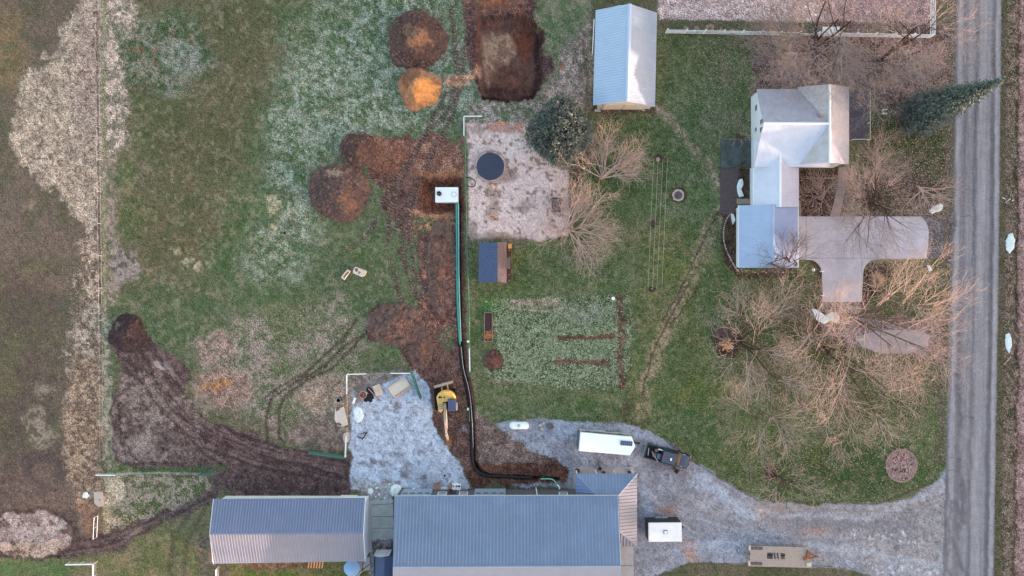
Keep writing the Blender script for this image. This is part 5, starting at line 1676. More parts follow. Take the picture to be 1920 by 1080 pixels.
MB().box(gp(835, 755, 0.55), (1.2, 1.6, 0.35)).build("undercarriage", M_BLACK, ex)
# dozer blade behind
A, B_ = E3(814, 725.5, 0.5), E3(849, 715.5, 0.5)
d = B_ - A
mb = MB()
mb.box((A + B_) / 2 + Vector((0, 0, -0.05)), (d.length, 0.26, 0.8), math.atan2(d.y, d.x), top=(1, 1.2))
mb.build("dozer_blade", M_YELD, ex)
for a, b in (((828, 722), (829, 736)), ((838, 719), (841, 735))):
    MB().tube([E3(*a, 0.5), E3(*b, 0.5)], 0.1, 6).build("blade_arm", M_YELD, ex)
# house
body = [(819, 752), (818, 745), (821, 739), (827, 734.5), (835, 732.5), (843, 733.5), (850, 738), (854, 745), (855, 752), (840, 752), (838, 753), (830, 754), (831, 764), (829, 771), (826, 774), (822, 772), (821, 762)]
q = [P(x, y, 1.7) for x, y in body]
mb = MB()
mb.prism([(p.x, p.y) for p in q], 0.75, 1.55)
mb.prism([(p.x, p.y) for p in q], 1.552, 1.75, inset=0.08)
mb.build("body", M_YEL, ex)
for px, py, s_ in ((824, 745, 0.28), (827, 745, 0.22), (833, 745, 0.2)):
    p = P(px, py, 1.78)
    MB().lathe((p.x, p.y, 1.7), [(s_ / 2, 0), (s_ / 2, 0.12), (0, 0.13)], 10).build("cap", M_BLACK, ex)
MB().box(P(826, 762, 1.8), (0.45, 0.7, 0.12)).build("tool_box", M_YELD, ex)
mb = MB()
cab_pts = [P(839.5, 749, 2.5), P(853.5, 749, 2.5), P(855.5, 770, 2.5), P(840.5, 771.5, 2.5)]
mb.prism([(p.x, p.y) for p in cab_pts], 0.9, 2.45)
cabo = mb.build("cab", M_GLASS, ex)
mb = MB()
mb.prism([(p.x + (p.x - cab_pts[0].x) * 0.0, p.y) for p in cab_pts], 2.452, 2.58, inset=0.06)
mb.build("cab_roof", M_NAVY, cabo)
MB().box(P(856.5, 762, 1.9), (0.1, 1.0, 0.5)).build("mirror", M_GALV, cabo)
# boom, arm, bucket
def beam(name, a, b, w0, w1, h0, h1, m, parent):
    a, b = Vector(a), Vector(b)
    d = (b - a).normalized()
    s_ = d.cross(Vector((0, 0, 1))).normalized()
    u = s_.cross(d)
    vs = []
    for p_, w, h in ((a, w0, h0), (b, w1, h1)):
        vs += [p_ + s_ * sx * w / 2 + u * sy * h / 2 for sx, sy in ((-1, -1), (1, -1), (1, 1), (-1, 1))]
    mb = MB()
    mb.add(vs, [(0, 3, 2, 1), (4, 5, 6, 7), (0, 1, 5, 4), (1, 2, 6, 5), (2, 3, 7, 6), (3, 0, 4, 7)])
    return mb.build(name, m, parent)


beam("boom", P(834.5, 757, 1.4), P(835.5, 788, 3.0), 0.34, 0.27, 0.5, 0.4, M_YELD, ex)
beam("boom", P(835.5, 787, 3.0), P(837, 816, 2.2), 0.26, 0.24, 0.4, 0.34, M_YELD, ex)
for dx in (-2.3, 2.3):
    MB().tube([P(834.5 + dx, 772, 1.9), P(836.5 + dx, 803, 2.75)], 0.06, 6).build("hydraulic_cylinder", M_GALV, ex)
beam("arm", P(837, 814, 2.5), P(840, 824, 0.7), 0.26, 0.22, 0.4, 0.26, M_WOODP, ex)
mb = MB()
bc = P(842, 828, 0.45)
for k in range(7):
    t = -0.3 + k * 0.45
    mb.box(bc + Vector((0, 0.4 * math.cos(t), 0.38 * math.sin(t))), (0.75, 0.2, 0.05), rot=Matrix.Rotation(t + math.pi / 2, 3, 'X'))
for sx in (-1, 1):
    mb.lathe((bc.x + sx * 0.37, bc.y, bc.z - 0.3), [(0.03, 0), (0.03, 0.6)], 6)
mb.build("bucket", M_RUST, ex)
for k in range(4):
    MB().box(bc + Vector((-0.3 + 0.2 * k, -0.45, -0.2)), (0.08, 0.25, 0.06)).build("tooth", M_GALV, ex)

# ------------------------------------------------------------------ vehicles
def wheel(parent, x, y, r=0.38, w=0.26):
    mb = MB()
    vs, fs = [], []
    n = 20
    prof = [(r * 0.6, -w / 2), (r * 0.95, -w / 2), (r, -w * 0.3), (r, w * 0.3), (r * 0.95, w / 2), (r * 0.6, w / 2)]
    for k in range(n):
        t = 2 * math.pi * k / n
        for rr, yy in prof:
            vs.append((x + rr * math.cos(t), y + yy, r + rr * math.sin(t)))
    m = len(prof)
    for k in range(n):
        for j in range(m - 1):
            fs.append((k * m + j, ((k + 1) % n) * m + j, ((k + 1) % n) * m + j + 1, k * m + j + 1))
    fs.append(tuple(k * m for k in range(n)))
    fs.append(tuple(k * m + m - 1 for k in reversed(range(n))))
    mb.add(vs, fs)
    t_ = mb.build("wheel", M_TYRE, parent, local=True)
    mb = MB()
    mb.tube([(x, y - w / 2 - 0.01, r), (x, y + w / 2 + 0.01, r)], r * 0.55, 12)
    mb.build("rim", M_GALV, t_, local=True)
    return t_


ang = math.radians(-15.5)
pcn = gp(1250, 852.5)
pu = thing("pickup_truck", "black pickup truck with a loaded open bed behind the white trailer", "pickup truck", pcn, ang)
# local frame: +x forward, length 5.8, width 1.95
def sect_body(name, secs, m, parent):
    """loft through cross sections: x, half width bottom, half width top, z0, z1"""
    vs, fs = [], []
    for x, wb, wt, z0, z1 in secs:
        vs += [(x, -wb, z0), (x, wb, z0), (x, wb, z0 + (z1 - z0) * .75), (x, wt, z1), (x, -wt, z1), (x, -wb, z0 + (z1 - z0) * .75)]
    n = 6
    for i in range(len(secs) - 1):
        for k in range(n):
            fs.append((i * n + k, i * n + (k + 1) % n, (i + 1) * n + (k + 1) % n, (i + 1) * n + k))
    fs.append(tuple(range(n - 1, -1, -1)))
    fs.append(tuple(range((len(secs) - 1) * n, len(secs) * n)))
    return MB().add(vs, fs).build(name, m, parent, local=True)


sect_body("body", [(-1.05, .98, .95, .45, 1.1), (0.9, .98, .95, .45, 1.1), (1.3, .98, .90, .45, 1.12), (2.3, .97, .84, .45, 1.08), (2.75, .9, .74, .45, 1.0), (2.9, .78, .6, .5, .88)], M_CAR, pu)
sect_body("hood", [(1.45, .78, .72, 1.08, 1.16), (2.2, .74, .68, 1.05, 1.14), (2.7, .66, .58, .95, 1.06)], M_CARTOP, pu)
cabt = sect_body("cab", [(-1.0, .92, .76, 1.1, 1.84), (-0.9, .92, .78, 1.1, 1.9), (0.75, .92, .76, 1.1, 1.9), (1.5, .94, .86, 1.1, 1.16)], M_GLASS, pu)
mb = MB()
mb.box((-0.1, 0, 1.925), (1.65, 1.46, 0.06), top=(0.94, 0.92))
mb.build("cab_roof", M_CARTOP, cabt, local=True)
MB().box((0.15, -0.1, 1.97), (0.2, 0.32, 0.05), 0.2).build("roof_light", M_WHITE, cabt, local=True)
MB().box((-0.86, 0.1, 1.97), (0.1, 0.3, 0.05)).build("brake_light", mat("red_lamp", (190, 40, 50), 0.4, 0, 0.05, 3), cabt, local=True)
# bed
MB().box((-2.0, 0, 0.62), (1.9, 1.6, 0.06)).build("bed_floor", M_BLACK, pu, local=True)
for sy in (-1, 1):
    MB().box((-2.0, sy * 0.88, 0.85), (1.9, 0.18, 0.72)).build("bed_side", M_CAR, pu, local=True)
MB().box((-2.98, 0, 0.85), (0.08, 1.9, 0.6)).build("tailgate", M_CAR, pu, local=True)
MB().box((-3.1, 0, 0.5), (0.15, 1.85, 0.18)).build("bumper", M_GALV, pu, local=True)
for x in (-2.0, 1.85):
    for sy in (-1, 1):
        wheel(pu, x, sy * 0.84)
for sy in (-1, 1):
    MB().box((1.05, sy * 1.12, 1.2), (0.14, 0.3, 0.22)).build("mirror", M_BLACK, pu, local=True)
    MB().box((2.78, sy * 0.66, 0.85), (0.14, 0.3, 0.16)).build("headlight", M_WHITE, pu, local=True)
    MB().box((1.9, sy * 0.80, 1.11), (0.4, 0.06, 0.03)).build("fender_trim", M_GALV, pu, local=True)
RZ = Matrix.Rotation(ang, 3, 'Z')


def L2W(x, y, z):
    return pcn + RZ @ Vector((x, y, z))


tb = MB().box(L2W(-1.25, -0.3, 0.95), (0.4, 0.7, 0.5), ang).build("tool_box", mat("blue_grey_tub", (110, 124, 150), 0.5, 0, 0.1, 3))
tag(tb, "blue-grey tool box in the pickup bed against the cab", "tool box")
tb = MB().box(L2W(-1.8, -0.3, 0.9), (0.5, 0.55, 0.45), ang).build("cooler_box", mat("grey_bag", (104, 104, 112), 0.8, 0, 0.1, 3))
tag(tb, "grey box in the middle of the pickup bed", "box")
tb = MB().lathe(tuple(L2W(-1.65, 0.35, 0.65)), [(0.28, 0), (0.26, 0.35), (0.1, 0.42), (0, 0.43)], 10).build("feed_bag", mat("brown_sack", (150, 110, 100), 0.9, 0, 0.2, 4))
tag(tb, "lumpy reddish brown bag behind the grey box in the pickup bed", "bag")
tb = MB().box(L2W(-1.3, 0.62, 1.24), (0.55, 0.16, 0.06), ang).build("white_board", M_WHITE)
tag(tb, "small white board on the left rail of the pickup bed", "board")
for a, b, i in (((-2.75, 0.4, 1.0), (-2.6, -0.55, 1.05), 0), ((-2.3, 0.1, 1.2), (-1.2, -0.98, 1.27), 1)):
    tb = MB().tube([L2W(*a), L2W(*b)], 0.045, 5).build("wooden_stick", M_WOODP)
    tag(tb, ["pale stick lying across the pickup bed near the tailgate", "long pale stick slanting over the pickup bed's right rail"][i], "stick")

# white living-quarter trailer
ang1 = math.radians(-5.0)
c1t = gp(960 + (1139 - 960) * 0.974, 540 + (832 - 540) * 0.974)
t1 = thing("travel_trailer", "long white trailer with pointed nose and a solar panel on its roof", "trailer", c1t, ang1)
hw = 1.2
vs = [(-3.6, -hw), (2.95, -hw), (3.55, 0), (2.95, hw), (-3.6, hw)]
mb = MB()
mb.prism(vs, 0.45, 2.45)
mb.build("body", mat("dirty_white_side", (196, 194, 192), 0.5, 0, 0.08, 1.5), t1, local=True)
mb = MB()
mb.prism([(x * 1.005, y * 1.01) for x, y in vs], 2.452, 2.56, inset=0.03)
mb.build("roof", M_WHITE, t1, local=True)
sol = MB().box((2.35, 0.33, 2.62), (1.55, 0.62, 0.05)).build("solar_panel", M_GALV, t1, local=True)
for i in range(6):
    for j in range(2):
        pass
mb = MB()
for i in range(6):
    for j in range(2):
        mb.box((2.35 - 0.63 + i * 0.252, 0.33 - 0.14 + j * 0.28, 2.65), (0.225, 0.25, 0.02))
o = mb.build("solar_cells", mat("solar_blue", (70, 84, 116), 0.3, 0, 0.05, 3), sol, local=True)
o["kind"] = "stuff"
MB().box((-1.2, 1.42, 1.9), (1.35, 0.35, 0.5)).build("side_unit", M_GALV, t1, local=True)
MB().tube([(-3.5, 1.32, 2.3), (2.6, 1.3, 2.3)], 0.06, 6).build("awning_roll", M_GREYSID, t1, local=True)
MB().box((-3.72, 0.1, 1.5), (0.12, 2.2, 1.9)).build("rear_door", M_GREYSID, t1, local=True)
for x in (-0.6, 0.35):
    for sy in (-1, 1):
        wheel(t1, x, sy * 1.1, 0.36, 0.22)
MB().tube([(3.5, 0, 0.5), (4.55, 0.05, 0.5)], 0.09, 6).build("tongue", M_BLACK, t1, local=True)
for x in (-2.6, 1.6):
    f = MB().box((x, 1.21, 1.6), (0.7, 0.05, 0.5)).build("window", M_TRIM, t1, local=True)
    MB().box((x, 1.24, 1.6), (0.6, 0.03, 0.4)).build("pane", M_GLASS, f, local=True)
MB().tube([(2.2, -1.28, 2.48), (3.1, -1.42, 2.4)], 0.03, 5).build("awning_arm", M_GALV, t1, local=True)

# black cargo trailer with white roof
c2t = gp(960 + (1247 - 960) * 0.972, 540 + (998 - 540) * 0.972)
t2 = thing("cargo_trailer", "enclosed black cargo trailer with a white roof and a vent in the middle", "trailer", c2t, math.radians(0.5))
MB().box((0, 0, 1.4), (4.2, 2.42, 2.1)).build("body", mat("black_trailer_skin", (46, 48, 54), 0.4, 0, 0.08, 1), t2, local=True)
MB().box((0, 0, 2.5), (4.26, 2.46, 0.12), top=(0.97, 0.95)).build("roof", mat("trailer_white_roof", (232, 236, 238), 0.45, 0, 0.05, 1.2), t2, local=True)
v = MB().box((0.05, 0.05, 2.6), (0.5, 0.5, 0.1), top=(0.8, 0.8)).build("roof_vent", M_GREYSID, t2, local=True)
MB().box((0.05, 0.05, 2.66), (0.34, 0.34, 0.04)).build("vent_lid", M_TRIM, v, local=True)
for x in (-0.5, 0.35):
    for sy in (-1, 1):
        wheel(t2, x, sy * 1.2, 0.36, 0.22)
        MB().box((x, sy * 1.33, 0.78), (0.8, 0.24, 0.05)).build("fender", M_GALV, t2, local=True)
for sy in (-1, 1):
    MB().tube([(2.05, sy * 0.7, 0.45), (2.75, 0, 0.45)], 0.06, 6).build("tongue", M_BLACK, t2, local=True)
MB().tube([(2.75, 0, 0.2), (2.75, 0, 0.9)], 0.06, 6).build("jack", M_BLACK, t2, local=True)

# flatbed hay wagon trailer
fb = thing("flatbed_trailer", "old wooden flatbed trailer with two square holes and a rusty hitch", "flatbed trailer", gp(1460, 1041), math.radians(-1.5))
fo = gp(1460, 1041)
k = 1 / 0.99
def F(px, py, z):
    f = (H - 1.0) / H
    return ((px - 1460) * S * f + (1460 - 960) * S * (f - 1), (1041 - py) * S * f + (540 - 1041) * S * (f - 1), z)
mb = MB()
for iy in range(13):
    y0 = 1025.2 + iy * 2.95
    for (x0_, x1_) in (((1406, 1518),) if not (1037 <= y0 + 1 <= 1049) else ((1406, 1437.5), (1448.5, 1463), (1471.5, 1518))):
        a_, b_ = F(x0_ + (iy % 3) * 0.5, y0, 0.95), F(x1_ + (iy % 2) * 0.8, y0 + 2.8, 0.95)
        mb.box(((a_[0] + b_[0]) / 2, (a_[1] + b_[1]) / 2, 0.95 + 0.008 * (iy % 2)), (abs(b_[0] - a_[0]), abs(b_[1] - a_[1]), 0.07))
mb.build("deck", M_DECKW, fb, local=True)
for y in (1031, 1043, 1056):
    a_, b_ = F(1408, y, .8), F(1517, y, .8)
    MB().box(((a_[0] + b_[0]) / 2, a_[1], 0.78), (b_[0] - a_[0], 0.12, 0.2)).build("frame_beam", M_BLACK, fb, local=True)
for y in (1029, 1058):
    for x in (1410, 1418, 1426):
        q_ = F(x, y, 1.0)
        mb = MB()
        for k2 in range(4):
            mb.box((q_[0] - 0.2 + k2 * 0.13, q_[1], 1.005), (0.05, 0.42, 0.04))
        mb.build("ramp_grate", M_WOODD, fb, local=True)
    q_ = F(1405.5, y - 0, 1.0)
    MB().box((q_[0], q_[1], 0.9), (0.2, 0.62, 0.3)).build("end_bumper", M_WOODP, fb, local=True)
for dy in (-5, 5):
    MB().tube([F(1516, 1043 + dy, 0.6), F(1537, 1044, 0.6)], 0.1, 5).build("tongue", M_RUST, fb, local=True)
MB().box(F(1515, 1040, 0.9), (0.5, 0.8, 0.5)).build("winch_box", M_RUST, fb, local=True)
MB().lathe(F(1509, 1046, 0.98), [(0.25, 0), (0.25, 0.15), (0.12, 0.2)], 12).build("spare_hub", M_RUST, fb, local=True)
MB().tube([F(1513, 1030, 1.1), F(1517, 1042, 1.0)], 0.12, 6).build("tarp_roll", M_GREYSID, fb, local=True)
q_ = F(1517, 1057, 1.05)
MB().box(q_, (0.6, 0.5, 0.12), 0.2).build("block", M_WOODP, fb, local=True)
for dx in (-2.2, 0.8):
    MB().tube([F(1456 + dx * 2, 1037, 1.0), F(1458 + dx * 2, 1048, 1.0)], 0.09, 5).build("cross_timber", M_WOODD, fb, local=True)
for x in (-0.7, 0.25):
    for sy in (-1, 1):
        wheel(fb, x, sy * 0.95, 0.36, 0.22)

# propane tank, stones, bins
pt_ = thing("propane_tank", "white lying propane tank with round ends beside the stones on gravel", "propane tank", gp(973, 795))
mb = MB()
a_, b_ = P(955, 798, 0.8), P(992, 798, 0.8)
xs = [(0, 0.02), (0.08, 0.3), (0.25, 0.45), (0.45, 0.5)]
pts_ = [a_ + Vector((x, 0, 0)) for x, _ in xs] + [b_ - Vector((x, 0, 0)) for x, _ in reversed(xs)]
pts_ = [Vector((p.x, p.y, 0.75)) for p in pts_]
mb.tube(pts_, [q_ for _, q_ in xs] + [q_ for _, q_ in reversed(xs)], 16)
mb.build("tank", M_WHITE, pt_, smooth=True)
p = P(973, 798, 1.25)
MB().lathe((p.x, p.y, 1.22), [(0.22, 0), (0.22, 0.14), (0.0, 0.2)], 14).build("dome", M_CONC, pt_)
for dx in (-0.8, 0.8):
    p = gp(973, 796)
    MB().box((p.x + dx, p.y, 0.12), (0.25, 0.9, 0.34)).build("foot", M_CONC, pt_)
for (x, y, s_, lb) in ((1031, 799, 0.5, "large dark round boulder at the right end of the stone row"), (1013, 797, 0.24, "pale stone left of the dark boulder, upper of the pale ones"), (1019, 794, 0.2, "small pale stone touching the dark boulder"), (1016, 804, 0.24, "pale stone left of the dark boulder, lower of the pale ones"), (1005, 802, 0.14, "tiny white stone between the propane tank and the stones")):
    o = MB().lump(gp(x, y, 0.08), s_, r, 0.7, n=9).build("boulder", M_STONED if s_ > 0.4 else M_STONE, None, smooth=False)
    tag(o, lb, "stone")

# things in the gravel yard
pal = thing("timber_frame", "long shallow pale wooden tray lying askew on the gravel", "wooden tray", gp(750, 726), math.radians(34))
MB().box((0, 0, 0.12), (2.5, 1.5, 0.06)).build("base_board", mat("cream_board", (214, 206, 192), 0.8, 0, 0.05, 2), pal, local=True)
for x, y, sx, sy in ((0, -0.8, 2.7, 0.1), (0, 0.8, 2.7, 0.1), (-1.3, 0, 0.1, 1.5), (1.3, 0, 0.1, 1.5)):
    MB().box((x, y, 0.15), (sx, sy, 0.3)).build("side_board", M_WOODP, pal, local=True)
MB().box((0.1, -0.62, 0.19), (2.3, 0.12, 0.08), 0.03).build("loose_board", M_ORANGE, pal, local=True)
pal2 = thing("pallet", "pale slatted pallet between the firewood tub and the long tray", "pallet", gp(709, 731), math.radians(22))
for k2 in range(7):
    MB().box((0, -0.6 + k2 * 0.2, 0.15), (1.05, 0.17, 0.03)).build("board", M_WOODP, pal2, local=True)
for k2 in (-1, 0, 1):
    MB().box((k2 * 0.45, 0, 0.07), (0.1, 1.4, 0.1)).build("bearer", M_WOODD, pal2, local=True)
tub = thing("tub", "round pale tub holding a red bucket beside the charred heap", "tub", gp(682, 739))
MB().lathe(tuple(gp(682, 739)), [(0.42, 0), (0.5, 0.55), (0.44, 0.55), (0.38, 0.1), (0, 0.1)], 18).build("rim", M_STONE, tub)
o = MB().lathe(tuple(gp(680, 740, 0.1)), [(0.24, 0), (0.27, 0.6), (0.22, 0.6), (0.18, 0.3), (0, 0.3)], 14).build("bucket", mat("red_bucket", (186, 110, 100), 0.6, 0, 0.1, 3))
tag(o, "faded red bucket standing inside the round pale tub", "bucket")
ch = thing("ash_heap", "black charred heap next to the round tub and the pallet", "ash heap", gp(690, 744))
for (x, y) in ((693, 732), (697, 737), (690, 748), (686, 750), (693, 744), (697, 745), (688, 744), (694, 750)):
    MB().lump(gp(x, y, 0), r.uniform(0.25, 0.5), r, 0.35, n=8).build("charred_lump", mat("charcoal", (42, 40, 44), 0.9, 0, 0.3, 6), ch)
o = MB().tube([P(690, 728, 0.25), P(703, 742, 0.1), P(714, 752, 0.05)], 0.07, 5).build("plank", M_WOOD)
tag(o, "long thin plank lying across the gravel from the charred heap", "plank")
# snow patches
def snow(label, pts, h=0.14, seed=1, name="snow_patch", cat="snow"):
    r = random.Random(seed)
    cx = sum(p[0] for p in pts) / len(pts)
    cy = sum(p[1] for p in pts) / len(pts)
    ring = []
    n = len(pts)
    for i in range(n):
        a, b = pts[i], pts[(i + 1) % n]
        for k in range(4):
            t = k / 4
            j = 0.7
            ring.append((a[0] + (b[0] - a[0]) * t + r.uniform(-j, j), a[1] + (b[1] - a[1]) * t + r.uniform(-j, j)))
    vs, fs = [], []
    N = len(ring)
    for f_, z in ((1.0, -0.02), (0.97, h * 0.4), (0.8, h * 0.8), (0.5, h), (0.2, h * 0.9)):
        for x, y in ring:
            q = gp(cx + (x - cx) * f_, cy + (y - cy) * f_)
            vs.append((q.x, q.y, z + r.uniform(-0.03, 0.03) * (z > 0)))
    for l in range(4):
        for k in range(N):
            fs.append((l * N + k, l * N + (k + 1) % N, (l + 1) * N + (k + 1) % N, (l + 1) * N + k))
    fs.append(tuple(range(4 * N, 5 * N)))
    a2 = sum(ring[i][0] * ring[(i + 1) % N][1] - ring[(i + 1) % N][0] * ring[i][1] for i in range(N))
    if a2 > 0:
        fs = [tuple(reversed(f)) for f in fs]
    o = MB().add(vs, fs).build(name, M_SNOW)
    return tag(o, label, cat, "remains of snow piles")


snow("white snow remains at the left edge of the gravel yard below the tub", [(668, 762), (676, 764), (681, 772), (683, 781), (679, 790), (670, 794), (664, 786), (662, 770)], seed=1)
snow("jagged snow remains under the bare trees below the concrete driveway's stub", [(1521, 579), (1530, 580), (1536, 590), (1548, 592), (1558, 585), (1570, 586), (1575, 595), (1571, 605), (1556, 602), (1545, 608), (1530, 600)], seed=2)
snow("small oval snow patch at the upper right of the concrete driveway", [(1742, 395), (1750, 386), (1764, 381), (1769, 386), (1764, 395), (1746, 402)], seed=3)
snow("oval snow patch across the road, upper of the two on the far verge", [(1890, 440), (1898, 436), (1903, 448), (1901, 466), (1893, 476), (1886, 468), (1886, 452)], seed=4)
snow("narrow snow patch across the road, lower of the two on the far verge", [(1885, 626), (1892, 624), (1897, 636), (1896, 652), (1892, 662), (1885, 650)], seed=5)
snow("curved snow strip between the brick path and the farmhouse wall", [(1385, 337), (1392, 334), (1394, 345), (1389, 356), (1394, 368), (1386, 370), (1381, 358), (1382, 346)], seed=6)
snow("narrow snow scrap in the mulch beside the garage's upper left corner", [(1371, 400), (1376, 402), (1379, 412), (1374, 422), (1371, 412)], 0.1, seed=7)
snow("tiny snow scrap at the lower right edge of the concrete driveway", [(1738, 496), (1744, 499), (1748, 506), (1743, 510), (1739, 503)], 0.1, seed=8)
snow("thick white snow heap at the shop's upper left corner", [(733, 912), (745, 907), (753, 914), (752, 925), (746, 930), (736, 930), (733, 922)], 0.4, seed=9)
snow("white snow lump near the barn's upper right corner", [(691, 916), (698, 915), (701, 922), (697, 927), (690, 925)], 0.25, seed=10)
snow("frost-white crust on the brown soil left of the concrete slab", [(156, 924), (164, 922), (168, 930), (163, 935), (154, 932)], 0.08, seed=11)
# ragged white rubble between barn and shop
rb_ = thing("rubble", "scattered white broken pieces on the ground between barn and shop", "rubble", gp(712, 930))
for i in range(46):
    x, y = 712 + r.gauss(0, 11), 925 + r.gauss(0, 11)
    x = min(max(x, 696), 733)
    MB().lump(gp(x, y, 0), r.uniform(0.06, 0.22), r, 0.4).build("piece", M_SNOW if i % 3 else M_STONE, rb_)

# slabs and scrap on the pasture
def scrap(name, label, cat, pts, z, th, m, extra=None):
    q = [P(x, y, z) for x, y in pts]
    t = thing(name, label, cat, q[0] * 1.0 - Vector((0, 0, q[0].z)))
    mb = MB()
    mb.prism([(p.x, p.y) for p in q], z - th, z)
    mb.build("shell", m, t)
    for pp, zz, mm in (extra or []):
        q = [P(x, y, zz) for x, y in pp]
        mb = MB()
        mb.prism([(p.x, p.y) for p in q], zz - 0.08, zz)
        mb.build("marking", mm, t)
    return t


M_SHELL = mat("cream_fibreglass", (206, 196, 184), 0.5, 0, 0.1, 3)
M_DK = mat("dirty_inside", (112, 96, 90), 0.8, 0, 0.2, 5)
scrap("broken_tub", "narrow cream tub with dark inside lying on the grass, left of the pair", "tub", [(651, 505), (657, 508), (645, 525), (639, 520)], 0.4, 0.38, M_SHELL, [([(652, 509), (654.5, 511), (646, 521), (643, 519)], 0.405, M_DK)])
scrap("broken_tub", "wide cream tub lying on its side on the grass, right of the pair", "tub", [(666, 500), (687, 508), (683, 517), (678, 519.5), (662, 512), (662, 507)], 0.5, 0.48, M_SHELL, [([(667, 502), (672, 505), (669, 511), (665, 507)], 0.505, M_DK), ([(673, 508), (677, 511), (671, 514)], 0.505, M_DK)])
o = MB().lump(gp(534, 437, 0.05), 0.22, r, 0.5).build("black_bag", M_BLACK)
tag(o, "small black bag lying alone on the pale green grass", "bag")
scrap("concrete_chunk", "big cream slab with dark broken lower edge beside the gravel yard", "slab", [(628, 768), (644, 763), (652, 797), (641, 800), (633, 799), (627, 786)], 0.35, 0.33, M_SHELL, [([(630, 764), (638, 762.5), (637, 768), (630, 772)], 0.356, M_DK), ([(629, 793), (636, 792), (641, 796), (639, 799), (634, 798)], 0.356, M_DK)])
bkt = thing("barrel", "black open barrel standing on the grass left of the gravel yard", "barrel", gp(637, 749))
MB().lathe(tuple(gp(637, 749)), [(0.3, 0), (0.3, 0.7), (0.26, 0.7), (0.24, 0.1), (0, 0.1)], 16).build("drum", M_BLACK, bkt)
MB().ring(tuple(gp(637, 749, 0.7)), 0.29, 0.03, 20).build("rim", M_GALV, bkt)
o = MB().box(gp(664.5, 751, 0.12), (0.28, 0.8, 0.2), -0.35).build("trough", M_WHITE)
tag(o, "thin white trough standing at the gravel yard's left edge above the snow", "trough")
scrap("concrete_slab", "pale grey concrete slab with a hole beside the straw strip", "slab", [(175.5, 923), (191, 922), (193, 949), (184, 950.5), (177, 944)], 0.2, 0.2, M_STONE, [([(186, 936), (188, 936), (188, 938), (186, 938)], 0.206, M_BLACK)])
scrap("concrete_chunk", "two-lobed pale stone slab by the short fence at the gravel's left edge", "slab", [(645, 812), (655, 811), (655, 822), (652, 830), (645, 830), (643, 822)], 0.25, 0.25, M_STONE, [([(646, 820), (654, 820), (654, 821), (646, 821)], 0.256, M_DK)])
hr = thing("harrow", "dark metal bar with splayed legs lying on the gravel", "metal frame", gp(684, 817))
for a, b in (((689, 810), (679, 824)), ((681, 811), (689, 812)), ((672, 814), (684, 812)), ((668, 818), (679, 822))):
    MB().tube([P(*a, 0.2), P(*b, 0.2)], 0.05 if a[0] != 689 else 0.09, 5).build("bar", M_BLACK, hr)
# clutter by the shop wall
def sbox(name, label, cat, px, py, w, d, h, rz, m, z=0):
    o = MB().box(gp(px, py, z + h / 2), (w, d, h), rz).build(name, m)
    return tag(o, label, cat)


bx = thing("cardboard_box", "open cardboard box standing by the shop wall", "box", gp(820, 912), 0.2)
MB().box((0, 0, 0.2), (0.85, 0.6, 0.4)).build("carton", mat("cardboard", (168, 134, 116), 0.85, 0, 0.06, 3), bx, local=True)
MB().box((0.1, 0.45, 0.4), (0.8, 0.35, 0.02), rot=Matrix.Rotation(0.4, 3, 'X')).build("flap", mat("cardboard", (0, 0, 0)), bx, local=True)
bx = sbox("cardboard_box", "small brown box between the open carton and the white basin", "box", 844, 912, 0.6, 0.5, 0.4, 0.2, mat("cardboard", (0, 0, 0)))
ba = thing("basin_unit", "white moulded unit with round holes near the shop wall", "basin", gp(856, 912))
q_ = gp(856, 912)
MB().box((q_.x, q_.y, 0.22), (1.15, 0.75, 0.44), -0.1, top=(0.92, 0.9)).build("shell", M_TRIM, ba)
for dx, m_ in ((-0.35, M_ORANGE), (0.05, M_STONED), (0.36, M_BLACK)):
    MB().lathe((q_.x + dx, q_.y + 0.15, 0.43), [(0.13, 0), (0.13, 0.03), (0.05, 0.035)], 12).build("hole_ring", m_, ba)
o = MB().ring(tuple(gp(851, 915, 0.25)), 0.5, 0.06, 20).build("black_hoop", M_BLACK)
tag(o, "black hoop lying against the shop wall under the white basin", "hoop")
sbox("board", "long white panel lying between the carton and the basin", "panel", 833, 915, 1.4, 0.3, 0.1, 0.05, M_TRIM)
sbox("white_tile", "small white tile leaning upright above the white basin", "tile", 843, 902, 0.12, 0.35, 0.3, -0.5, M_WHITE)
o = MB().lump(gp(775.5, 917, 0.05), 0.22, r, 0.7).build("white_block", M_WHITE)
tag(o, "white lump on the gravel against the shop's pale blue door", "lump")
o = MB().lathe(tuple(gp(880, 917)), [(0.1, 0), (0.12, 0.35), (0, 0.37)], 10).build("black_pot", M_BLACK)
tag(o, "tiny black pot beside the second pale blue door", "pot")
o = MB().lathe(tuple(gp(834, 891)), [(0.13, 0), (0.13, 0.25), (0, 0.27)], 10).build("black_pot", M_BLACK)
tag(o, "black pot standing alone on the gravel above the carton", "pot")
for (x, y, lb, s_) in ((1124, 877, "large dark planter in the middle of the porch slab", 0.24), (1131, 884, "small dark planter nearest the porch roof edge", 0.17), (1179, 884, "dark planter at the right end of the porch slab", 0.2)):
    pn = thing("planter", lb, "planter", gp(x, y, 0.1))
    MB().lathe(tuple(gp(x, y, 0.1)), [(s_ * 0.7, 0), (s_, 0.4), (s_ * 0.85, 0.4), (s_ * 0.8, 0.3), (0, 0.3)], 14).build("pot", M_BLACK, pn)
    MB().lump(gp(x, y, 0.4), s_ * 0.8, r, 0.8).build("dead_plant", M_WOODD, pn)
pn = thing("planter", "round brown half-barrel planter at the porch slab's left corner", "planter", gp(1082, 881, 0.1))
MB().lathe(tuple(gp(1082, 881, 0.1)), [(0.26, 0), (0.32, 0.4), (0.27, 0.4), (0.25, 0.3), (0, 0.3)], 14).build("pot", M_WOODD, pn)
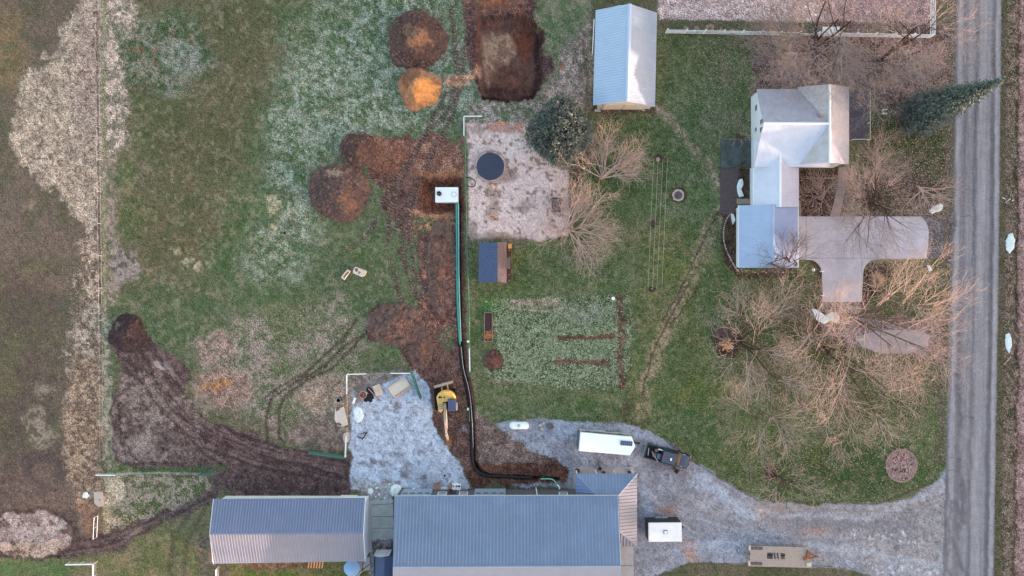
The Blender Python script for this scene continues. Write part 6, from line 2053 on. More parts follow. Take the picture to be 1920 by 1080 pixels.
MB().lump(gp(1082, 881, 0.4), 0.24, r, 0.6).build("dead_plant", M_CLOD, pn)
for k2, (x, y, lb) in enumerate(((1005, 914, "white downspout standing at the shop wall above the trench"), )):
    o = MB().tube([gp(x, y, 0.1), gp(x + 1, y + 3.4, 3.2)], 0.07, 6).build("downspout", M_TRIM)
    tag(o, lb, "pipe")
for (x, y, lb) in ((878, 617, "white marker bucket on the fence line beside the pipe"), ):
    o = MB().lathe(tuple(gp(x, y + 23)), [(0.14, 0), (0.16, 0.35), (0, 0.36)], 12).build("bucket", M_WHITE)
    tag(o, lb, "bucket")
st = thing("marker_stake", "white-topped survey stake right of the excavator with a thin rod", "stake", gp(878, 767))
MB().box(gp(878, 766, 0.3), (0.22, 0.22, 0.6)).build("head", M_TRIM, st)
MB().tube([gp(880, 769, 0.1), gp(880.5, 790, 0.1)], 0.03, 5).build("rod", M_GALV, st)
o = MB().lathe(tuple(gp(1149, 559.5)), [(0.2, 0), (0.24, 0.45), (0.2, 0.47), (0, 0.47)], 16).build("bucket", M_WHITE)
tag(o, "round white bucket at the garden's upper right corner", "bucket")
gl = thing("garden_globe", "pale round glass globe on a stand in the bed beside the driveway", "garden ornament", gp(1521, 507))
p = P(1525, 506, 0.8)
mb = MB()
mb.lathe((p.x, p.y, 0.6), [(0.05, 0), (0.16, 0.05), (0.22, 0.18), (0.2, 0.32), (0.1, 0.42), (0, 0.44)], 16)
mb.build("globe", mat("pale_glass_ball", (214, 222, 210), 0.3, 0, 0.05, 3), gl, smooth=True)
MB().tube([(p.x, p.y, 0), (p.x, p.y, 0.62)], 0.05, 6).build("stand", M_BLACK, gl)
lc = thing("lawn_chair", "small white square chair frame on the leaves left of the spruce", "chair", gp(1655, 211))
q_ = gp(1655, 211)
MB().box((q_.x, q_.y, 0.4), (0.42, 0.42, 0.04)).build("seat", M_DK, lc)
for dx, dy in ((-1, -1), (1, -1), (1, 1), (-1, 1)):
    MB().box((q_.x + dx * 0.22, q_.y + dy * 0.22, 0.25), (0.06, 0.06, 0.5)).build("leg", M_TRIM, lc)
for dx, dy, sx, sy in ((0, 0.25, 0.56, 0.07), (-0.25, 0, 0.07, 0.44), (0.0, -0.25, 0.56, 0.07)):
    MB().box((q_.x + dx, q_.y + dy, 0.55), (sx, sy, 0.1)).build("arm_rail", M_TRIM, lc)
sg = thing("sign_board", "flat white board propped behind the big bare tree's trunks by the rail fence", "board", gp(1558, 66))
q_ = P(1558, 57, 0.5)
MB().box((q_.x, q_.y, 0.45), (2.2, 0.95, 0.06), rot=Matrix.Rotation(0.35, 3, 'X')).build("panel", M_SNOW, sg)
for dx in (-0.9, 0.9):
    MB().box((q_.x + dx, q_.y, 0.2), (0.08, 0.6, 0.4)).build("support", M_WOODD, sg)
mbx = thing("picket", "pale stick lying on the far verge across the road", "stick", gp(1887, 676))
MB().tube([gp(1882, 684, 0.05), gp(1894, 669, 0.08)], 0.05, 5).build("shaft", M_WOODP, mbx)
MB().tube([gp(1883, 683, 0.08), gp(1885, 680, 0.12)], 0.06, 5).build("end", M_ORANGE, mbx)
wd = thing("junk_cluster", "pale broken branch bits on the far verge across the road", "debris", gp(1890, 377))
for i in range(7):
    a_ = gp(1884 + i * 2.4, 376 + r.uniform(-3, 3), 0.06)
    MB().tube([a_, a_ + Vector((r.uniform(-.4, .4), r.uniform(-.2, .2), 0.04))], 0.05, 5).build("piece", M_WOODP if i % 2 else M_WHITE, wd)
for (x, y, lb) in ((1540.5, 509, "small white path lamp, upper of two at the driveway's left edge"), (1541.5, 554, "small white path lamp, lower of two at the driveway's left edge")):
    o = MB().box(gp(x, y, 0.15), (0.45, 0.14, 0.3)).build("path_light", M_TRIM)
    tag(o, lb, "lamp")
# rock edging round the garage bed
ge = thing("stone_edging", "curved line of pale stones edging the bed left of the garage", "edging", gp(1358, 440))
line = smoothpts([(1373, 398), (1362, 412), (1357, 430), (1357, 448), (1361, 466), (1368, 482), (1376, 497), (1384, 508)], 5)
for x, y in line:
    MB().lump(gp(x, y, 0), r.uniform(0.08, 0.14), r).build("stone", M_STONE, ge)
ge = thing("stone_edging", "straight line of pale stones in the bed right of the farmhouse wing", "edging", gp(1530, 334))
for k2 in range(24):
    MB().lump(gp(1500 + k2 * 2.8, 334 + r.uniform(-.6, .6), 0), r.uniform(0.06, 0.11), r).build("stone", M_STONE, ge)
st5 = thing("log_border", "broken pale bark pieces along the garage's south wall", "border", gp(1430, 509))
for k2 in range(40):
    a_ = gp(1388 + k2 * 2.1, 508 + r.uniform(-2.5, 3), 0.05)
    MB().tube([a_, a_ + Vector((r.uniform(-.25, .25), r.uniform(-.1, .1), 0.05))], r.uniform(0.05, 0.1), 5).build("piece", (M_CLOD, M_STONE, M_LEAF)[k2 % 3], st5)
for (x, y, lb) in ((1199, 918, "small pale stone beside the porch roof's right edge, uppermost of three"), (1199, 953, "small pale stone beside the porch roof's right edge, middle of three"), (1199, 966, "small pale stone beside the porch roof's right edge, lowest of three")):
    o = MB().lump(gp(x, y, 0), 0.14, r).build("boulder", M_STONE)
    tag(o, lb, "stone")

# ------------------------------------------------------------------ the person by the truck
pr_ = gp(1265, 879)
per = thing("person", "person in a black jacket and tan trousers standing by the pickup's front", "person", pr_, math.radians(-60))


def skin(name, verts, edges, radii, m, parent, root=0):
    me = bpy.data.meshes.new(name)
    me.from_pydata(verts, edges, [])
    me.materials.append(m)
    o = bpy.data.objects.new(name, me)
    C.objects.link(o)
    o.parent = parent
    md = o.modifiers.new("skin", 'SKIN')
    lay = me.skin_vertices[0] if me.skin_vertices else None
    if lay is None:
        bm_ = __import__("bmesh").new()
        bm_.from_mesh(me)
        bm_.verts.layers.skin.verify()
        bm_.to_mesh(me)
        bm_.free()
        lay = me.skin_vertices[0]
    for i, rr in enumerate(radii):
        lay.data[i].radius = rr if isinstance(rr, tuple) else (rr, rr)
        lay.data[i].use_root = (i == root)
    s = o.modifiers.new("sub", 'SUBSURF')
    s.levels = 1
    s.render_levels = 2
    md.use_smooth_shade = True
    return o


bv = [(0, 0, .95), (0, 0, 1.15), (0, 0, 1.38), (0.0, 0, 1.5), (0.03, 0, 1.60), (0.03, 0, 1.72),
      (0, .19, 1.42), (0.05, .27, 1.15), (0.25, .25, 1.0), (0.33, .22, 0.98), (0, -.19, 1.42), (-0.02, -.27, 1.14), (0.1, -.3, .9), (0.13, -.3, .82),
      (0, .1, .9), (0.02, .12, .5), (0, .13, .08), (0.16, .14, .05), (0, -.1, .9), (0.0, -.12, .5), (-0.03, -.13, .08), (0.13, -.14, .05)]
be = [(0, 1), (1, 2), (2, 3), (3, 4), (4, 5), (2, 6), (6, 7), (7, 8), (8, 9), (2, 10), (10, 11), (11, 12), (12, 13), (0, 14), (14, 15), (15, 16), (16, 17), (0, 18), (18, 19), (19, 20), (20, 21)]
br = [(.16, .12), (.15, .12), (.17, .12), .06, .09, .085, .07, .05, .035, .03, .07, .05, .035, .03, .09, .06, .045, .04, .09, .06, .045, .04]
M_SKIN = mat("skin", (206, 160, 136), 0.6, 0, 0.03, 5)
skin("body", bv, be, br, M_SKIN, per)
skin("jacket", [bv[i] for i in (0, 1, 2, 6, 7, 8, 10, 11, 12)], [(0, 1), (1, 2), (2, 3), (3, 4), (4, 5), (2, 6), (6, 7), (7, 8)], [(.26, .21), (.25, .21), (.28, .22), .15, .11, .08, .15, .11, .08], mat("black_jacket", (38, 36, 40), 0.85, 0, 0.1, 4), per)
skin("trousers", [bv[i] for i in (0, 14, 15, 16, 18, 19, 20)], [(0, 1), (1, 2), (2, 3), (0, 4), (4, 5), (5, 6)], [(.165, .13), .11, .08, .065, .11, .08, .065], mat("tan_trousers", (166, 140, 112), 0.85, 0, 0.1, 4), per)
MB().lathe((0.015, 0, 1.66), [(0.105, 0), (0.115, .06), (0.1, .13), (0.05, .17), (0, .18)], 14).build("hair", mat("dark_hair", (52, 40, 34), 0.8, 0, 0.2, 20), per, local=True, smooth=True)
for sy in (-1, 1):
    MB().box((0.08, sy * 0.14, 0.05), (0.3, 0.11, 0.1), top=(0.85, 0.8)).build("shoe", M_BLACK, per, local=True)
    MB().lump((0.115, sy * 0.032, 1.665), 0.012, r).build("eye", M_BLACK, per, local=True)
    MB().lump((0.02, sy * 0.095, 1.65), 0.025, r).build("ear", M_SKIN, per, local=True)
MB().box((0.125, 0, 1.64), (0.035, 0.025, 0.05)).build("nose", M_SKIN, per, local=True)
MB().box((0.112, 0, 1.60), (0.01, 0.05, 0.012)).build("mouth", mat("lips", (160, 96, 88), 0.6, 0, 0.03, 5), per, local=True)
for hx, hy, hz, sg_ in ((0.33, .22, .98, 1), (0.13, -.3, .82, -1)):
    for k2 in range(5):
        o_ = (k2 - 2) * 0.019
        L = (0.05, 0.07, 0.078, 0.072, 0.055)[k2]
        a_ = Vector((hx, hy + o_, hz - 0.02))
        dv = Vector((0.8, 0, -0.5)) if sg_ > 0 else Vector((0.3, 0, -0.95))
        MB().tube([a_, a_ + dv.normalized() * L, a_ + dv.normalized() * L + Vector((-0.005, 0, -0.03))], [0.01, 0.009, 0.007], 6).build("finger", M_SKIN, per, local=True)

# ------------------------------------------------------------------ trees
TG = {}


class Segs:
    def __init__(self):
        self.a, self.b, self.ra, self.rb = [], [], [], []

    def add(self, a, b, ra, rb):
        self.a.append(a)
        self.b.append(b)
        self.ra.append(ra)
        self.rb.append(rb)

    def mesh(self, name, m, parent, sides):
        a, b = np.array(self.a), np.array(self.b)
        ra, rb = np.array(self.ra), np.array(self.rb)
        d = b - a
        d /= (np.linalg.norm(d, axis=1, keepdims=True) + 1e-9)
        up = np.where(np.abs(d[:, 2:3]) > 0.9, np.array([[1.0, 0, 0]]), np.array([[0, 0, 1.0]]))
        u = np.cross(d, up)
        u /= (np.linalg.norm(u, axis=1, keepdims=True) + 1e-9)
        w = np.cross(d, u)
        n = len(a)
        co = np.zeros((n, 2, sides, 3))
        for k in range(sides):
            t = 2 * math.pi * k / sides
            o = u * math.cos(t) + w * math.sin(t)
            co[:, 0, k] = a + o * ra[:, None]
            co[:, 1, k] = b + o * rb[:, None]
        base = np.arange(n)[:, None] * 2 * sides
        q = []
        for k in range(sides):
            k2 = (k + 1) % sides
            q.append(np.concatenate([base + k, base + k2, base + sides + k2, base + sides + k], 1))
        return np_mesh(name, co.reshape(-1, 3), np.concatenate(q), m, parent)


def bare_tree(label, base, lobes, seed, twig=0.012, m_tr=None, m_tw=None, name="bare_tree", cat="tree", group=None, fork=0.3, twigs=2, tl=0.45, stems=1, f0=0.3, dens=1.0, **kw):
    """lobes: (px, py, height, radius, vertical radius, richness); a limb runs to each lobe and fans out there into finer and finer branches"""
    rg = random.Random(seed)
    g = rg.gauss
    b = gp(*base)
    t = thing(name, label, cat, tuple(b), 0, group)
    thick, thin = Segs(), Segs()

    def put(a, c, ra, rb_):
        (thick if ra > twig * 3.2 else thin).add(tuple(a), tuple(c), ra, rb_)

    def branch(p, d, L, r, depth):
        n = max(2, min(6, int(L / 0.38)))
        st = L / n
        side = 1 if rg.random() < 0.5 else -1
        for i in range(n):
            d = (d + Vector((g(0, .10), g(0, .10), g(0.02, .07)))).normalized()
            q = p + d * st
            if q.z < 0.25:
                q.z = 0.25 + rg.random() * 0.2
            r1 = max(r * 0.9, twig * 0.7)
            put(p, q, r, r1)
            p, r = q, r1
            if depth > 0 and i > 0:
                for _ in range(2 if (depth > 1 and rg.random() < 0.5 * dens) else 1):
                    ax = d.cross(Vector((g(0, .35), g(0, .35), 1))).normalized()
                    a_ = rg.uniform(0.42, 0.85) * side
                    dd = (d * math.cos(a_) + ax * math.sin(a_) + Vector((0, 0, g(0.05, .22)))).normalized()
                    branch(p, dd, L * rg.uniform(0.42, 0.66) * (1 - 0.35 * i / n), max(r * 0.66, twig * 0.8), depth - 1)
                    side = -side

    if stems == 1:
        hs = [(b - Vector((0, 0, .3)), None)]
        cz = sum(l[2] for l in lobes) / len(lobes)
        cc = sum((P(l[0], l[1], l[2]) for l in lobes), Vector()) / len(lobes)
        hk = b + Vector((0, 0, max(0.4, cz * fork)))
        hk.x += (cc.x - b.x) * 0.1
        hk.y += (cc.y - b.y) * 0.1
        put(b - Vector((0, 0, .3)), hk, twig * 16, twig * 13)
    for px, py, h, rr, rz, n in lobes:
        c = P(px, py, h)
        out = (c - b)
        out.z = 0
        if out.length < 0.8:
            out = Vector((g(0, 1), g(0, 1), 0))
        od = out.normalized()
        inner = c - od * rr * 0.55 - Vector((0, 0, rz * 0.5))
        inner.z = max(inner.z, 0.5)
        start = hk if stems == 1 else b + Vector((g(0, .12), g(0, .12), 0))
        mid = start.lerp(inner, 0.5) + Vector((g(0, .25), g(0, .25), (0.10 if stems == 1 else -0.02) * h))
        R0 = twig * (3.2 + 0.17 * math.sqrt(n))
        ctrl = smoothpts([tuple(start), tuple(mid), tuple(inner)], 4)
        k = len(ctrl)
        for i in range(k - 1):
            put(Vector(ctrl[i]), Vector(ctrl[i + 1]), R0 * (1.5 - 0.6 * i / k), R0 * (1.5 - 0.6 * (i + 1) / k))
        m = max(5, int(n * dens / 75))
        base_a = math.atan2(od.y, od.x)
        for i in range(m):
            sp_ = rg.uniform(-1.9, 1.9) * (0.9 if out.length > 1.5 else 1.6)
            a_ = base_a + sp_
            el = rg.uniform(-0.05, 0.75)
            d = Vector((math.cos(a_) * math.cos(el), math.sin(a_) * math.cos(el), math.sin(el) * min(1, rz / rr + 0.15)))
            src = Vector(ctrl[rg.randrange(max(1, k // 2), k)])
            branch(src, d.normalized(), rr * rg.uniform(0.9, 1.45), R0 * rg.uniform(0.45, 0.75), 3 if (rr > 1.6 and rg.random() < 0.6) else 2)
    if len(thick.a):
        thick.mesh("trunk", m_tr or M_BARK, t, 6)
    thin.mesh("crown", m_tw or M_TWIG, t, 3)
    return t


G1 = "bare deciduous trees around the farmhouse"
bare_tree("small pinkish bare tree right of the big evergreen", (1126, 333), [(1134, 298, 2.6, 4.0, 2.2, 900), (1148, 290, 2.8, 3.0, 2, 250)], 1, 0.014, M_TWIGP, M_TWIGP, group=G1, twigs=3, fork=0.1, stems=4, f0=0.3)
bare_tree("wide bare tree with pinkish twigs overhanging the sandy yard's lower right corner", (1066, 430), [(1095, 420, 3.4, 4.6, 2.6, 800), (1060, 445, 2.6, 3.6, 2.0, 520), (1120, 405, 3.8, 3.2, 2, 420), (1110, 455, 2.6, 3.2, 1.8, 420), (1030, 455, 2, 2.4, 1.4, 260), (1085, 375, 3.2, 2.6, 1.6, 240)], 2, 0.015, M_TWIGP, M_TWIGP, group=G1, twigs=3, fork=0.12, stems=5, f0=0.3)
bare_tree("small bare tree growing before the garage's lower wall, branches over its roof", (1476, 512), [(1460, 462, 5.0, 3.2, 1.4, 520), (1432, 488, 5.0, 2.2, 1.2, 260), (1482, 472, 5.0, 2.4, 1.2, 260)], 3, 0.014, M_BARKD, M_BARK, group=G1, twigs=2, fork=0.25)
bare_tree("bare tree by the front path with dark limbs reaching over the concrete driveway", (1622, 384), [(1610, 370, 5.0, 4.6, 2.4, 800), (1660, 425, 6.5, 4.4, 2.0, 420), (1590, 450, 5.5, 3.4, 1.6, 200), (1680, 370, 5.0, 4.4, 2.4, 700), (1640, 310, 5.0, 3.8, 2.0, 450)], 4, 0.013, M_BARKD, M_TWIGD, group=G1, twigs=3, fork=0.3, f0=0.3)
bare_tree("dense tan shrub between the front path and the farmhouse wing", (1534, 368), [(1538, 372, 1.6, 2.7, 1.4, 700), (1556, 335, 2.0, 2.2, 1.4, 300)], 5, 0.012, M_TWIGD, M_TWIG, "bare_shrub", "shrub", "bare shrubs by the house", twigs=3, fork=0.1, stems=6, f0=0.3)
bare_tree("tan shrub with sunlit pink painted in its twigs at the roadside above the oval snow patch", (1730, 372), [(1735, 372, 1.8, 3.2, 1.5, 700)], 6, 0.013, M_TWIGP, M_TWIGP, "bare_shrub", "shrub", "bare shrubs by the house", twigs=3, fork=0.1, stems=6, f0=0.3)
bare_tree("low tan shrub mass directly below the dark terrace", (1636, 300), [(1632, 292, 2.6, 3.0, 1.6, 520), (1664, 300, 2.4, 2.4, 1.4, 300)], 7, 0.012, M_TWIGD, M_TWIG, "bare_shrub", "shrub", "bare shrubs by the house", twigs=3, fork=0.12, stems=5, f0=0.3)
bare_tree("many-trunked tall bare tree straddling the rail fence left of the white board", (1527, 92), [(1500, 60, 9, 5.0, 3.4, 525), (1560, 20, 11, 5.5, 3.4, 525), (1470, 110, 7.5, 4.6, 3, 465), (1540, 130, 6.5, 4.6, 2.6, 465), (1430, 90, 6, 3.0, 2.0, 195), (1600, 60, 9, 4.2, 3, 315), (1520, -30, 12, 5, 3, 225)], 8, 0.0155, M_BARKD, M_TWIGD, group=G1, twigs=3, fork=0.28, stems=4, f0=0.36, rpow=0.5)
bare_tree("tall bare tree between the farmhouse roof and the rail fence's corner", (1650, 112), [(1700, 95, 9, 4.6, 3, 420), (1760, 70, 11, 4.4, 3, 345), (1755, 115, 8.5, 3.6, 2.4, 240), (1650, 130, 7, 4.2, 2.6, 345), (1610, 160, 5.5, 3.6, 2, 240), (1700, 150, 6, 3.4, 2, 195), (1790, 20, 12, 4, 3, 195)], 9, 0.015, M_BARKD, M_TWIGD, group=G1, twigs=3, fork=0.25, stems=2, f0=0.36, rpow=0.5)
bare_tree("small grey bare tree at the upper right corner of the farmhouse terrace", (1648, 190), [(1650, 180, 4.4, 2.4, 1.6, 280), (1620, 215, 4, 2.4, 1.6, 240)], 10, 0.011, M_BARK, M_TWIG, group=G1, twigs=2, fork=0.25)
bare_tree("bare tree rising from the firewood ring, leftmost of the lower yard trees", (1385, 637), [(1400, 570, 6.5, 4.2, 2.6, 420), (1395, 690, 6, 4.2, 2.6, 390), (1440, 620, 8, 4.2, 2.6, 315), (1470, 560, 8, 3.6, 2.4, 285), (1450, 690, 8, 4.2, 2.6, 315), (1470, 740, 8, 4, 2.6, 240)], 11, 0.0125, M_BARKD, M_TWIG, group=G1, twigs=3, fork=0.2, stems=3, f0=0.36, rpow=0.5)
bare_tree("great sunlit bare tree whose limbs spread over the road", (1592, 592), [(1690, 620, 10, 5.4, 3, 384), (1760, 600, 11, 5.2, 3, 384), (1800, 560, 12, 4.4, 2.4, 210), (1640, 540, 10, 4.4, 2.6, 186), (1780, 680, 10, 4.8, 2.8, 285), (1700, 690, 9, 4.8, 2.8, 260), (1730, 520, 11, 4.4, 2.4, 161), (1600, 640, 10, 4.4, 2.6, 198)], 12, 0.013, M_BARK, M_TWIGP, group=G1, twigs=3, dens=0.6, fork=0.22, stems=3, f0=0.36, rpow=0.5)
bare_tree("tall sunlit bare tree below the jagged snow, middle of the lower yard", (1543, 648), [(1500, 600, 9, 4.4, 2.8, 322), (1570, 680, 9, 4.6, 2.8, 285), (1620, 740, 9, 5.0, 3, 347), (1500, 670, 8, 4.2, 2.8, 260), (1560, 590, 9, 3.4, 2.4, 148), (1660, 800, 8, 4.2, 2.6, 260), (1580, 790, 7, 4.2, 2.6, 260), (1700, 760, 8, 4.0, 2.6, 198)], 13, 0.0125, M_BARKD, M_TWIGP, group=G1, twigs=3, dens=0.6, fork=0.22, stems=3, f0=0.36, rpow=0.5)
bare_tree("low grey-tan bare tree at the lower left of the yard trees", (1425, 770), [(1395, 792, 5, 3.6, 2.2, 465), (1440, 780, 5.5, 3.8, 2.4, 360), (1475, 800, 5, 3.2, 2, 240)], 14, 0.0125, M_BARK, M_TWIG, group=G1, twigs=3, fork=0.2, stems=3, f0=0.33)
bare_tree("small bare tree below the flower bed's level reaching toward the lawn's lower edge", (1562, 815), [(1562, 838, 4.4, 2.8, 1.8, 260)], 15, 0.012, M_BARK, M_TWIG, group=G1, twigs=2, fork=0.3)
bare_tree("lone bare tree from the small mulch ring, twigs hanging over the drive", (1447, 886), [(1478, 935, 5.5, 3.6, 2.0, 520), (1450, 880, 3.2, 2.6, 1.6, 160)], 16, 0.0115, M_BARKD, M_TWIG, group=G1, twigs=3, fork=0.3)
# ornamental grasses and small shrubs
def grass_clump(label, cx, cy, rr, h, n, seed, m=None, group="dead ornamental grasses"):
    rd = random.Random(seed)
    s_ = Segs()
    b = gp(cx, cy)
    for i in range(n):
        a = rd.uniform(0, 6.28)
        q = rd.random() ** 0.5
        e = b + Vector((math.cos(a) * rr * q, math.sin(a) * rr * q, h * (1.05 - 0.6 * q * q)))
        mm = b + Vector((math.cos(a) * rr * q * 0.35, math.sin(a) * rr * q * 0.35, h * 0.7))
        s_.add(np.array(b + Vector((rd.gauss(0, .08), rd.gauss(0, .08), 0))), np.array(mm), 0.02, 0.018)
        s_.add(np.array(mm), np.array(e), 0.018, 0.008)
    o = s_.mesh("ornamental_grass", m or M_GRASSD, None, 3)
    return tag(o, label, "ornamental grass", group)


for i, (x, y, rr, h, lb) in enumerate(((1284, 58, 0.45, 1.1, "tan grass tuft in the bed under the rail fence, leftmost of its row"), (1303, 60, 0.5, 1.3, "tan grass tuft second from the left below the rail fence"),
                                       (1326, 59, 0.75, 1.8, "tallest tan grass tuft in the row below the rail fence"), (1349, 62, 0.5, 1.0, "tan grass tuft second from the right below the rail fence"), (1370, 63, 0.5, 1.0, "tan grass tuft at the right end of the row below the rail fence"),
                                       (1640, 527, 1.3, 1.3, "large fanned clump of dead grass in the bed right of the driveway stub"), (1655, 556, 0.6, 0.7, "low pale grass clump beneath the large fanned clump"))):
    grass_clump(lb, x, y, rr, h, 260 if rr > 1 else 120, i)
bare_tree("thin purple shrub at the corner of the garage's lower bed", (1372, 412), [(1372, 414, 0.7, 0.6, 0.4, 120)], 31, 0.012, M_WOODD, M_CLOD, "bare_shrub", "shrub", "bare shrubs by the house", twigs=2, fork=0.1, stems=4, tl=0.2)
bare_tree("reddish shrub against the farmhouse wall below the dark patio", (1400, 305), [(1400, 312, 0.9, 1.0, 0.5, 200)], 32, 0.012, M_WOODD, M_CLOD, "bare_shrub", "shrub", "bare shrubs by the house", twigs=2, fork=0.1, stems=4, tl=0.25)
bare_tree("pale shrub on the lawn against the farmhouse wall above the dark patio", (1383, 250), [(1380, 252, 0.8, 1.1, 0.5, 200)], 33, 0.012, M_WOODD, M_TWIGP, "bare_shrub", "shrub", "bare shrubs by the house", twigs=2, fork=0.1, stems=4, tl=0.25)
for i, (x, y, lb) in enumerate(((1168, 600, "reddish dead shrub at the garden's right border, uppermost"), (1162, 668, "reddish dead shrub at the garden's right border, middle"), (1164, 706, "dark dead shrub at the garden's right border, lowest"))):
    bare_tree(lb, (x, y), [(x, y, 0.6, 0.7, 0.4, 160)], 40 + i, 0.014, M_WOODD, M_CLOD, "bare_shrub", "shrub", "dead garden shrubs", twigs=2, fork=0.1, stems=4, tl=0.2)


# evergreens
def sprays(rng, cen, out, size, k, spread=0.5):
    """k flat leaf-shaped sprays round each centre, leaning along `out`"""
    n = len(cen)
    c = np.repeat(cen, k, 0) + rng.normal(size=(n * k, 3)) * size * spread
    o = np.repeat(out, k, 0) + rng.normal(size=(n * k, 3)) * 0.55
    o /= np.linalg.norm(o, axis=1, keepdims=True)
    s = np.cross(o, rng.normal(size=o.shape))
    s /= np.linalg.norm(s, axis=1, keepdims=True) + 1e-9
    L = size * rng.uniform(0.7, 1.3, (n * k, 1))
    W = L * 0.22
    co = np.stack([c - o * L * 0.4, c + s * W, c + o * L * 0.6, c - s * W], 1)
    return co.reshape(-1, 3), np.arange(n * k * 4).reshape(-1, 4)


def spruce(label, base, top, h, rmax, seed):
    rng = np.random.RandomState(seed)
    b = np.array(gp(*base))
    t = thing("spruce_tree", label, "tree", tuple(b))
    mb = MB()
    mb.tube([Vector(b) + Vector((0, 0, z)) for z in (-0.3, h * 0.3, h * 0.7, h * 0.98)], [0.28, 0.2, 0.1, 0.02], 8)
    mb.build("trunk", M_BARKD, t)
    cs, os_ = [], []
    br_ = Segs()
    z = 0.7
    while z < h * 0.985:
        q = z / h
        R = rmax * min(1, (1 - q) * 1.25) ** 0.85 * rng.uniform(0.82, 1.1)
        nb = int(9 + 8 * (1 - q))
        for k in range(nb):
            a = rng.uniform(0, 6.283)
            Rb = R * rng.uniform(0.7, 1.12)
            dr = -0.12 - 0.18 * (1 - q)
            tip = np.array([math.cos(a) * Rb, math.sin(a) * Rb, dr * Rb + 0.16 * Rb])
            st_ = b + np.array([0, 0, z])
            br_.add(st_, st_ + tip, 0.035, 0.012)
            for s in np.linspace(0.22, 1.0, max(3, int(Rb / 0.22))):
                side = np.array([-math.sin(a), math.cos(a), 0])
                wdt = 0.32 * Rb * (1.05 - s)
                for e in ((-1, 0, 1) if wdt > 0.15 else (0,)):
                    cs.append(st_ + tip * s + side * e * wdt + np.array([0, 0, -0.05 * abs(e)]))
                    os_.append(np.array([math.cos(a), math.sin(a), 0.0]) + side * e * 0.8)
        z += 0.34 * (1.15 - 0.55 * q)
    br_.mesh("limbs", M_BARKD, t, 3)["kind"] = "stuff"
    co, q = sprays(rng, np.array(cs), np.array(os_), 0.3, 3)
    np_mesh("crown", co, q, M_NEED, t)
    return t


spruce("tall blue-green spruce beside the road, its tip reaching across it", (1716, 219), None, 15.9, 2.9, 5)


def round_evergreen(label, base, cen, rx, rz, seed):
    rng = np.random.RandomState(seed)
    b = np.array(gp(*base))
    t = thing("evergreen_tree", label, "tree", tuple(b))
    c = np.array(P(*cen))
    v = rng.normal(size=(620, 3))
    v /= np.linalg.norm(v, axis=1, keepdims=True)
    v = v[v[:, 2] > -0.45]
    wob = 1 + 0.10 * np.sin(v[:, 0:1] * 4 + 1) + 0.08 * np.sin(v[:, 1:2] * 5 + 2) + rng.normal(size=(len(v), 1)) * 0.05
    tip = c + v * wob * np.array([[rx, rx, rz]])
    s_ = Segs()
    tr0 = b + np.array([0, 0, 0.6])
    for p in tip:
        mid = b + (c - b) * 0.55
        s_.add(mid, p, 0.04, 0.015)
    mb = MB()
    mb.tube([Vector(b) - Vector((0, 0, .3)), Vector(b) + Vector((0, 0, 1.2)), Vector(c)], [0.32, 0.26, 0.12], 8)
    mb.build("trunk", M_BARKD, t)
    s_.mesh("limbs", M_BARKD, t, 3)["kind"] = "stuff"
    cs, os_ = [], []
    for p, d in zip(tip, v):
        for k in range(7):
            cs.append(p + rng.normal(size=3) * 0.22 - d * rng.uniform(0, 0.35))
            os_.append(d + rng.normal(size=3) * 0.3)
        for k in range(3):
            cs.append(p + rng.normal(size=3) * 0.3 - d * rng.uniform(0.4, 1.1))
            os_.append(d)
    co, q = sprays(rng, np.array(cs), np.array(os_), 0.3, 6, 0.45)
    np_mesh("crown", co, q, M_NEED2, t)
    return t


round_evergreen("big round grey-green evergreen at the sandy yard's upper right corner", (1042, 262), (1050, 249, 2.8), 4.0, 3.2, 6)

# ------------------------------------------------------------------ ground litter
def scatter(name, label, n, region, size, m, seed, z=0.03, tilt=0.05, mask=None, thr=0.5):
    rg = np.random.RandomState(seed)
    x = rg.uniform(region[0], region[2], n)
    y = rg.uniform(region[1], region[3], n)
    if mask is not None:
        j = np.clip(((y - Y0) / STEP).astype(int), 0, NY - 1)
        i = np.clip(((x - X0) / STEP).astype(int), 0, NX - 1)
        k = mask[j, i] > rg.uniform(0, 1, n) * thr * 2
        k &= mask[j, i] > 0.02
        x, y = x[k], y[k]
        zz = ZH[j, i][k]
    else:
        zz = np.zeros(len(x))
    n = len(x)
    s = rg.uniform(*size, n)
    a = rg.uniform(0, 6.283, n)
    co = np.zeros((n, 4, 3))
    for q, (dx, dy) in enumerate(((1, 0), (0, 0.55), (-1, 0), (0, -0.55))):
        co[:, q, 0] = (x - 960) * S + s * (dx * np.cos(a) - dy * np.sin(a))
        co[:, q, 1] = (540 - y) * S + s * (dx * np.sin(a) + dy * np.cos(a))
        co[:, q, 2] = zz + z + rg.uniform(0, tilt, n)
    o = np_mesh(name, co.reshape(-1, 3), np.arange(n * 4).reshape(-1, 4), m)
    o["kind"] = "stuff"
    o["label"] = label
    return o


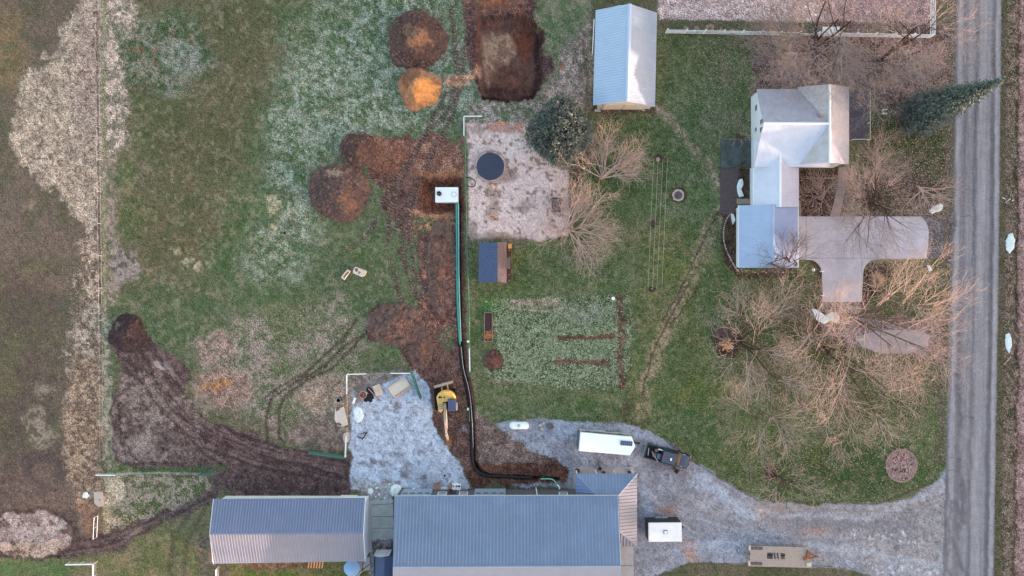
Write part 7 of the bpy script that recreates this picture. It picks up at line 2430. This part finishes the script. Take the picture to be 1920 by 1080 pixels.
lm = np.clip(m_poly([(1236, -90), (1752, -90), (1752, 44), (1236, 36)], 8, 2) * 0.5 + m_poly([(1400, 55), (1790, 48), (1790, 240), (1720, 240), (1600, 160), (1420, 176)], 50, 12) * 0.8
             + m_poly([(1620, 200), (1780, 240), (1782, 400), (1620, 330)], 40, 10) * 0.55 + m_poly([(1340, 500), (1780, 480), (1775, 960), (1500, 950), (1340, 820)], 80, 14) * 0.16
             + m_poly([(1500, 318), (1775, 320), (1775, 408), (1500, 408)], 20, 8) * 0.5 + m_poly([(1310, 60), (1408, 60), (1408, 260), (1330, 260)], 50, 10) * 0.25 + m_line([(1352, 90), (1356, 160)], 8, 8, 4) * 0.5, 0, 1) * (1 - m_road)
scatter("fallen_leaves", "dry pale brown leaves strewn under the bare trees", 60000, (1236, -80, 1790, 960), (0.05, 0.12), M_LEAF, 1, mask=lm)
vmm = (vm3 * 0.35 + m_line([(1895, -80), (1892, 540), (1886, 1160)], 16, 8, 3) * 0.7)
scatter("verge_litter", "dead leaves and stalks on the far road verge", 16000, (1872, -80, 2015, 1160), (0.05, 0.12), M_LEAF, 2, mask=vmm)
scatter("garden_plants", "frosted low leafy plants covering the garden", 20000, (900, 545, 1185, 730), (0.06, 0.15), M_CROP, 3, 0.05, 0.14, mask=m_gard * (1 - m_ell(925, 675, 22, 20, 4, 2)) * (1 - m_line([(1040, 631), (1155, 629)], 9, 6, 2)) * (1 - m_line([(1036, 677), (1145, 679)], 10, 6, 2)) * (1 - 0.8 * m_line([(1165, 550), (1165, 730)], 16, 8, 2)) * (1 - 0.7 * m_poly([(930, 555), (1185, 548), (1185, 600), (1060, 596), (930, 586)], 12, 6)) * 0.5)
sm = np.clip(m_poly([(165, -30), (190, -30), (190, 420), (132, 400), (60, 318), (28, 272), (26, 205), (48, 128), (112, 98), (120, 50)], 14, 12) * 0.5 + m_poly([(150, 462), (192, 440), (192, 800), (118, 800), (126, 640)], 16, 12) * 0.5
             + m_poly([(200, 880), (400, 890), (330, 950), (200, 1005)], 10, 8) * 0.35 + m_poly([(360, 640), (470, 590), (640, 560), (690, 640), (640, 800), (520, 800), (400, 760)], 40, 14) * 0.16, 0, 1)
scatter("straw", "flattened pale straw lying in the old field", 40000, (0, -60, 700, 1010), (0.05, 0.13), mat("flat_straw", (190, 172, 152), 0.9, 0, 0.0, 3, rgb2=(140, 124, 106), spec=0.02), 4, 0.03, 0.06, mask=sm)
scatter("lawn_leaves", "few pale leaves strewn on the green lawn", 5200, (1100, 200, 1400, 800), (0.03, 0.07), M_LEAF, 5, mask=m_poly([(1116, 210), (1400, 210), (1350, 790), (1180, 790)], 40, 10) * 0.2)

# ------------------------------------------------------------------ woodland added out of view to the east to hold back the low sun
rg = np.random.RandomState(9)
cs, os_ = [], []
wco, wq = [], []
n0_ = 0
for i in range(170):
    y = rg.uniform(-230, 90)
    x = 108 + rg.uniform(0, 16)
    hgt = rg.uniform(8.6, 11.6) + (0.8 if -30 < y < 5 else 0)  # taller stretch shades the shed and house roofs
    R = rg.uniform(2.6, 3.8)
    prof = [(0.5, 0.0), (1.0, 0.25), (0.95, 0.55), (0.6, 0.8), (0.12, 1.0)]
    K = 9
    for rr, zz in prof:
        for k in range(K):
            t = 2 * math.pi * k / K + rg.uniform(-.2, .2)
            q = R * rr * rg.uniform(0.75, 1.2)
            wco.append((x + q * math.cos(t), y + q * math.sin(t), zz * hgt + rg.uniform(-.4, .4)))
    for l in range(len(prof) - 1):
        for k in range(K):
            wq.append((n0_ + l * K + k, n0_ + l * K + (k + 1) % K, n0_ + (l + 1) * K + (k + 1) % K, n0_ + (l + 1) * K + k))
    n0_ += K * len(prof)
wco = np.array(wco)
face_c = wco.reshape(-1, 3)
co, q = sprays(rg, wco[rg.randint(0, len(wco), 9000)], np.tile(np.array([[0, 0, 1.0]]), (9000, 1)), 0.9, 2, 0.6)
co2 = np.concatenate([wco, co])
q2 = np.concatenate([np.array(wq), q + len(wco)])
o = np_mesh("shade_wood", co2, q2, M_NEED)
o["kind"] = "stuff"
o["label"] = "unseen evergreen wood added to block the low sun"
